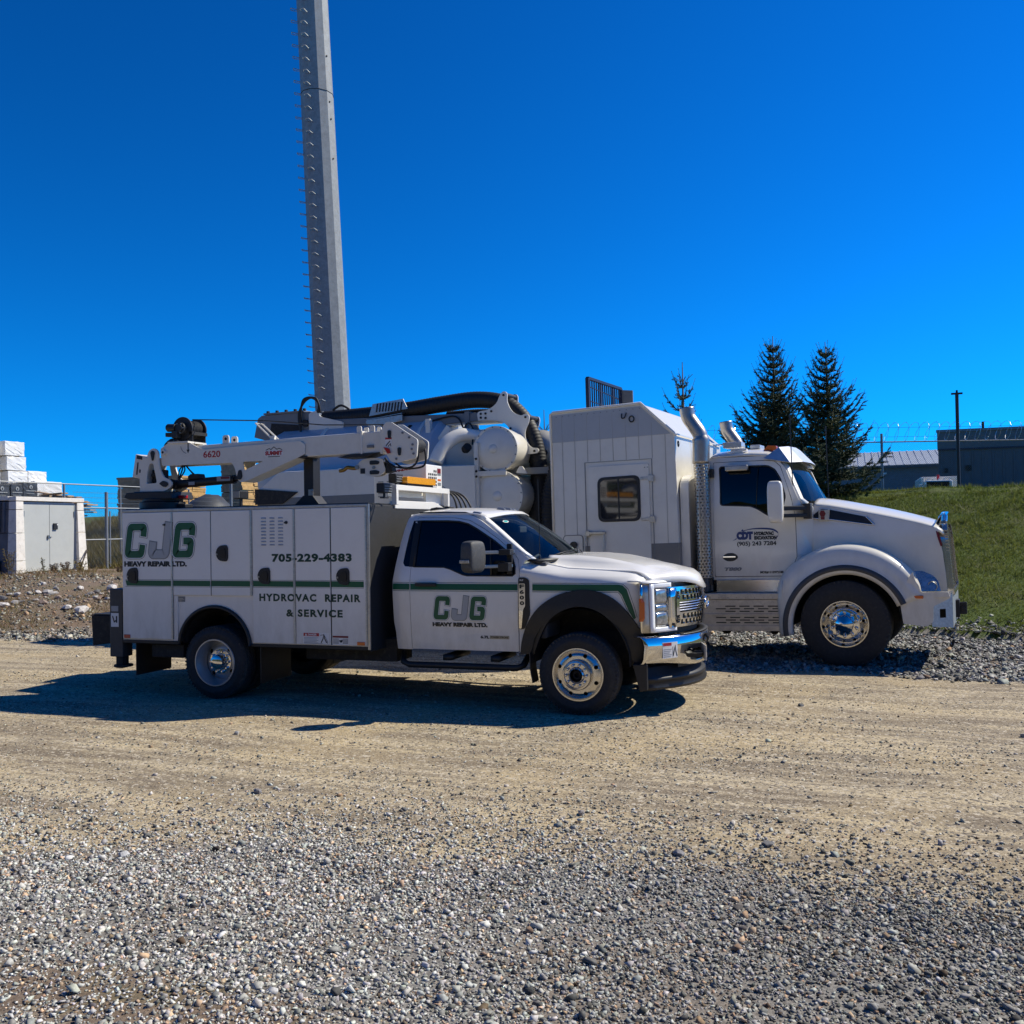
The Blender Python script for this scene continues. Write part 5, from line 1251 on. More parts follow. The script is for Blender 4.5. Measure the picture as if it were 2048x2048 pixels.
def vac_cab():
    win = rpoly([(-1.628, 2.747), (-1.61, 2.207), (-1.20, 2.182), (-1.10, 2.135), (-.97, 2.045), (-.85, 2.02), (-.79, 2.05), (-.735, 2.30), (-.80, 2.55), (-.875, 2.68), (-.97, 2.735)], .035, 3)
    dr = [(-1.712, 1.207), (-1.712, 2.812), (-1.0, 2.812), (-.88, 2.795), (-.80, 2.72), (-.66, 2.28), (-.607, 2.0), (-.605, 1.47), (-.65, 1.36), (-.80, 1.207)]
    d = sheet('door', rpoly(dr, .03, 3), M_VACW, HV, [win], hside, step=(.12, .08), thick=.04, mirror=HC)[0]
    sheet('door_glass', win, M_GLASSD, HV, (), lambda x, z: hside(x, z)+.018, step=(.15, .1), thick=.005, mirror=HC)
    for sg in (0, 1):
        mb = MB().tube([(x, hside(x, z)+.004, z) for x, z in win]+[(win[0][0], hside(*win[0])+.004, win[0][1])], .012, 6)
        mb.tube([(-1.13, hside(-1.13, 2.2)+.012, 2.16), (-1.10, hside(-1.1, 2.6)+.012, 2.72)], .006, 5)
        g = MB().tube([(x, hside(x, z)+.002, z) for x, z in dr+dr[:1]], .005, 5)
        if sg: mb.mirror(HC); g.mirror(HC)
        mk('window_seal', mb, M_BLACK, HV, True); mk('door_seam', g, M_DARK, HV, True)
    side = [(-1.79, 1.20), (-1.79, 2.83), (-1.76, 2.88), (-1.0, 2.875), (-.86, 2.84), (-.74, 2.70), (-.56, 2.24), (-.402, 2.15), (-.41, 1.50), (-.60, 1.30), (-.74, 1.16), (-1.79, 1.165)]
    hole = [(a-.004 if a < -1.5 else a+.004, b-.005 if b < 1.4 else b+.005) for a, b in dr]
    sheet('cab_side', rpoly(side, .02, 2), M_VACW, HV, [rpoly(hole, .03, 3)], hside, step=(.12, .07), thick=.05, mirror=HC)
    rows = []
    for j in range(15):
        s = -1+2*j/14; y = HC+s*.955; e = 1-abs(s)**3
        xs = [-1.80, -1.79, -1.74, -1.5, -1.2, -1.0, -.88, -.80]; zs = [2.70, 2.85+.10*e, 2.885+.11*e, 2.895+.12*e, 2.895+.12*e, 2.88+.12*e, 2.84+.12*e, 2.78+.12*e]
        rows.append([(x, y, z) for x, z in zip(xs, zs)])
    mk('roof', MB().grid(rows), M_VACW, HV, True, solid=.02)
    mk('cab_rear_wall', MB().box(-1.80, -1.77, .26, 2.28, 1.0, 2.86), M_VACW, HV)
    mk('cab_floor', MB().box(-1.75, -.45, .3, 2.25, 1.1, 1.2), M_TRIM, HV)
    # windscreen
    rows = []
    for k in range(9):
        t = k/8; rows.append([])
        for j in range(13):
            s = -1+2*j/12; xt = -.74-.08*s*s; xb = -.34-.21*s*s; yt = HC+s*.90; yb = HC+s*.97
            rows[-1].append((xt+(xb-xt)*t, yt+(yb-yt)*t, 2.82+.06*(1-s*s)+(2.235-2.82-.06*(1-s*s))*t))
    mk('windscreen', MB().grid(rows), M_WIND, HV, True)
    for sg in (0, 1):
        mb = MB().grid([[(-.84, .335, 2.80), (-.76, .32, 2.70), (-.58, .255, 2.26), (-.52, .26, 2.18)], [(-.80, .385, 2.82), (-.70, .38, 2.72), (-.52, .33, 2.26), (-.45, .34, 2.20)]])
        if sg: mb.mirror(HC)
        mk('windscreen_pillar', mb, M_VACW, HV, True, solid=.02)
    mk('dashboard', MB().prism([(-.9, 1.3), (-.85, 2.0), (-.6, 2.18), (-.42, 2.2), (-.42, 1.3)], .35, 2.2), M_TRIM, HV, None, .03)
    for y in (.75, 1.8):
        s = mk('seat', MB().prism([(-1.6, 1.55), (-1.6, 1.68), (-1.1, 1.72), (-1.08, 1.58)], y-.25, y+.25), M_SEAT, HV, None, .03)
        mk('backrest', MB().prism([(-1.68, 1.65), (-1.72, 2.45), (-1.62, 2.48), (-1.52, 1.7)], y-.25, y+.25), M_SEAT, s, None, .03)
    mk('wiper', MB().tube([(-.36, .7, 2.22), (-.34, 1.0, 2.25), (-.36, 1.35, 2.28)], .01, 6), M_BLACK, HV); mk('wiper', MB().tube([(-.33, 1.3, 2.22), (-.31, 1.6, 2.25), (-.36, 1.95, 2.28)], .01, 6), M_BLACK, HV)
    # polished sun visor
    vt = [(-.83, .38, 2.99), (-.78, .8, 3.025), (-.76, HC, 3.035), (-.78, 2*HC-.8, 3.025), (-.83, 2*HC-.38, 2.99)]
    vb = [(-.67, .28, 2.765), (-.575, .75, 2.795), (-.55, HC, 2.80), (-.575, 2*HC-.75, 2.795), (-.67, 2*HC-.28, 2.765)]
    v = mk('sun_visor', MB().grid([vt, vb]).add([vt[0], vb[0], (-1.02, .26, 2.835)], [(0, 1, 2)]).add([vt[-1], vb[-1], (-1.02, 2*HC-.26, 2.835)], [(0, 2, 1)]), mat('visor_steel', (.72, .71, .69), .32, .85, var=.12, vscale=9), HV, None, solid=.008)
    for y in (.62, 1.0, 1.27, 1.54, 1.92):
        mk('roof_lamp', MB().prism(rpoly([(-1.08, 2.97), (-.90, 2.965), (-.90, 3.03), (-1.02, 3.035)], .012, 2), y-.05, y+.05), M_ORANGE, HV, None, .008)
    bar = mk('roof_light_bar', MB().box(-1.50, -1.28, .42, .52, 2.97, 3.0).box(-1.45, -1.33, .40, .44, 2.90, 2.98), M_VACW, HV, None, .004)
    mk('strobe_lamp', MB().box(-1.60, -1.34, .40, .62, 3.02, 3.10), mat('strobe_lens', (.55, .57, .58), .2, .3), bar, None, .012)
    mk('strobe_lamp', MB().box(-1.32, -1.18, .85, 1.15, 3.02, 3.08), mat('strobe_lens', (.55, .57, .58)), bar, None, .012)
    mk('window_deflector_lamp', MB().box(-1.53, -1.22, .17, .27, 2.675, 2.76), M_DULL, HV, None, .02)
    # mirrors
    for sg in (0, 1):
        b = bmesh.new(); bmesh.ops.create_cube(b, size=2.); bmesh.ops.subdivide_edges(b, edges=b.edges[:], cuts=2, use_grid_fill=True)
        V = [(-.80+v.co.x*.10*(1-.06*v.co.z**2), -.12+v.co.y*.085*(1-.25*max(0, v.co.x)), 2.218+v.co.z*.282) for v in b.verts]; F = [[v.index for v in f.verts] for f in b.faces]; b.free()
        mb = MB().add(V, F); ar = MB().beam((-.75, -.03, 2.13), (-.44, .22, 2.13), .05, .06).beam((-.75, -.03, 2.03), (-.44, .22, 2.03), .05, .05).box(-.50, -.40, .18, .30, 1.98, 2.19)
        if sg: mb.mirror(HC); ar.mirror(HC)
        m = mk('mirror_head', mb, M_VACW, HV, True); s_ = m.modifiers.new('round', 'SUBSURF'); s_.levels = 1; s_.render_levels = 2
        mk('mirror_arm', ar, M_BLACK, m, None, .01)
    for x, y, z0, z1 in ((-.64, .28, 2.2, 3.42), (-.46, 2.2, 2.2, 3.42)):
        mk('whip_antenna', MB().tube([(x, y, z0), (x-.005, y, z0+.5), (x-.01, y, z1)], .008, 6).cyl((x-.009, y, z1-.12), (x-.01, y, z1), .012, n=6), M_BLACK, HV)
    # door furniture and lettering
    hp = rpoly([(-1.62, 1.475), (-1.55, 1.535), (-1.44, 1.535), (-1.38, 1.475), (-1.45, 1.42), (-1.55, 1.42)], .05, 5)
    flat('handle_pocket', [hp], M_INK, d, P_HV(.003)); mk('door_handle', MB().box(-1.60, -1.42, .185, .198, 1.47, 1.495), M_CHROME, d, None, .005)
    lettering('lettering', 'CDT', -1.405, 1.715, .225, .115, M_BLUE, d, P_HV(.003), .10, label='large blue company letters on the door')
    lettering('lettering', 'HYDROVAC', -1.165, 1.772, .265, .052, M_INK, d, P_HV(.003), .085, label='black lettering on the door'); lettering('lettering', 'EXCAVATION', -1.165, 1.712, .30, .052, M_INK, d, P_HV(.003), .085, label='black lettering on the door')
    lettering('lettering', '(905) 243 7284', -1.40, 1.615, .53, .076, M_INK, d, P_HV(.003), .03, label='black phone number on the door')
    sw = [(-1.33, 1.835), (-1.20, 1.862), (-1.05, 1.866), (-.92, 1.85), (-.85, 1.81), (-.845, 1.765), (-.88, 1.72), (-.90, 1.705)]
    sp = smooth_line(sw, 6); wd = [.004+.022*math.sin(PI*min(1, i/len(sp)*1.05)) for i in range(len(sp))]
    flat('door_swoosh', [[(sp[i][0], sp[i][1]+wd[i]/2), (sp[i+1][0], sp[i+1][1]+wd[i+1]/2), (sp[i+1][0], sp[i+1][1]-wd[i+1]/2), (sp[i][0], sp[i][1]-wd[i]/2)] for i in range(len(sp)-1)]+[[(-1.46, 1.70), (-1.40, 1.745), (-1.405, 1.725)], [(-1.34, 1.835), (-1.32, 1.865), (-1.31, 1.845), (-1.28, 1.85), (-1.30, 1.83)]], M_BLUE, d, P_HV(.003))
    lettering('lettering', 'T880', -1.60, 1.285, .24, .05, M_GREY, d, P_HV(.003), .06, shear=.4, label='metal model badge on the door')
    lettering('lettering', 'MOE#1113972188', -1.10, 1.242, .31, .036, M_INK, d, P_HV(.003), .05, label='small permit number on the door')
    # chrome kick panel and steps
    mk('kick_panel', MB().box(-1.70, -.78, .19, .23, .99, 1.165), M_ALU, HV, None, .006)
    st = mk('step_box', MB().box(-2.62, -.82, .05, .60, .47, .90), M_STEP, HV, None, .01)
    mk('step_tread', MB().box(-2.62, -.80, .03, .62, .90, .985), M_STEP, HV, None, .008)
    for i in range(8): mk('step_rivet', MB().cyl((-1.75+.12*i, .045, .925), (-1.75+.12*i, .03, .925), .01, n=8), M_STEEL, st)
    for j, z in enumerate((.80, .765, .73, .645, .61, .575)):
        for i in range(9):
            x = -2.5+.19*i+(.06 if j % 2 else 0)
            if x < -2.0+.3: continue
            mk('step_slot', MB().box(x, x+.135, .043, .052, z, z+.014), M_INK, st)
    mk('step_shelf', MB().box(-2.62, -.82, .03, .06, .685, .705).box(-2.62, -.815, .025, .055, .47, .545), M_STEP, st, None, .004)
def vac_hood():
    # hood sides
    hs = lambda x, z: .345+.05*ss(-.4, 1.3, x)+.10*((max(0, z-1.55))/.6)**2
    top = [(-.41, 2.155), (-.20, 2.13), (.17, 2.05), (.56, 1.96), (.90, 1.875), (1.08, 1.82), (1.165, 1.78)]
    outl = top+[(1.215, 1.5), (1.245, 1.2), (1.26, .96), (.9, 1.0), (.6, 1.25), (0, 1.30), (-.42, 1.25), (-.41, 1.5)]
    sheet('hood_side', outl, M_VACW, HV, (), hs, step=(.12, .07), thick=.02, mirror=HC)
    # hood top
    rows = []
    for x, z in smooth_line(top, 3):
        r = []; ye = hs(x, z)
        for j in range(17):
            s = -1+2*j/16; y = HC+s*(HC-ye); cz = z+(.115-.02*ss(.4, 1.2, x))*(1-abs(s)**3.2)
            r.append((x, y, cz))
        rows.append(r)
    rows.append([(x+.07, y, z-.06) for x, y, z in rows[-1]])
    mk('hood', MB().grid(rows), M_VACW, HV, True, solid=.02)
    # side vents
    vt = rpoly([(-.30, 2.115), (-.19, 2.098), (.28, 1.985), (.385, 1.87), (-.19, 1.965), (-.46, 1.99)], .02, 3)
    v = sheet('hood_vent', vt, M_BLACK, HV, (), lambda x, z: hs(x, z)-.010, step=(.1, 0), thick=.012, mirror=HC)[0]
    for sg in (0, 1):
        mb = MB().tube([(x, hs(x, z)-.014, z) for x, z in vt[9:]], .010, 6)
        if sg: mb.mirror(HC)
        mk('vent_trim', mb, M_CHROME, HV, True)
    pv = lambda e: (lambda x, z: (x, hs(x, z)-.012-e, z))
    mk('vent_badge', MB().box(-.33, -.19, .35, .40, 1.95, 2.10), M_DULL, v, None, .006)
    flat('hood_emblem', [circ(-.275, 2.045, .042, 6, ry=.05), rect(-.30, 1.965, -.25, 2.0)], M_DKRED, v, lambda x, z: (x, .347, z))
    # wheel fenders
    cx, cz = .03, .545
    prof = [(.685, .06), (.69, .0), (.72, -.028), (.775, -.03), (.80, -.012), (.90, -.004), (.985, .012), (1.035, .05), (1.065, .12), (1.078, .24), (1.08, .46)]
    for sg in (0, 1):
        rows = []
        for r, y in prof:
            row = []
            for a in np.linspace(math.radians(22), math.radians(190), 40):
                k = r
                if a > 2.4 and r > .80: k = .80+(r-.80)*(1-.72*ss(2.4, 3.1, a))
                row.append((cx+k*math.cos(a), y, cz+k*math.sin(a)))
            rows.append(row)
        mb = MB().grid(rows)
        wh = MB().grid([[(cx+.69*math.cos(a), y, cz+.69*math.sin(a)) for a in np.linspace(0, PI, 20)] for y in (.03, .62)])
        lip = MB().grid([[(cx+r*math.cos(a), y, cz+r*math.sin(a)) for a in np.linspace(math.radians(22), math.radians(190), 40)] for r, y in ((.738, -.038), (.745, -.046), (.80, -.040), (.812, -.016))])  # dark strip over the fender edge, a groove's shade put into its colour
        if sg: mb.mirror(HC); wh.mirror(HC); lip.mirror(HC)
        f = mk('front_fender', mb, M_VACW, HV, True, solid=.012); mk('wheel_house', wh, M_DARK, HV); mk('groove_shade_strip', lip, mat('fender_groove_shade', (.05, .052, .056), .5), f, True)
        # front fairing below and around the lamp
        fo = [(.705, .845), (.735, .578), (1.02, .541), (1.09, .60), (1.10, .80), (1.30, .90), (1.31, .985), (1.2, .985), (.96, .985), (.90, 1.12), (.865, 1.255), (.80, 1.15)]
        ff_ = lambda x, z: -.005+.30*max(0, x-.72)**1.6
        bm = MB(); sheet('bumper_fairing', rpoly(fo, .015, 2), M_VACW, HV, (), (ff_ if not sg else (lambda x, z: 2*HC-ff_(x, z))), step=(.06, .08), thick=.02, sign=1 if not sg else -1)
        sh = lambda x, z, e=0.: ff_(x, z)+.07*max(0, z-1.0)/.25-e
        lo = rpoly([(.875, 1.262), (.99, 1.255), (1.10, 1.20), (1.165, 1.13), (1.195, .99), (.965, .99), (.95, 1.08)], .015, 2)
        yy = (lambda x, z: sh(x, z, .005)) if not sg else (lambda x, z: 2*HC-sh(x, z, .005))
        L_ = sheet('headlamp', lo, mat('lamp_glass', (.34, .36, .38), .08, .7, coat=1., var=.4, vscale=14), HV, (), yy, step=(.05, .05), thick=.02, sign=1 if not sg else -1)
        if not sg:
            mk('lamp_bulb_ring', MB().tube([(1.10+.055*math.cos(a), sh(1.10, 1.06)-.008, 1.065+.06*math.sin(a)) for a in np.linspace(0, 2*PI, 19)], .006, 6), M_STEEL, L_)
        mb = MB().prism(rpoly([(.985, .985), (1.28, .985), (1.30, .92), (.99, .90)], .01, 2), .06, .14)
        tl = MB().box(.84, .985, -.004, .03, .905, .945)
        if sg: mb.mirror(HC); tl.mirror(HC)
        mk('lamp_base', mb, M_VACW, HV, None, .006); mk('turn_lamp', tl, M_ORANGE, HV, None, .006)
    mk('fender_lamp', MB().prism(rpoly([(-.05, 1.44), (.12, 1.44), (.10, 1.50), (-.03, 1.50)], .02, 3), .03, .08), M_GREY, HV, None, .004)
    mk('fender_lamp_lens', MB().prism([(-.02, 1.465), (.09, 1.465), (.08, 1.485), (-.01, 1.485)], .022, .03), M_LENSW, HV)
    mk('rear_fender_skirt', MB().grid([[(-.795+.02*t, y, .44+.72*t) for t in np.linspace(0, 1, 6)] for y in (.0, .5)]), M_VACW, HV, True, solid=.02)
    # grille
    gx = lambda z: 1.235+.075*(1.95-z)/1.0
    sur = rpoly([(.42, .92), (.46, 1.70), (.60, 1.86), (.80, 1.95), (HC, 1.98), (2*HC-.80, 1.95), (2*HC-.60, 1.86), (2*HC-.46, 1.70), (2*HC-.42, .92)], .04, 3)
    inn = [(HC+(y-HC)*.86, .98+(z-.92)*.88) for y, z in sur]
    g = sheet('grille_surround', sur, M_ALU, HV, [inn], lambda y, z: gx(z)+.03, 'yz', (.1, .1), .11, -1)
    mk('grille_backing', MB().box(1.19, 1.21, .55, 2.0, .95, 1.85), M_DARK, HV)
    bar = None
    for i in range(32):
        y = .56+i*.0458
        if bar is None: bar = b0 = mk('grille_bar', MB().add([(gx(1.0)+.01, 0, 1.0), (gx(1.8)+.01, 0, 1.80), (gx(1.0)-.03, 0, 1.0), (gx(1.8)-.03, 0, 1.80)], [(0, 1, 3, 2)]), M_ALU, g, None, solid=.010)
        else: bar = again(b0, g)
        bar.location.y = y
    for j in range(18):
        z = 1.0+j*.045
        mk('grille_rung', MB().box(gx(z)-.01, gx(z)+.035, .45, .56, z, z+.016), M_ALU, g)
    cr = mk('grille_crown', MB().prism([(.62, 1.90), (.80, 1.99), (HC, 2.03), (2*HC-.80, 1.99), (2*HC-.62, 1.90), (2*HC-.7, 1.84), (.7, 1.84)], 1.175, 1.275, 'x'), M_CHROME, HV, None, .02)
    mk('bug_shield', MB().grid([[(1.13, y, 1.86+.03*(1-((y-HC)/.8)**2)), (1.20, y, 1.97+.03*(1-((y-HC)/.8)**2)), (1.235, y, 2.0+.02*(1-((y-HC)/.8)**2))] for y in np.linspace(.50, 2*HC-.50, 11)]), M_ALU, HV, True, solid=.008)
    flat('hood_flag', [rpoly([(1.14, 1.78), (1.18, 1.74), (1.215, 1.58), (1.195, 1.56), (1.16, 1.68)], .02, 3)], M_DKRED, HV, lambda x, z: (x, hs(x, z)-.004, z))
    # galvanised bumper with a tow hitch
    bm = mk('front_bumper', MB().box(1.30, 1.32, .30, 2*HC-.30, .50, .965), M_GALV, HV, None, .006)
    for sg in (0, 1):
        w = (lambda x, z: .13+.76*(x-1.09)) if not sg else (lambda x, z: 2*HC-.13-.76*(x-1.09))
        sheet('bumper_wing', rpoly([(1.07, .535), (1.315, .505), (1.315, .955), (1.29, .945), (1.07, .825)], .008, 2), M_GALV, bm, [rpoly(rect(1.165, .64, 1.235, .755), .008, 2)], w, step=(.1, 0), thick=.012, sign=1 if not sg else -1)
        mb = MB().box(1.12, 1.29, .40, .5, .52, .80)
        if sg: mb.mirror(HC)
        mk('bumper_bracket', mb, M_DARK, bm)
    mk('bumper_top', MB().prism([(1.09, .828), (1.28, .95), (1.32, .967), (1.32, .955), (1.09, .815)], .30, 2*HC-.30), M_GALV, bm)
    mk('tow_hitch', MB().box(1.32, 1.46, 1.19, 1.21, .60, .76).box(1.32, 1.46, 1.33, 1.35, .60, .76).cyl((1.41, 1.17, .68), (1.41, 1.37, .68), .03, n=12).box(1.32, 1.37, 1.15, 1.39, .56, .80), M_BLACK, HV, None, .006)
    c = MB()
    for i in range(9):
        z = .52-.035*i; x = 1.335-.006*i-.02*(i > 6); mt_ = [(x+(.014*math.cos(a) if i % 2 else 0), .72+(0 if i % 2 else .014*math.cos(a)), z+.024*math.sin(a)) for a in np.linspace(0, 2*PI, 11)]; c.tube(mt_, .006, 5)
    mk('safety_chain', c, M_STEEL, HV)
    mk('safety_chain_strap', MB().tube([(1.30, .72, .30), (1.285, .72, .25), (1.26, .72, .20)], .02, 6), M_DARK, HV)
def vac_stacks():
    for sg, y in ((0, .16), (1, 2*HC-.16)):
        x = -1.84
        tube = MB().cyl((x, y, 1.0), (x, y, 2.9), .075, n=20)
        s_ = mk('exhaust_pipe', tube, M_STACK, HV, True)
        pts = smooth_line([(x-.01, y, 2.80), (x, y, 3.12), (x-.025, y, 3.24), (x-.10, y, 3.36), (x-.165, y, 3.47), (x-.185, y, 3.60)], 6)
        mk('exhaust_tip', MB().tube(pts, .10, 22, False, [.115 if i < 8 else .098 for i in range(len(pts))]), M_STACK, HV, True, solid=.004)
        mk('exhaust_bore', MB().cyl((pts[-2][0], y, pts[-2][2]-.02), (pts[-2][0], y, pts[-2][2]-.01), .09, n=20), M_INK, HV)
        perforated('exhaust_guard', x, y, .105, 1.20, 2.83, 14, 38, HV, M_STACK)
        mk('guard_strip', MB().box(x-.03, x-.015, y-.112, y-.10, 1.5, 2.4), M_STACK, HV)
        mk('exhaust_bracket', MB().box(x+.02, x+.10, y-.02, y+.06, 1.10, 1.20).box(x+.08, x+.14, y+.02, y+.12, 2.6, 2.72), M_BLACK, HV)
def vac_sleeper():
    r = rpoly([(-3.96, 1.15), (-3.96, 3.635), (-2.62, 3.685), (-2.165, 3.235), (-2.145, 1.15)], .035, 3)
    b = mk('sleeper_box', MB().prism(r, .0, 2.54), M_VACB, HV, None, .02)
    pl = lambda e: (lambda x, z: (x, -.001-e, z))
    mk('sleeper_top_band', MB().prism([(-3.955, 3.20), (-3.955, 3.60), (-2.64, 3.65), (-2.22, 3.235), (-2.22, 3.235)], -.006, .0), mat('pale_grey_band', (.40, .415, .43), .35, coat=.3, var=.03), b)
    mk('sleeper_lower_band', MB().prism([(-3.955, 1.155), (-2.15, 1.155), (-2.15, 1.70), (-3.955, 1.675)], -.006, .0), M_VACG, b)
    mk('sleeper_front_band', MB().box(-2.148, -2.139, .0, 2.54, 1.155, 1.70), M_VACG, b)
    mk('sleeper_trim', MB().tube([(-3.97, .0, 1.2), (-3.97, -.004, 3.62), (-3.93, -.008, 3.645), (-2.63, -.008, 3.695), (-2.17, -.008, 3.245), (-2.15, -.004, 3.20)], .02, 8), M_VACW, b, True)
    for x in np.arange(-3.80, -2.2, .188):
        z1 = 3.60 if x < -2.7 else 3.60-(x+2.7)*.9
        mk('panel_seam', MB().box(x-.0018, x+.0018, -.0078, -.002, 2.90 if -3.48 < x < -2.48 else 1.70, z1), mat('seam_grey', (.40, .385, .36), .5), b)
    d = mk('sleeper_door', MB().prism(rpoly([(-3.42, 1.20), (-3.42, 2.825), (-2.535, 2.835), (-2.535, 1.20)], .03, 3), -.022, -.001), M_VACB, b, None, .005)
    mk('door_frame_seam', MB().tube([(-3.47, -.006, 1.2), (-3.47, -.006, 2.885), (-2.495, -.006, 2.895), (-2.495, -.006, 1.2)], .006, 5), M_GREY, b)
    wn = rpoly([(-3.285, 2.02), (-3.285, 2.66), (-2.665, 2.675), (-2.665, 2.02)], .10, 5)
    w = mk('sleeper_window', MB().prism(wn, -.034, -.02), M_BLACK, b, None, .005)
    wi = rpoly([(-3.245, 2.06), (-3.245, 2.62), (-2.705, 2.635), (-2.705, 2.06)], .08, 5)
    mk('pane', MB().prism(wi, -.036, -.034), mat('dark_mirror_glass', (.012, .014, .02), .04, coat=1.), w); mk('pane_divider', MB().box(-2.985, -2.965, -.040, -.036, 2.06, 2.63), M_BLACK, w)
    for z in (2.62, 2.04): mk('door_hinge', MB().box(-2.66, -2.53, -.034, -.02, z-.02, z+.02).box(-2.545, -2.465, -.036, -.02, z-.045, z+.045), M_DULL, b, None, .004)
    lt = mk('door_latch', MB().box(-3.44, -3.18, -.065, -.02, 1.845, 1.885).box(-3.47, -3.41, -.07, -.0, 1.82, 1.90), M_DULL, b, None, .006)
    mk('grab_rail', MB().tube([(-3.47, -.06, 1.88), (-3.49, -.07, 1.6), (-3.49, -.07, 1.25)], .010, 6).tube([(-3.20, -.05, 1.87), (-3.21, -.06, 1.6), (-3.21, -.06, 1.25)], .010, 6), M_STEEL, b)
    hp = rpoly([(-3.82, 1.30), (-3.82, 1.84), (-3.53, 1.84), (-3.53, 1.30)], .05, 3)
    mk('service_hatch', MB().prism(hp, -.014, -.001), M_VACB, b, None, .004); mk('hatch_rim', MB().tube([(x, -.014, z) for x, z in hp+hp[:1]], .006, 5), M_VACG, b)
    mk('hatch_latch', MB().cyl((-3.66, -.014, 1.70), (-3.66, -.06, 1.70), .05, n=14), M_BLACK, b, 35)
    mk('roof_ring', MB().tube([(-2.76+.035*math.cos(a), -.02, 3.475+.042*math.sin(a)) for a in np.linspace(0, 2*PI, 17)], .009, 6), M_INK, b); mk('roof_ring', MB().tube(smooth_line([(-2.90, -.02, 3.56), (-2.90, -.03, 3.50), (-2.86, -.03, 3.50), (-2.83, -.03, 3.57)], 5), .009, 6), M_INK, b)
    mk('front_ring', MB().tube([(-2.13, .06+.03*math.cos(a), 3.09+.04*math.sin(a)) for a in np.linspace(0, 2*PI, 15)], .008, 6), M_INK, b)
    mk('roof_vent', MB().prism(rpoly([(-3.30, 3.655), (-3.24, 3.74), (-2.85, 3.755), (-2.74, 3.68)], .03, 3), .55, 1.15), M_BLACK, HV, None, .02)
    for z in (3.60,):
        for i in range(14): mk('roof_rivet', MB().cyl((-3.88+.095*i, -.012, 3.575+.0035*i), (-3.88+.095*i, -.004, 3.575+.0035*i), .007, n=6), M_GREY, b)
    mk('gutter_rail', MB().box(-2.142, -2.128, .02, 2.5, 3.215, 3.235), M_VACW, b)
    for y in (.85, 1.7): mk('front_seam', MB().box(-2.1435, -2.137, y-.004, y+.004, 1.7, 3.2), mat('seam_grey', (.40, .385, .36)), b)
    flat('window_reflector', [rect(-2.60, 2.77, -2.585, 2.785), rect(-2.56, 2.772, -2.545, 2.787)], M_GREY, b, lambda x, z: (x, -.0235, z))
    # roof cage
    cg = MB(); A = Vector((-3.62, .60, 3.65)); B = Vector((-3.60, 2.02, 3.65))
    H1, H2 = .56, .56
    cg.beam(A, A+Vector((0, 0, H1)), .05, .05, (1, 0, 0)).beam(B, B+Vector((0, 0, H2)), .05, .05, (1, 0, 0)).beam(A+Vector((0, 0, H1)), B+Vector((0, 0, H2)), .05, .04).beam(A+Vector((0, 0, .04)), B+Vector((0, 0, .04)), .05, .06)
    for i in range(1, 16):
        t = i/16; p = A.lerp(B, t); cg.beam(p, p+Vector((0, 0, H1+(H2-H1)*t)), .012 if i % 6 else .05, .02, (1, 0, 0))
    for z in (.22, .44): cg.beam(A+Vector((0, 0, z)), B+Vector((0, 0, z*.85)), .012, .014)
    mk('roof_cage', cg, mat('cage_blue_black', (.012, .016, .04), .5), HV)
    mk('roof_cage_panel', MB().add([B+Vector((0, 0, .30)), B+Vector((.2, 0, .30)), B+Vector((.2, 0, .52)), B+Vector((0, 0, .54))], [(0, 1, 2, 3)]), M_GREY, HV, None, solid=.02)
    # front wall joint behind the stack: rounded white cab fairing
    mk('cab_fairing', MB().prism(rpoly([(.10, 1.1), (.10, 2.55), (.30, 2.66), (2.2, 2.66), (2.4, 2.55), (2.4, 1.1)], .1, 4), -2.14, -2.02, 'x'), M_VACW, HV, None, .03)
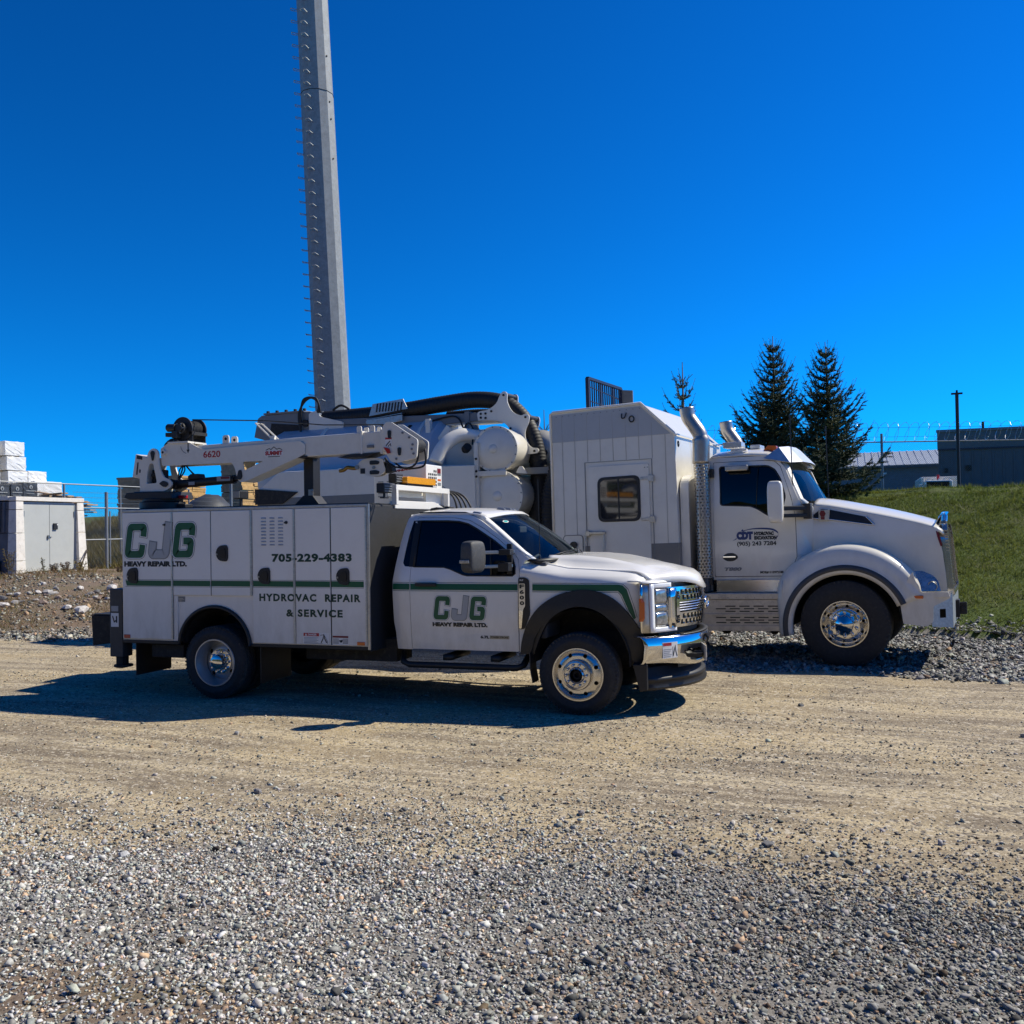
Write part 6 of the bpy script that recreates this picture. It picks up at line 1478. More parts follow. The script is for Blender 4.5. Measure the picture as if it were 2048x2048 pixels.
def vac_rear():
    # side cabinets and debris tank
    pr = [(-9.02, 1.4), (-9.02, 2.72), (-8.62, 3.0), (-6.18, 3.0), (-6.0, 2.6), (-6.0, 1.4)]
    cb = mk('side_cabinet', MB().prism(pr, .0, 2.5), M_VACB, HV, None, .02)
    mk('cabinet_band', MB().prism([(-9.03, 1.45), (-6.0, 1.45), (-6.0, 2.575), (-9.03, 2.575)], -.006, .0), M_VACG, cb)
    mk('cabinet_skirt', MB().prism([(-9.06, 2.48), (-8.55, 2.48), (-8.25, 2.66), (-9.06, 2.74)], -.03, -.007), M_DARK, cb)
    tk = MB().lathe([(0, -9.62), (.5, -9.56), (.82, -9.36), (.93, -9.05), (.93, -6.15), (.80, -6.0), (.4, -5.92), (0, -5.9)], (0, HC, 2.95), 40, 'x')
    mk('debris_tank', tk, mat('shaded_tank_paint', (.42, .45, .49), .35, coat=.3, var=.04, vscale=2, dirt=(*DUST, .2)), HV, 35)  # blue-grey stands for shade and sky reflection, put into the tank colour
    for x in (-8.2, -7.2, -6.4): mk('tank_band', MB().lathe([(.93, x-.03), (.95, x-.028), (.95, x+.028), (.93, x+.03)], (0, HC, 2.95), 40, 'x'), M_VACB, HV, 35)
    # front cabinet panels beside the filters
    mk('pump_cabinet', MB().prism([(-6.05, 1.5), (-6.05, 2.98), (-5.75, 2.98), (-5.28, 2.96), (-5.28, 1.5)], .20, 2.3), M_VACB, HV, None, .01)
    mk('pump_cabinet_wing', MB().add([(-6.10, .02, 1.5), (-5.62, .10, 1.5), (-5.62, .10, 2.95), (-6.0, .02, 2.95), (-5.28, .19, 1.5), (-5.28, .19, 2.95)], [(0, 1, 2, 3), (1, 4, 5, 2)]), M_VACB, HV, None, solid=.02)
    mk('tank_cheek', MB().prism([(-6.25, 2.98), (-6.10, 3.30), (-5.75, 3.42), (-5.45, 3.32), (-5.35, 2.98)], .62, 2.2), M_VACB, HV, None, .03)
    mk('panel_seam', MB().tube([(-5.70, .078, 1.7), (-5.66, .078, 2.3), (-5.72, .076, 2.62), (-5.86, .05, 2.72)], .008, 5).box(-5.90, -5.86, .0, .05, 2.50, 2.56), M_GREY, HV)
    # cyclone and filter housings lying across the truck
    for x, z, r, dome in ((-4.985, 3.19, .335, .085), (-4.965, 2.47, .375, .03)):
        f = mk('filter_housing', MB().lathe([(0, .30-dome), (r*.35, .30-dome*.93), (r*.7, .30-dome*.6), (r*.92, .30-dome*.15), (r*.96, .30)], (x, 0, z), 48), M_VACB, HV, True)  # lid in the darker body paint, its shade put into the colour
        mk('lid_boss', MB().lathe([(0, .294-dome), (r*.2, .295-dome), (r*.21, .30-dome*.97)], (x, 0, z), 24), M_VACB, f, True)
        mk('housing_flange', MB().lathe([(r*.95, .295), (r*1.06, .295), (r*1.06, .34), (r*1.0, .345)], (x, 0, z), 48), M_VACB, f, 35)
        for i in range(16):
            a = 2*PI*i/16+.1; mk('flange_bolt', MB().cyl((x+r*1.015*math.cos(a), .285, z+r*1.015*math.sin(a)), (x+r*1.015*math.cos(a), .297, z+r*1.015*math.sin(a)), .011, n=8), M_GREY, f)
        mk('housing_barrel', MB().lathe([(r, .345), (r, 2.2), (r*.6, 2.3), (0, 2.33)], (x, 0, z), 48), M_VACW, f, True)
    mk('filter_plate', MB().box(-5.30, -5.24, .22, .30, 1.6, 3.30).box(-5.28, -4.80, .24, .28, 2.78, 2.86), M_VACB, HV, None, .006)
    for z in (3.05, 2.86, 2.78): mk('plate_bolt', MB().cyl((-5.265, .205, z), (-5.265, .22, z), .018, n=10), M_DARK, HV)
    mk('lifting_ear', MB().prism(rpoly([(-4.72, 2.82), (-4.66, 2.92), (-4.62, 2.92), (-4.54, 2.80)], .02, 3), .42, .45), M_VACW, HV)
    mk('white_silencer', MB().cyl((-4.62, 1.15, 3.23), (-4.62, 2.4, 3.23), .30, n=40).cyl((-4.25, 1.2, 2.95), (-4.25, 2.2, 2.95), .25, n=30), M_VACW, HV, True)
    mk('cross_beam', MB().box(-5.2, -4.0, .60, .75, 2.80, 2.90), M_GREY, HV)
    # elbow pipe and trestle post
    el = smooth_line([(-5.45, .70, 3.42), (-5.60, .50, 3.46), (-5.74, .34, 3.38), (-5.84, .22, 3.22), (-5.90, .14, 3.02)], 6)
    mk('elbow_pipe', MB().tube(el, .11, 20, True), M_VACW, HV, True)
    mk('elbow_bridge', MB().cyl((-5.62, .72, 3.40), (-5.05, 1.2, 3.42), .16, n=24), M_VACW, HV, True)
    mk('trestle_post', MB().box(-6.28, -6.20, .55, .63, 3.0, 3.76).prism([(-6.18, 3.16), (-6.18, 3.32), (-5.92, 3.64), (-5.86, 3.60), (-5.90, 3.44)], .56, .60), M_VACB, HV, None, .004)
    # boom
    bp = [(-9.66, 3.68), (-9.58, 4.0), (-9.5, 4.05), (-8.55, 4.06), (-8.46, 4.02), (-8.3, 3.90), (-5.45, 3.83), (-5.45, 3.70), (-7.0, 3.66), (-8.9, 3.62), (-9.45, 3.62)]
    bo = mk('vacuum_boom', MB().prism(bp, .80, 1.12), M_GREY, HV, None, .012)
    bo2 = mk('boom_arm', MB().box(-7.2, -5.2, .84, 1.08, 3.66, 3.82), M_VACB, HV, None, .01)
    mk('boom_pivot', MB().cyl((-8.62, .76, 3.86), (-8.62, 1.16, 3.86), .06, n=18).cyl((-8.58, .76, 3.66), (-8.58, 1.16, 3.66), .07, n=18), M_DARK, bo, 35)
    mk('boom_hinge_plate', MB().prism(rpoly([(-8.55, 3.62), (-8.55, 4.02), (-8.42, 4.06), (-8.32, 3.95), (-7.9, 3.84), (-7.9, 3.62)], .03, 3), .775, .80), M_VACB, bo)
    mk('boom_cover', MB().box(-9.45, -8.65, .78, 1.14, 4.055, 4.085), M_GREY, bo, None, .006)
    for i in range(5): mk('cover_clip', MB().box(-9.4+.18*i, -9.36+.18*i, .80, .84, 4.085, 4.12), M_DARK, bo)
    mk('boom_recess', MB().prism([(-9.35, 3.66), (-9.30, 3.90), (-8.75, 3.84), (-8.75, 3.66)], .79, .80), M_DARK, bo)
    for k in range(3): mk('hydraulic_hose', MB().tube(smooth_line([(-8.70, .76, 3.70), (-8.72+.02*k, .74, 4.0), (-8.62, .74, 4.2+.03*k), (-8.48+.03*k, .76, 4.28), (-8.36, .78, 4.18), (-8.40+.03*k, .80, 4.02)], 6), .018, 6), M_HOSE, HV, True)
    mk('hydraulic_hose', MB().tube(smooth_line([(-8.1, .80, 4.05), (-7.95, .8, 4.12), (-7.8, .8, 4.05)], 5), .02, 6), M_HOSE, HV, True)
    mk('suction_hose', corrugated([(-8.35, .95, 3.93), (-7.6, .95, 3.94), (-6.9, .95, 3.97), (-6.2, .95, 4.03), (-5.6, .95, 4.06), (-5.15, .95, 3.98), (-4.88, .95, 3.78), (-4.70, .95, 3.50), (-4.60, .94, 3.15), (-4.56, .92, 2.75), (-4.58, .9, 2.35), (-4.64, .88, 1.9)], .132, .05, .0035, 18), M_HOSE, HV, True)
    mk('hose_trough', MB().prism([(-7.45, 3.80), (-7.42, 3.83), (-6.78, 3.88), (-6.78, 3.78), (-7.38, 3.70)], .72, .76).prism([(-7.43, 3.90), (-7.36, 4.10), (-6.80, 4.15), (-6.72, 3.98)], .80, .815), M_DULL, HV, None, .006)
    tr = mk('hose_trough', MB().add([(-7.46, .76, 3.84), (-6.80, .76, 3.91), (-6.80, 1.16, 3.91), (-7.46, 1.16, 3.84)], [(0, 1, 2, 3)]), M_DULL, HV, None, solid=.01)
    for i in range(9): mk('trough_slot', MB().add([(-7.30+.055*i, .796, 3.96), (-7.275+.055*i, .796, 3.96), (-7.25+.055*i, .796, 4.10), (-7.275+.055*i, .796, 4.10)], [(0, 1, 2, 3)]), M_INK, tr, None, solid=.004)
    # star shaped hose guide
    gp = smooth_line([(-5.47, 3.70), (-5.47, 3.83), (-5.30, 3.86), (-5.16, 3.95), (-5.09, 4.08), (-5.03, 4.13), (-4.975, 4.09), (-4.97, 3.95), (-4.89, 3.80), (-4.76, 3.735), (-4.68, 3.75), (-4.625, 3.72), (-4.63, 3.62), (-4.69, 3.48), (-4.68, 3.33), (-4.60, 3.23), (-4.50, 3.205), (-4.49, 3.15), (-4.55, 3.125), (-4.86, 3.125), (-4.90, 3.18), (-4.89, 3.36), (-4.94, 3.52), (-5.05, 3.64), (-5.25, 3.69)], 4)
    for i, y in enumerate((.74, 1.14)):
        g = sheet('hose_guide', gp, M_VACB, HV, [rpoly([(-4.83, 3.27), (-4.80, 3.38), (-4.74, 3.36), (-4.75, 3.26)], .02, 3)] if i == 0 else (), lambda x, z: y, step=(0, 0), thick=.02)
        if i == 0:
            for bx, bz in ((-5.03, 4.07), (-4.68, 3.70), (-4.55, 3.165), (-4.85, 3.165), (-4.93, 3.54), (-5.42, 3.80), (-5.34, 3.80), (-5.42, 3.74), (-5.34, 3.73), (-5.24, 3.83)): mk('guide_bolt', MB().cyl((bx, y-.012, bz), (bx, y, bz), .018, n=10), M_DARK, g)
    for x, z in ((-5.03, 4.07), (-4.68, 3.70), (-4.55, 3.165), (-4.85, 3.165)): mk('guide_roller', MB().cyl((x, .76, z), (x, 1.14, z), .045, n=16), M_BLACK, HV, 35)
    # second ribbed hose, work lamps, wiring
    mk('blower_hose', corrugated([(-4.10, .62, 3.02), (-4.16, .58, 2.75), (-4.24, .56, 2.45), (-4.26, .56, 2.15), (-4.22, .56, 1.8)], .12, .05, .008, 16), M_HOSE, HV, True)
    mk('boom_hose', corrugated([(-6.2, 1.15, 3.86), (-5.4, 1.15, 3.84), (-4.9, 1.2, 3.62)], .07, .04, .006, 12), M_HOSE, HV, True)
    for x, y, z in ((-6.62, .72, 3.62), (-5.50, .42, 3.24)):
        mk('boom_lamp', MB().cyl((x-.04, y, z-.02), (x+.03, y-.05, z+.02), .065, n=18).cyl((x-.07, y+.02, z-.04), (x-.04, y, z-.02), .04, n=14), M_DARK, HV, 35)
    mk('wiring_loom', MB().tube(smooth_line([(-6.6, .72, 3.66), (-6.3, .76, 3.74), (-5.95, .78, 3.80), (-5.8, .76, 3.74), (-5.72, .74, 3.60), (-5.6, .66, 3.66), (-5.5, .62, 3.55), (-5.46, .5, 3.3)], 6), .014, 6), M_HOSE, HV, True)
    mk('boom_bracket', MB().prism(rpoly([(-5.62, 3.50), (-5.60, 3.64), (-5.52, 3.64), (-5.46, 3.50), (-5.50, 3.42)], .02, 3), .78, .82).box(-5.72, -5.64, .78, 1.12, 3.52, 3.86), M_GREY, HV, None, .006)
    mk('strut', MB().beam((-5.55, .80, 3.55), (-5.36, .60, 3.22), .04, .05), M_BLACK, HV)
    # chassis and rear axles
    ch = MB()
    for y in (.80, 1.74): ch.box(-9.2, 1.1, y-.05, y+.05, .75, 1.05)
    for x in (-9, -7, -5, -3, -1): ch.box(x-.05, x+.05, .8, 1.74, .8, 1.0)
    ch.box(-9.0, -6.0, .10, 2.4, 1.05, 1.42).box(-5.9, -2.7, .12, .7, .6, 1.15).box(-5.9, -2.7, 1.84, 2.4, .6, 1.15).cyl((0, .4, .57), (0, 2.1, .57), .07, n=12)
    ch.box(-2.1, 1.0, .62, 1.92, .55, 1.6)
    mk('chassis', ch, M_DARK, HV)
    mk('step_hanger', MB().prism([(-1.70, .47), (-1.50, .47), (-1.58, .40), (-1.64, .40)], .3, .34).prism([(-1.05, .47), (-.85, .47), (-.93, .40), (-.98, .40)], .3, .34), M_DARK, HV)
    # wheels
    R, w, rim = .572, .42, .302
    def fwheel(loc, rz, parts=True):
        o = bpy.data.objects.new('wheel', None); link(o, HV); o.location = loc; o.rotation_euler = (0, 0, rz)
        tyre_mesh('tyre', R, w, rim, o, grooves=5)
        rm = MB().lathe([(rim+.004, .07), (rim+.014, .008), (rim+.006, -.006), (rim-.008, -.006), (rim-.016, .016), (rim-.030, .05), (rim-.038, .085)], n=64); mk('rim', rm, M_ALU, o, 35)
        dy = lambda x, z: .085-.055*ss(.25, .20, math.hypot(x, z))
        sheet('wheel_disc', circ(0, 0, rim-.034, 56), M_ALU, o, [circ(0, 0, .10, 32)]+wheel_holes(.236, .019, 10, .17), dy, step=(.04, .04), thick=.012)
        hub = MB().lathe([(.19, .034), (.185, .02), (.14, .018), (.115, .004), (.106, -.03), (.085, -.045), (.03, -.085), (0, -.095)], n=40)
        mk('hub_cap', hub, M_CHROME, o, 35)
        nut = None
        for i in range(10):
            a = 2*PI*i/10+.3
            if nut is None: ln = MB(); lug_nuts(ln, 0, 1, .03, -.012, .022); nut = q = mk('lug_nut', ln, M_ALU, o, 35)
            else: q = again(nut, o)
            q.location = (.160*math.cos(a), 0, .160*math.sin(a))
        mk('brake_drum', MB().cyl((0, .11, 0), (0, .35, 0), .23, n=32), M_DARK, o)
        return o
    fwheel((.0, .0, R), 0); fwheel((.0, 2*HC, R), PI)
    for x in (-6.7, -8.1):
        for y, rz in ((.0, 0), (2*HC, PI)):
            o = bpy.data.objects.new('wheel', None); link(o, HV); o.location = (x*1.1, y, .52-x*1.1*.021); o.rotation_euler = (0, 0, rz)
            if x == -6.7 and y == 0: T0 = tyre_mesh('tyre', .52, .28, .295, o)
            else: again(T0, o)
            again(T0, o, (0, .32, 0))
            mk('rim', MB().lathe([(.30, .05), (.29, .01), (.27, .10), (.18, .15), (.12, .12), (0, .11)], n=36), M_ALU, o, 35)
vac_cab(); vac_hood(); vac_stacks(); vac_sleeper(); vac_rear()
REMAP[0] = None
# ---------------------------------------------------------------- lattice-free steel monopole with step pegs
def monopole():
    A = Vector((-10.20, 20.75, .9)); B0 = Vector((-10.29, 20.66, 6.18)); B1 = Vector((-10.70, 20.27, 20.75))
    ax = (B1-B0)/(B1.z-B0.z)
    def cen(z): return B0+ax*(z-6.18)
    def rad(z): return .625-.0043*(z-6.18)
    T = root('steel_monopole', (A.x, A.y, A.z), 'tall galvanised steel monopole with step pegs behind the trucks', 'tower')
    n = 12; ph = .12
    def ring(z, k=1.): c = cen(z); return [c+Vector((math.cos(2*PI*i/n+ph), math.sin(2*PI*i/n+ph), 0))*rad(z)*k for i in range(n)]
    def sec(z0, z1, k, name):
        zs = np.linspace(z0, z1, 8); mb = MB(); vs = [p for z in zs for p in ring(z, k)]
        mb.add(vs, [(j*n+i, j*n+(i+1) % n, (j+1)*n+(i+1) % n, (j+1)*n+i) for j in range(7) for i in range(n)]); return mk(name, mb, M_TOWER, T)
    sec(.6, 17.35, 1., 'lower_shaft'); sec(17.2, 30, .985, 'upper_shaft')
    mk('slip_joint', MB().tube([p for p in ring(17.35, 1.004)]+[ring(17.35, 1.004)[0]], .012, 6), M_DARK, T)
    # pegs in two columns facing the camera and to its left
    def peg(z, ang):
        c = cen(z); d = Vector((math.cos(ang), math.sin(ang), 0)); t = Vector((-d.y, d.x, 0)); p = c+d*(rad(z)*.985)
        return MB().tube([p-t*.01, p+d*.17-t*.01, p+d*.21+Vector((0, 0, .02))-t*.01, p+d*.21+t*.13+Vector((0, 0, .02)), p+d*.20+t*.15, p+t*.15-Vector((0, 0, .03))], .014, 5)
    z = 5.0; i = 0
    while z < 24:
        for ang, dz in ((math.radians(213), 0.), (math.radians(266), .16)):
            mk('step_peg', peg(z+dz, ang), M_GALV, T)
        z += .425; i += 1
    for zz, a in ((18.6, -1.0), (17.0, -.95), (16.4, -.9), (15.0, -.9)):
        c = cen(zz); d = Vector((math.cos(a+.75), math.sin(a+.75), 0)); mk('port_hole', MB().cyl(c+d*(rad(zz)-.03), c+d*(rad(zz)+.006), .03, n=10), M_DARK, T)
M_TOWER = mat('galvanised_tower', (.25, .26, .26), .6, .05, var=.2, vscale=5, dirt=(.42, .43, .43, .5), bump=.1, bscale=25)
monopole()

# ---------------------------------------------------------------- utility kiosk
def kiosk():
    K = root('utility_kiosk', (-15.6, 12.0, .78), 'weathered concrete utility kiosk with grey double doors on the left bank', 'kiosk')
    xf, y0, y1, zb, zt = -14.45, 10.82, 13.24, .66, 2.97; xr = -17.2
    segs = [zb, .95, 1.22, 1.98, 2.62, zt-.12]
    for i in range(5):
        a, b = segs[i], segs[i+1]-.014; t0 = .09*(1-(a-zb)/2.3); t1 = .09*(1-(b-zb)/2.3)
        for ya, yb, sg in ((y0, y0+.24, -1), (y1-.24, y1, 1)):
            e0, e1 = t0*sg, t1*sg
            P = [(xf+t0, ya+(e0 if sg < 0 else 0), a), (xf+t0, yb+(e0 if sg > 0 else 0), a), (xf+t1, yb+(e1 if sg > 0 else 0), b), (xf+t1, ya+(e1 if sg < 0 else 0), b)]
            Q = [(xf-.25, p[1], p[2]) for p in P]
            mk('pillar_block', MB().add(P+Q, [(0, 1, 2, 3), (7, 6, 5, 4), (0, 4, 5, 1), (1, 5, 6, 2), (2, 6, 7, 3), (3, 7, 4, 0)]), M_CONC, K, None, .006)
        for y, sg in ((y0, -1), (y1, 1)):  # side walls and ribs much darker than the front: shade put into the concrete colour
            mk('wall_panel', MB().add([(xf-.25, y+t0*sg, a), (xr, y+t0*sg, a), (xr, y+t1*sg, b), (xf-.25, y+t1*sg, b), (xf-.25, y-.1*sg, a), (xr, y-.1*sg, a), (xr, y-.1*sg, b), (xf-.25, y-.1*sg, b)], [(0, 1, 2, 3), (7, 6, 5, 4), (0, 3, 7, 4), (1, 5, 6, 2), (3, 2, 6, 7), (0, 4, 5, 1)]), mat('shaded_kiosk_concrete', (.13, .13, .14), .85, var=.2, vscale=3, bump=.3, bscale=60), K)
    for i in range(16):
        x = xf-.35-.16*i; mk('wall_rib', MB().box(x-.05, x, y0-.075, y0-.01, 1.99, 2.83), mat('shaded_kiosk_concrete', (.13, .13, .14)), K)
    mk('lintel', MB().box(xf-.25, xf+.02, y0-.02, y1+.02, zt-.115, zt), M_CONC, K, None, .01)
    mk('roof_slab', MB().box(xr-.02, xf-.26, y0-.03, y1+.03, zt-.10, zt+.01), M_CONC, K, None, .01)
    mk('rear_wall', MB().box(xr-.02, xr+.1, y0, y1, zb, zt-.1), M_CONC, K)
    mk('plinth', MB().box(xf-.2, xf+.05, y0+.24, y1-.24, zb, .87), M_CONC, K, None, .008)
    mk('door_frame', MB().box(xf-.16, xf-.05, y0+.25, y0+.29, .87, 2.83).box(xf-.16, xf-.05, y1-.29, y1-.25, .87, 2.83).box(xf-.16, xf-.05, y0+.25, y1-.25, 2.79, 2.83), M_DOORG, K)
    ym = (y0+y1)/2
    for a, b in ((y0+.295, ym-.006), (ym+.006, y1-.295)):
        d = mk('door_leaf', MB().box(xf-.13, xf-.06, a, b, .90, 2.785), M_DOORG, K, None, .006)
        for z in (1.1, 2.5):
            y = a+.01 if a < ym-.1 else b-.01
            mk('hinge', MB().cyl((xf-.05, y, z-.08), (xf-.05, y, z+.08), .016, n=8), M_STEEL, d)
        if a > ym-.1:
            mk('lock_box', MB().box(xf-.06, xf-.01, ym+.12, ym+.26, 2.06, 2.24), M_BLACK, d, None, .01); mk('lock_tag', MB().box(xf-.012, xf-.004, ym+.22, ym+.25, 2.18, 2.22), M_PAPER, d)
        else: mk('pull_handle', MB().box(xf-.06, xf-.02, ym-.09, ym-.03, 1.80, 1.90).cyl((xf-.04, ym-.02, 1.86), (xf-.04, ym+.06, 1.86), .018, n=8), M_STEEL, d)
    mk('vent_box', MB().box(-15.2, -14.9, y0-.16, y0-.08, .95, 1.2), M_DARK, K)
kiosk()
tag(mk('leaning_pole', MB().cyl((-14.15, 12.72, .78), (-14.36, 13.28, 1.45), .022, n=8), M_BARK), 'dark thin pole leaning against the kiosk front', 'pole')

# ---------------------------------------------------------------- fences
def chain_panel(p, q, z0, z1, pitch, r):
    """woven wire: diagonal zig-zag wires both ways, clipped to the panel"""
    p = Vector(p); q = Vector(q); L_ = (q-p).length; H = z1-z0; d = (q-p)/L_; mb = MB(); nrm = Vector((-d.y, d.x, 0))
    s = pitch*1.414; n0 = -int(H/s)-1
    for sg in (1, -1):
        k = n0
        while k*s < L_+H:
            u0 = k*s; a, b = (u0, 0.), (u0+H, H)
            if sg < 0: a, b = (u0, H), (u0+H, 0.)
            ua, ub = max(a[0], 0.), min(b[0], L_)
            if ub-ua > .02:
                f = lambda u: a[1]+(b[1]-a[1])*(u-a[0])/(b[0]-a[0])
                A = p+d*ua+Vector((0, 0, z0+f(ua)))+nrm*.004*sg; B = p+d*ub+Vector((0, 0, z0+f(ub)))+nrm*.004*sg
                mb.cyl(A, B, r, n=3, cap=False)
            k += 1
    return mb
def fence(name, pts, z0s, zt, label, post_r, ext, pitch, wire_r, barbs=0, mid=None, rails=True, zpost=None):
    F = root(name, (*pts[0], z0s[0]), label, 'fence')
    for i, (x, y) in enumerate(pts):
        mk('post', MB().cyl((x, y, z0s[i]-.2), (x, y, (zpost[i] if zpost else zt+ext)), post_r, n=12), M_FPOST, F, 35)
    for i in range(len(pts)-1):
        a, b = pts[i], pts[i+1]
        mk('wire_mesh', chain_panel((*a, 0), (*b, 0), max(z0s[i], z0s[i+1])+.05, zt, pitch, wire_r), M_WIRE, F)
        if rails: mk('top_rail', MB().cyl((*a, zt), (*b, zt), .022, n=8), M_FPOST, F)
        if mid: mk('mid_rail', MB().cyl((*a, mid), (*b, mid), .022, n=8), M_FPOST, F)
        for k in range(barbs):
            z = zt+.16+.15*k; mb = MB().cyl((*a, z), (*b, z), .005, n=4); L_ = math.dist(a, b)
            for j in range(int(L_/.12)):
                t = j*.12/L_; c = Vector((a[0]+(b[0]-a[0])*t, a[1]+(b[1]-a[1])*t, z)); mb.cyl(c+Vector((-.012, -.012, -.02)), c+Vector((.012, .012, .02)), .004, n=3, cap=False)
            mk('barbed_wire', mb, M_WIRE, F)
    return F
FL = fence('chain_link_gate_fence', [(-15.0, 13.45), (-15.0, 14.78), (-15.0, 17.6), (-15.0, 21.2), (-15.0, 24.5)], [.84, .84, .9, 1.2, 1.8], 2.72, 'chain link fence with barbed wire strands running back from the kiosk', .05, .45, .052, .0026, 3, 1.74, True, [2.72, 3.22, 3.2, 3.75, 3.7])
for (x, y) in ((-15.0, 14.93),):
    mk('gate_upright', MB().cyl((x, y, .88), (x, y, 2.62), .024, n=8), M_FPOST, FL)
fence('rear_yard_fence', [(-19.9, 13.2), (-19.5, 17.66), (-19.3, 20.23), (-19.1, 24.0)], [.85, .9, 1.0, 1.5], 3.72, 'tall thin chain link fence behind the kiosk with a single top rail', .035, .0, .06, .0022)
FR = []
d = Vector((.944, .33)); p0 = Vector((8.06, 27.15)); rp = [tuple(p0+d*s) for s in (-10.5, -5.25, 0, 5.25, 10.5)]
f = fence('security_fence', rp, [2.9, 2.9, 2.95, 2.95, 2.95], 4.74, 'chain link security fence topped with coiled razor wire on the grassy bank', .045, .30, .055, .0030)
mb = MB(); pts = []
L_ = 21.0; nt_ = int(L_/.36)
for i in range(nt_*14+1):
    s = i/14*.36; a = 2*PI*i/14; c = Vector((*(p0+d*(s-10.5)), 5.10)); pts.append(c+Vector((-d.y, d.x, 0))*.33*math.cos(a)+Vector((0, 0, 1))*.33*math.sin(a)+Vector((d.x, d.y, 0))*.10*math.sin(a))
mk('razor_wire_coil', MB().tube(pts, .006, 4), M_RAZOR, f)
bb = MB()
for p in pts[::3]: bb.cbox(p, (d.x, d.y, 0), .012, (0, 0, 1), .045, .004)
mk('razor_barb', bb, M_RAZOR, f)['kind'] = 'stuff'
for z in (4.92, 5.25): mk('tension_wire', MB().cyl((*rp[0], z), (*rp[-1], z), .006, n=4), M_WIRE, f)

# ---------------------------------------------------------------- light pole, buildings, far truck
lp = root('light_pole', (10.29, 24.78, 2.85), 'slim dark brown pole rising above the security fence', 'pole')
mk('shaft', MB().cyl((10.29, 24.78, 2.7), (10.29, 24.78, 6.05), .055, n=12), mat('brown_steel', (.035, .028, .026), .5), lp, 35)
mk('cross_bracket', MB().box(10.12, 10.46, 24.75, 24.81, 6.0, 6.06).box(10.26, 10.32, 24.75, 24.81, 6.06, 6.14), mat('brown_steel', (.035, .028, .026)), lp)
b = root('dark_building', (18, 62, 3.0), 'dark flat roofed industrial building at the right edge behind the fence', 'building')
mk('wall', MB().prism([(12.45, 58.4), (40, 58.4), (40, 75), (14.2, 75)], 2.5, 7.62, 'z'), M_BLD, b)
for i in range(46):
    x = 12.6+.6*i; mk('cladding_rib', MB().box(x, x+.10, 58.36, 58.4, 2.5, 6.45), M_BLD, b)
mk('fascia_band', MB().box(12.40, 40, 58.30, 58.4, 6.55, 7.62), mat('fascia_cladding', (.145, .155, .17), .6, var=.05), b)
mk('band_trim', MB().box(12.40, 40, 58.26, 58.36, 6.45, 6.55), mat('trim_dark_blue', (.012, .02, .05), .5), b)
mk('parapet', MB().box(12.35, 40, 58.22, 58.5, 7.62, 7.78), M_BLDB, b)
mk('wall_vent', MB().box(14.05, 14.35, 58.28, 58.38, 5.1, 5.45), M_DARK, b); mk('wall_vent', MB().box(12.8, 13.0, 58.28, 58.38, 5.0, 5.3), M_DARK, b)
mk('roof_pipe', MB().cyl((15.3, 60, 7.7), (15.3, 60, 8.35), .08, n=8), M_DARK, b)
s = root('metal_roof_shed', (8, 80, 3.0), 'long blue grey shed with pale ribbed metal roof behind the spruces', 'building')
mk('wall', MB().box(-6, 17, 78, 92, 2.5, 6.62), M_BLDB, s)
mk('roof', MB().add([(-6.3, 77.6, 6.55), (17, 77.6, 6.66), (17, 85, 8.28), (-6.3, 85, 8.2), (17, 92.4, 6.66), (-6.3, 92.4, 6.55)], [(0, 1, 2, 3), (3, 2, 4, 5)]), M_MROOF, s, None, solid=.08)
for i in range(38):
    x = -6+.6*i; mk('roof_rib', MB().beam((x, 77.6, 6.66), (x, 85, 8.32), .10, .08), M_MROOF, s)
mk('gutter', MB().box(-6.3, 17, 77.45, 77.6, 6.42, 6.55), M_BLD, s); mk('wall_lamp', MB().box(9.7, 10.0, 77.8, 78, 5.9, 6.05), M_LENSW, s)
t = root('far_truck', (10.6, 34.6, 3.05), 'white truck cab with roof lamps showing above the grass behind the fence', 'truck')
mk('cab', MB().box(9.95, 11.02, 34.4, 35.8, 2.0, 3.62), M_WHITE, t, None, .08)
mk('windscreen', MB().box(10.02, 10.88, 34.36, 34.41, 3.05, 3.55), M_GLASSD, t); mk('screen_divider', MB().box(10.44, 10.46, 34.35, 34.38, 3.05, 3.55), M_BLACK, t)
mk('box_body', MB().box(9.9, 11.35, 35.9, 40, 2.0, 3.82), M_BODYW, t, None, .03)
for i in range(5): mk('roof_lamp', MB().box(10.05+.21*i, 10.11+.21*i, 34.5, 34.6, 3.62, 3.68), M_LENSW, t)
mk('mirror', MB().box(9.72, 9.84, 34.4, 34.5, 3.2, 3.45).box(9.84, 9.96, 34.43, 34.47, 3.38, 3.42), M_WHITE, t, None, .02)
mk('horn_stack', MB().cyl((9.92, 34.9, 3.3), (9.92, 34.9, 3.72), .05, n=10), M_WHITE, t); mk('red_beacon', MB().cyl((10.5, 34.9, 3.62), (10.5, 34.9, 3.86), .06, n=10), M_REDL, t)

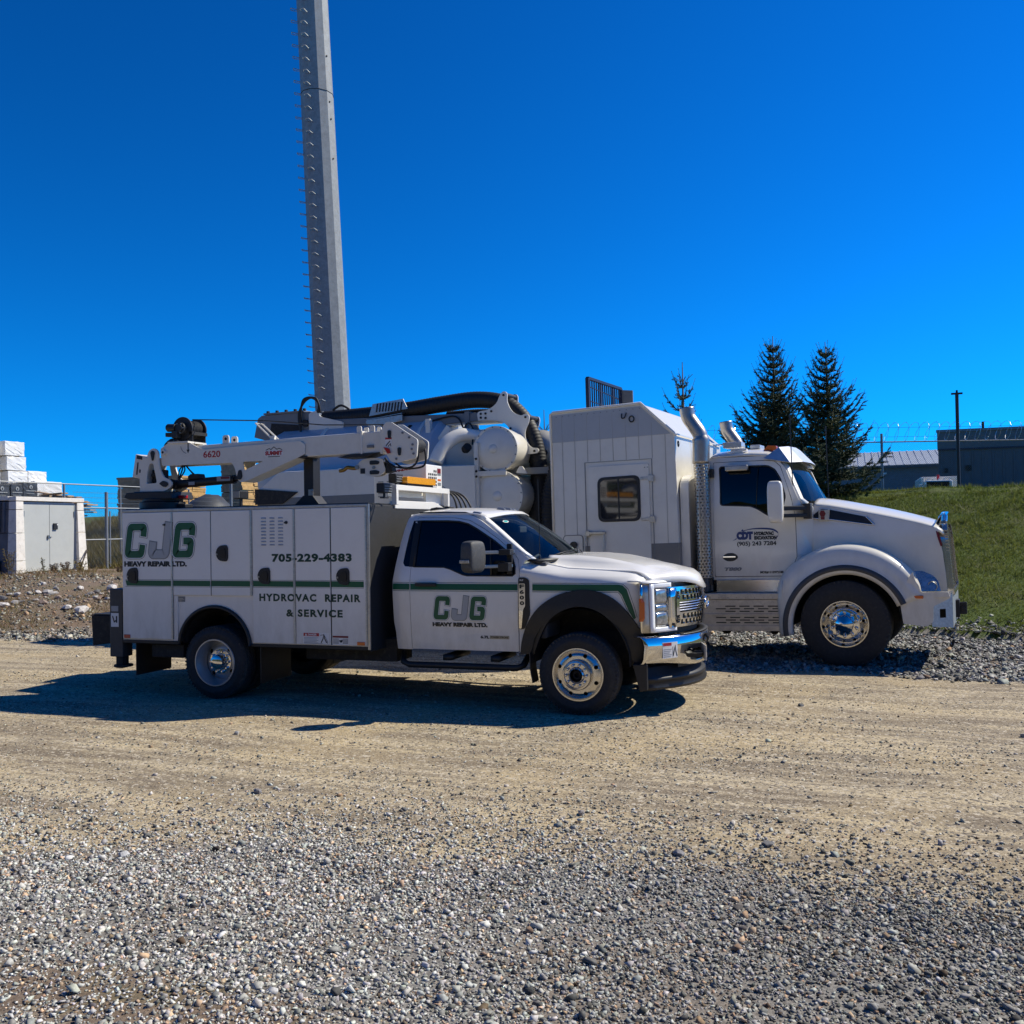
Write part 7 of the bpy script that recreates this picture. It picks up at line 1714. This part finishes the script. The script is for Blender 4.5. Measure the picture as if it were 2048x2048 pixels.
# ---------------------------------------------------------------- lumber yard
def bundle(name, x0, x1, y0, y1, z0, z1, mt, label, cat='lumber bundle', group='wrapped lumber bundles', strap=True, seed=0):
    r2 = np.random.default_rng(seed); B = root(name, ((x0+x1)/2, (y0+y1)/2, z0), label, cat, group)
    b = bmesh.new(); bmesh.ops.create_cube(b, size=1.); bmesh.ops.subdivide_edges(b, edges=b.edges[:], cuts=5, use_grid_fill=True)
    V = []
    for v in b.verts:
        q = [x0+(x1-x0)*(v.co.x+.5), y0+(y1-y0)*(v.co.y+.5), z0+(z1-z0)*(v.co.z+.5)]; V.append([c+r2.normal(0, .008) for c in q])
    w = mk('wrap', MB().add(V, [[v.index for v in f.verts] for f in b.faces]), mt, B, None, .02); b.free()
    if strap:
        for k in (.3, .7):
            y = y0+(y1-y0)*k; mk('fold', MB().tube([(x1+.012, y-.25, z0+.35), (x1+.016, y-.05, z0+.22+.1*k), (x1+.012, y+.2, z0+.1)], .006, 4), mat('wrap_fold', (.66, .66, .65), .5), B)
    mk('bearer', MB().box(x0+.3, x0+.4, y0, y1, z0-.06, z0).box(x1-.4, x1-.3, y0, y1, z0-.06, z0), M_WOODD, B)
    return B
XW = -31.0
for i, (y0, y1, z0, z1, lb) in enumerate(((25.76, 26.90, 5.74, 6.43, 'topmost white wrapped lumber bundle of the tall stack'), (25.85, 26.99, 5.04, 5.70, 'white wrapped lumber bundle second from the top of the tall stack'), (25.93, 27.08, 4.36, 5.0, 'white wrapped lumber bundle third from the top of the tall stack'), (27.12, 28.25, 4.40, 5.06, 'white wrapped lumber bundle forming the middle step beside the tall stack'), (27.30, 29.04, 3.75, 4.56, 'white wrapped lumber bundle lowest of the steps, right above the kiosk'))):
    bundle('lumber_bundle', XW-4.5, XW+(.2 if i == 4 else 0), y0, y1, z0, z1, M_WRAP, lb, seed=i)
for i, (y0, y1, z0, z1) in enumerate(((24.2, 25.50, 5.55, 6.42), (24.2, 25.55, 4.95, 5.5), (24.2, 25.62, 4.3, 4.9))):
    bundle('lumber_bundle', XW-4.5, XW-.15, y0, y1, z0, z1, M_WRAP, ('topmost', 'middle', 'lowest')[i]+' white wrapped bundle cut by the left edge of the picture', seed=20+i)
for i, (y0, y1, z0, z1, w) in enumerate(((24.2, 25.08, 3.55, 4.28, 'leftmost'), (25.16, 25.83, 3.58, 4.30, 'middle'), (25.87, 26.71, 3.60, 4.40, 'rightmost'))):
    B = bundle('lumber_bundle', -33.8, -30.0, y0, y1, z0, z1, M_WRAPK, w+' of the three black wrapped lumber bundles above the kiosk', strap=False, seed=40+i)
    px = lambda u, v: (-29.965, u, v)
    ym = (y0+y1)/2
    flat('round_mark', [circ(ym, z1-.20, .10, 16)], M_LGREY, B, px); flat('print_line', [rect(ym-.28, z1-.40, ym+.28, z1-.36), rect(ym-.25, z1-.52, ym+.2, z1-.50)], M_LGREY, B, px)
    flat('mark_figure', [[(ym-.02, z1-.27), (ym+.03, z1-.27), (ym+.04, z1-.17), (ym-.03, z1-.16)]], M_INK, B, lambda u, v: (-29.96, u, v))
for i, (y0, y1, z0, z1) in enumerate(((24.2, 26.7, 2.4, 3.5), (26.8, 29.0, 2.4, 3.65), (25.9, 27.1, 3.65, 4.3), (24.2, 26.7, 1.3, 2.33), (26.8, 29.0, 1.3, 2.33))):
    bundle('lumber_bundle', XW-4.5, XW-.3 if i == 2 else XW-.05, y0, y1, z0, z1, M_WRAP, 'white wrapped bundle low in the stack behind the kiosk', group='wrapped bundles behind the kiosk', strap=False, seed=60+i)
def lumber_stack(x0, x1, y0, y1, z0, z1, label, cols=2, seed=0):
    B = root('lumber_stack', ((x0+x1)/2, (y0+y1)/2, z0), label, 'lumber stack', 'unwrapped lumber stacks'); r2 = np.random.default_rng(seed); z = z0; i = -1
    while z < z1:
        i += 1
        if i % 8 == 7:
            for k in (.1, .5, .9): mk('sticker_batten', MB().box(x0+(x1-x0)*k-.04, x0+(x1-x0)*k+.04, y0, y1, z, z+.028), M_WOODD, B); z += .03 if k == .9 else 0
        else:
            w = (y1-y0)/cols
            for c in range(cols):
                e = r2.normal(0, .02); o = mk('board_layer', MB().box(x0+r2.normal(0, .03), x1+e, y0+c*w+.01+r2.normal(0, .01), y0+(c+1)*w-.012, z+.002, z+.098), [M_WOODD, M_WOODL], B)
                for p in o.data.polygons:
                    if p.normal.x > .5: p.material_index = 1  # ends facing the sun get the warmer lumber: sunlight put into colour
            z += .1
    return B
lumber_stack(-26.45, -22.9, 28.1, 30.15, 1.2, 4.62, 'stack of brown lumber with sunlit sawn ends just right of the kiosk fence', 2, 1)
lumber_stack(-21.15, -20.0, 29.0, 30.9, 1.6, 5.02, 'taller stack of brown lumber behind the crane lift cylinder', 2, 2)
def board_pile():
    B = root('board_pile', (-22.0, 19.8, 1.2), 'loose pile of sawn boards behind the kiosk roof', 'board pile'); r2 = np.random.default_rng(9)
    for i in range(34):
        k = i//6; y = 19.0+.30*(i % 6)+r2.normal(0, .05); z = 3.05+.09*k-.10*abs((i % 6)-1.5); l = r2.uniform(1.2, 1.9); a = r2.normal(0, .12)
        c = Vector((-21.8+r2.normal(0, .15), y, z)); mk('board', MB().cbox(c, (math.cos(a), math.sin(a), r2.normal(0, .06)), l, (-math.sin(a), math.cos(a), 0), .28, .05), [M_WOODL, M_WOODD][int(r2.integers(0, 2))], B)
    mk('pile_base', MB().box(-23, -21.3, 18.9, 20.5, 1.0, 2.75), M_WOODD, B)
board_pile()
tp = root('tarped_heap', (-17.5, 23.5, 1.6), 'black tarp covered heap seen over the truck body', 'heap')
rows = []
for j in range(13):
    v = j/12; rows.append([(-18.8+2.8*i/12, 21.6+3.0*v, 1.4+2.05*max(0, math.sin(PI*i/12))**.6*max(0, math.sin(PI*v))**.5+.06*math.sin(7*i+3*j)) for i in range(13)])
mk('tarp', MB().grid(rows), M_WRAPK, tp, True)
# work lamp standing on the far rear corner of the service body
wl = mk('work_lamp', MB().box(-1.06, -.94, 1.86, 2.06, 2.375, 2.485), M_BLACK, ST, None, .012); mk('lamp_face', MB().box(-1.05, -.95, 1.852, 1.862, 2.385, 2.475), M_GREY, wl); mk('lamp_bracket', MB().cyl((-1, 1.96, 2.215), (-1, 1.96, 2.38), .025, n=8), M_BLACK, wl)
def one_stone(name, x, y, r, tint, label, fl=.6, seed=1, group=None, cat='rock'):
    r2 = np.random.default_rng(seed)
    b = bmesh.new(); sx, sy = r2.uniform(1., 1.3), r2.uniform(.7, 1.)
    for q in range(24):
        p = r2.normal(0, 1, 3); p /= np.linalg.norm(p); p *= r2.uniform(.85, 1.1); b.verts.new((p[0]*sx*r, p[1]*sy*r, p[2]*fl*r))
    bmesh.ops.convex_hull(b, input=b.verts[:]); bmesh.ops.delete(b, geom=[v for v in b.verts if not v.link_faces], context='VERTS')
    me = bpy.data.meshes.new(name); b.to_mesh(me); b.free()
    key = 'rock_%.2f_%.2f_%.2f' % tint
    finish(me, mat(key, tint, .85, var=.25, vscale=25, bump=.4, bscale=50, spec=.25), None)
    o = bpy.data.objects.new(name, me); COL.objects.link(o); o.location = (x, y, hgt(x, y)+r*fl*.55); o.rotation_euler = (0, 0, r2.uniform(0, 6)); tag(o, label, cat, group)
    return o
ROCKS = [(1.45, -1.62, 0.035, (.34, .33, .31), 'pale flat stone on the dirt left of the rear wheel shadow'),
         (2.79, -3.25, 0.038, (.20, .19, .19), 'grey stone alone on the left part of the dirt road'),
         (3.22, -4.32, 0.029, (.04, .032, .028), 'small dark brown pointed stone at the gravel edge'),
         (2.75, -4.58, 0.035, (.5, .49, .47), 'pale cracked stone at the left gravel edge'),
         (6.42, -3.42, 0.035, (.16, .155, .15), 'dark stone alone on the dirt right of centre'),
         (5.95, -3.72, 0.035, (.24, .23, .23), 'grey stone on the dirt below the truck nose'),
         (6.35, -4.35, 0.032, (.13, .115, .10), 'dark brown stone on the right gravel edge'),
         (4.55, -4.75, 0.032, (.14, .135, .13), 'dark stone lying among the pale foreground gravel'),
         (5.2, -3.1, 0.035, (.26, .24, .22), 'stone of a small cluster on the dirt below the front wheel'),
         (8.35, .35, 0.042, (.30, .28, .25), 'pale stone on the dirt near the right edge of the picture'),
         (6.4, 1.2, 0.032, (.12, .12, .12), 'small dark stone on the dirt under the large truck')]
for i, (x, y, r, t, lb) in enumerate(ROCKS): one_stone('loose_stone', x, y, r, t, lb, .62, 30+i)
def rubble():
    r2 = np.random.default_rng(77); n = 0; k = 0
    while n < 120 and k < 9000:
        k += 1
        x = r2.uniform(-15.5, -6.0); y = r2.uniform(4.6, 10.6)
        ty = lerp(TOE, x); t = (y-ty)/6.2
        c = math.exp(-((t-.55)/.16)**2)*ss(-12.5, -9.5, x) + .8*math.exp(-((t-.33)/.1)**2)*ss(-9, -12, x)
        if not in_view(x, y, .5) or r2.random() > c: continue
        r = float(np.clip(r2.lognormal(math.log(.075), .38), .045, .17)); g = r2.uniform(.16, .58)
        tint, nm = [((.56, .53, .50), 'pale'), ((.40, .38, .36), 'mid grey'), ((.26, .245, .235), 'dull grey'), ((.33, .25, .20), 'reddish brown'), ((.17, .165, .165), 'dark grey')][int(r2.integers(0, 5))]; nm = ('large ' if r > .11 else 'small ' if r < .06 else '')+nm
        one_stone('rubble_rock', x, y, r, tint, nm+' broken rubble rock on the bank left of the service truck', float(r2.uniform(.45, .8)), 200+n, 'rubble rocks on the left bank'); n += 1
rubble()
# ---------------------------------------------------------------- spruces
def spruce(x, y, ztop, rmax, label, seed, dens=1., lean=0., bare=.42):
    r2 = np.random.default_rng(seed); z0 = hgt(x, y)-.05; H = ztop-z0
    T = root('spruce_tree', (x, y, z0), label, 'tree', 'young spruces on the bank')
    mk('trunk', MB().tube([(x, y, z0), (x+.02, y, z0+H*.5), (x+lean, y, z0+H)], .05, 8, True, [.085*H/4.5, .05*H/4.5, .008]), M_BARK, T, True)
    V, F, MI = [], [], []; wood = MB()
    def blade(p, d, l, w, m):
        d = d.normalized(); a = d.orthogonal().normalized(); k = r2.uniform(0, PI)
        for j in range(2):
            ang = k+j*PI/2; s = a*math.cos(ang)+d.cross(a)*math.sin(ang); n = len(V)
            V.extend([p, p+d*l*.35+s*w, p+d*l, p+d*l*.35-s*w]); F.append((n, n+1, n+2, n+3)); MI.append(m)
    def brush(a, b, r, m, step=.045):
        """needle-clad shoot from a to b"""
        d = b-a; L_ = d.length; u = d.normalized(); s1 = u.orthogonal().normalized(); s2 = u.cross(s1); k = max(2, int(L_/step))
        for i in range(k):
            t = (i+.5)/k; p = a+d*t; ph = r2.uniform(0, 2*PI)
            for j in range(3):
                ang = ph+j*2.1; sd = s1*math.cos(ang)+s2*math.sin(ang); dr = (u*1.1+sd).normalized(); n = len(V); q = u.cross(sd)*.011
                e = p+dr*r*r2.uniform(.8, 1.25); V.extend([p-q, p+q, e]); F.append((n, n+1, n+2)); MI.append(m)
    z = z0+.12; w = 0
    while z < z0+H-bare:
        t = (z-z0)/H; Rr = rmax*(1-t)**.85*(1.0 if t > .12 else .75+t*2)
        nb = int(round((6 if w % 2 == 0 else 4)*dens)); a0 = r2.uniform(0, 2*PI)
        for i in range(max(3, nb)):
            a = a0+2*PI*i/max(3, nb)+r2.normal(0, .18); L_ = Rr*r2.uniform(.6, 1.15)
            if L_ < .12: L_ = .12+r2.uniform(0, .1)
            up = .18+.75*t+r2.normal(0, .08); dr = Vector((math.cos(a), math.sin(a), up)).normalized(); base = Vector((x+lean*t, y, z)); m = 1 if r2.random() < .3 else 0
            pts = []; ns = max(3, int(L_/.14))
            for k in range(ns+1):
                s = k/ns; pts.append(base+dr*L_*s+Vector((0, 0, -.16*L_*math.sin(PI*s*.85)+.20*L_*s*s*s)))
            wood.tube(pts, .01, 4, False, [.014*(1-.8*k/ns) for k in range(ns+1)])
            for k in range(ns):
                p, q = pts[k], pts[k+1]; s = (k+1)/ns
                brush(p, q, .06, m, .022)
                if s > .12:
                    for sg in (-1, 1):
                        for _ in range(2 if dens > .8 else 1):
                            side = Vector((-math.sin(a), math.cos(a), 0))*sg; tw = (side*r2.uniform(.6, 1.)+dr*r2.uniform(.45, .9)+Vector((0, 0, r2.normal(.02, .16)))).normalized()
                            l = (.34*L_*(1-s*.75)+.05)*r2.uniform(.6, 1.15); st = p.lerp(q, r2.random()); e = st+tw*l+Vector((0, 0, .05*l)); brush(st, e, .055, m, .024)
                            if l > .2:
                                for h in (.4, .7):
                                    c = st.lerp(e, h); tw2 = (tw+side.cross(Vector((0, 0, 1)))*r2.normal(0, .8)+Vector((0, 0, r2.normal(0, .3)))).normalized(); brush(c, c+tw2*l*.4, .05, m, .026)
            tip = pts[-1]; brush(tip, tip+(pts[-1]-pts[-2]).normalized()*(.10+.08*t)+Vector((0, 0, .06)), .028, m, .03)
        z += (.17 if t < .6 else .22)*(1 if dens > .8 else 1.35); w += 1
    top = Vector((x+lean, y, z0+H)); lb = Vector((x+lean*(1-bare/H), y, z0+H-bare)); brush(lb, top, .022, 0, .03)
    for i in range(4):
        a = i*1.57+seed; e = lb+Vector((math.cos(a)*.26, math.sin(a)*.26, .17)); wood.tube([lb-Vector((0, 0, .05)), e], .006, 4, False); brush(lb, e, .022, 0, .03)
    mk('branch', wood, M_BARK, T)['kind'] = 'stuff'
    me = bpy.data.meshes.new('crown'); me.from_pydata([tuple(v) for v in V], [], F); me.materials.append(M_NEED); me.materials.append(M_NEED2); me.polygons.foreach_set('material_index', MI)
    o = bpy.data.objects.new('crown', me); link(o, T); o['kind'] = 'stuff'
spruce(4.96, 18.62, 7.2, 1.8, 'left of the two dense dark spruces behind the large truck cab', 1, 1.2, .02)
spruce(6.42, 18.1, 6.83, 1.75, 'right of the two dense dark spruces, beside the fence', 2, 1.2, -.03)
spruce(3.03, 14.8, 6.0, 1.5, 'sparse young spruce rising behind the exhaust stack', 3, .6, .01, .5)
spruce(-1.15, 16.5, 5.22, .6, 'bare thin spruce tip showing left of the sleeper box', 4, .55, 0., .6)

# ---------------------------------------------------------------- grass and weeds
def blades(name, pts, hts, lean, cols, label, width=.006):
    n = len(pts); r2 = np.random.default_rng(n); a = r2.uniform(0, 2*PI, n); v = np.zeros((n, 3, 3)); w = width*(.6+.8*r2.random(n))
    z = np.array([hgt(x, y) for x, y in pts]); dx, dy = np.cos(a), np.sin(a); lx, ly = r2.normal(0, lean, n)*hts, r2.normal(0, lean, n)*hts
    v[:, 0] = np.stack([pts[:, 0]-dy*w, pts[:, 1]+dx*w, z-.01], 1); v[:, 1] = np.stack([pts[:, 0]+dy*w, pts[:, 1]-dx*w, z-.01], 1); v[:, 2] = np.stack([pts[:, 0]+lx, pts[:, 1]+ly, z+hts], 1)
    me = bpy.data.meshes.new(name); me.vertices.add(n*3); me.vertices.foreach_set('co', v.reshape(-1)); me.loops.add(n*3); me.loops.foreach_set('vertex_index', np.arange(n*3, dtype=np.int32)); me.polygons.add(n); me.polygons.foreach_set('loop_start', np.arange(0, n*3, 3, dtype=np.int32))
    at = me.attributes.new('tint', 'FLOAT_COLOR', 'POINT'); c4 = np.ones((n, 3, 4)); c4[..., :3] = cols[:, None, :]; at.data.foreach_set('color', c4.reshape(-1)); me.update(calc_edges=True)
    m = bpy.data.materials.get('grass_blade')
    if not m:
        m = bpy.data.materials.new('grass_blade'); m.use_nodes = True; nt = m.node_tree; b = nt.nodes['Principled BSDF']; q = nt.nodes.new('ShaderNodeAttribute'); q.attribute_name = 'tint'; nt.links.new(q.outputs['Color'], b.inputs['Base Color']); b.inputs['Roughness'].default_value = .6; b.inputs['Specular IOR Level'].default_value = .3; tr = nt.nodes.new('ShaderNodeBsdfTranslucent'); mx = nt.nodes.new('ShaderNodeMixShader'); mx.inputs[0].default_value = .45; nt.links.new(q.outputs['Color'], tr.inputs[0]); nt.links.new(b.outputs[0], mx.inputs[1]); nt.links.new(tr.outputs[0], mx.inputs[2]); nt.links.new(mx.outputs[0], nt.nodes['Material Output'].inputs[0])
    me.materials.append(m); o = bpy.data.objects.new(name, me); COL.objects.link(o); o['kind'] = 'stuff'; o['label'] = label
def veg():
    r2 = np.random.default_rng(5)
    def pick(n, x0, x1, y0, y1, f):
        X = r2.uniform(x0, x1, n); Y = r2.uniform(y0, y1, n); U = r2.random(n); return np.array([(x, y) for x, y, u in zip(X, Y, U) if in_view(x, y, 1.2) and u < f(x, y)])
    p = pick(260000, 4.5, 15.5, 7.0, 19.5, lambda x, y: grass_mask(x, y)*(.45+.55*nz(x, y, 2.3)))
    h = .022+.03*r2.random(len(p))*np.array([.5+nz(x, y, 1.3, 3) for x, y in p]); g = r2.random(len(p))
    dry = np.array([nz(x, y, .9, 5) for x, y in p])*r2.random(len(p)); c = np.stack([.06+.10*g+.08*dry, .10+.11*g+.03*dry, .018+.018*g], 1)
    blades('bank_grass', p, h, .6, c, 'short green grass covering the bank on the right', .008)
    # ragged clumps and dry tufts standing above the mown grass
    cl = pick(620, 4.5, 15.5, 7.0, 19.5, lambda x, y: grass_mask(x, y)); P2 = []
    for x, y in cl:
        k = int(r2.integers(20, 60)); s_ = r2.uniform(.05, .22); P2.append(np.stack([x+r2.normal(0, s_, k), y+r2.normal(0, s_, k)], 1))
    P2 = np.concatenate(P2); g = r2.random(len(P2)); dr = np.repeat(r2.random(len(cl)) < .3, 1)
    c = np.stack([.07+.12*g, .10+.11*g, .02+.03*g], 1)
    blades('grass_tufts', P2, .06+.11*r2.random(len(P2)), .6, c, 'ragged tufts of longer grass on the right bank', .009)
    p = pick(90000, -24, 0, 4.5, 13.5, lambda x, y: (nz(x, y, .9, 4)**2)*ss(lerp(TOE, x)-.5, lerp(TOE, x)+.8, y)*.9)
    c = np.stack([.16+.12*r2.random(len(p)), .12+.07*r2.random(len(p)), .05+.03*r2.random(len(p))], 1)
    blades('dry_weeds', p, .04+.16*r2.random(len(p))**2, .7, c, 'dry brown weeds scattered over the left bank', .007)
    p = pick(50000, -32, -14, 14.5, 34, lambda x, y: .8)
    g = r2.random(len(p)); c = np.stack([.10+.14*g, .10+.08*g, .03+.03*g], 1)
    blades('rough_field', p, .15+.35*r2.random(len(p)), .4, c, 'rough brown and green field behind the left fence', .02)
    # white clover and litter specks
    def weed(x, y, hh, n, col, label, sd):
        rr = np.random.default_rng(sd); z = hgt(x, y); W = root('weed_plant', (x, y, z), label, 'plant'); st = MB(); lf = MB()
        for i in range(n):
            a = rr.uniform(0, 2*PI); t = Vector((x+.22*math.cos(a)*rr.random(), y+.22*math.sin(a)*rr.random(), z+hh*rr.uniform(.6, 1.))); b_ = Vector((x+.04*math.cos(a), y+.04*math.sin(a), z-.02)); st.tube([b_, (b_+t)/2+Vector((0, 0, .03)), t], .006, 4)
            for k in range(14):
                s = .25+.75*k/14; p_ = b_.lerp(t, s); q = rr.uniform(0, 2*PI); d_ = Vector((math.cos(q), math.sin(q), .4)).normalized(); l = .05+.05*rr.random(); sd_ = d_.orthogonal().normalized()*.012; lf.add([p_, p_+d_*l*.5+sd_, p_+d_*l, p_+d_*l*.5-sd_], [(0, 1, 2, 3)])
        mk('stem', st, M_BARK, W); o = mk('leaf', lf, col, W); o['kind'] = 'stuff'
    Y1 = mat('weed_yellow', (.30, .22, .05), .7, var=.3); Y2 = mat('weed_green', (.13, .14, .04), .7, var=.3); Y3 = mat('weed_brown', (.12, .075, .045), .8, var=.3)
    weed(-13.85, 10.05, .75, 9, Y1, 'yellow weed standing before the dark side of the kiosk', 1)
    weed(-13.7, 12.35, .42, 10, Y1, 'yellowish weed in front of the kiosk doors', 2); weed(-13.9, 12.0, .34, 9, Y3, 'brown weed left of the yellowish one at the kiosk doors', 3)
    weed(-13.4, 11.1, .26, 9, Y3, 'low brown weed below the left kiosk pillar', 4); weed(-13.2, 13.3, .24, 9, Y3, 'low brown weed below the right kiosk pillar', 5)
    weed(-14.1, 11.45, .55, 3, Y2, 'thin tall weed stalk standing against the left kiosk door', 6)
veg()

# ---------------------------------------------------------------- wood across the road behind the viewer (seen mirrored in the truck windows)
def far_wood():
    r2 = np.random.default_rng(31); mb = MB()
    for row in range(2):
        x = -190.
        while x < 170:
            hh = r2.uniform(11, 19); w = r2.uniform(2.5, 4.5); y = -62-9*row-.0012*x*x*-1*0+r2.normal(0, 2); n = 9; c0 = len(mb.v); vs = []
            for j, (t, rr) in enumerate(((0, .5), (.12, 1.), (.35, 1.05), (.6, .8), (.82, .45), (1., .04))):
                for i in range(n): a = 2*PI*i/n+r2.normal(0, .12); k = w*rr*r2.uniform(.75, 1.2); vs.append((x+k*math.cos(a), y+k*math.sin(a), hh*t*r2.uniform(.95, 1.04)))
            mb.add(vs, [(j*n+i, j*n+(i+1) % n, (j+1)*n+(i+1) % n, (j+1)*n+i) for j in range(5) for i in range(n)]); x += r2.uniform(2.2, 4.2)
    o = mk('far_wood', mb, mat('far_foliage', (.035, .05, .02), .9, var=.4, vscale=.8)); tag(o, 'dark line of trees mirrored in the truck windows', None, None, 'stuff')
far_wood()
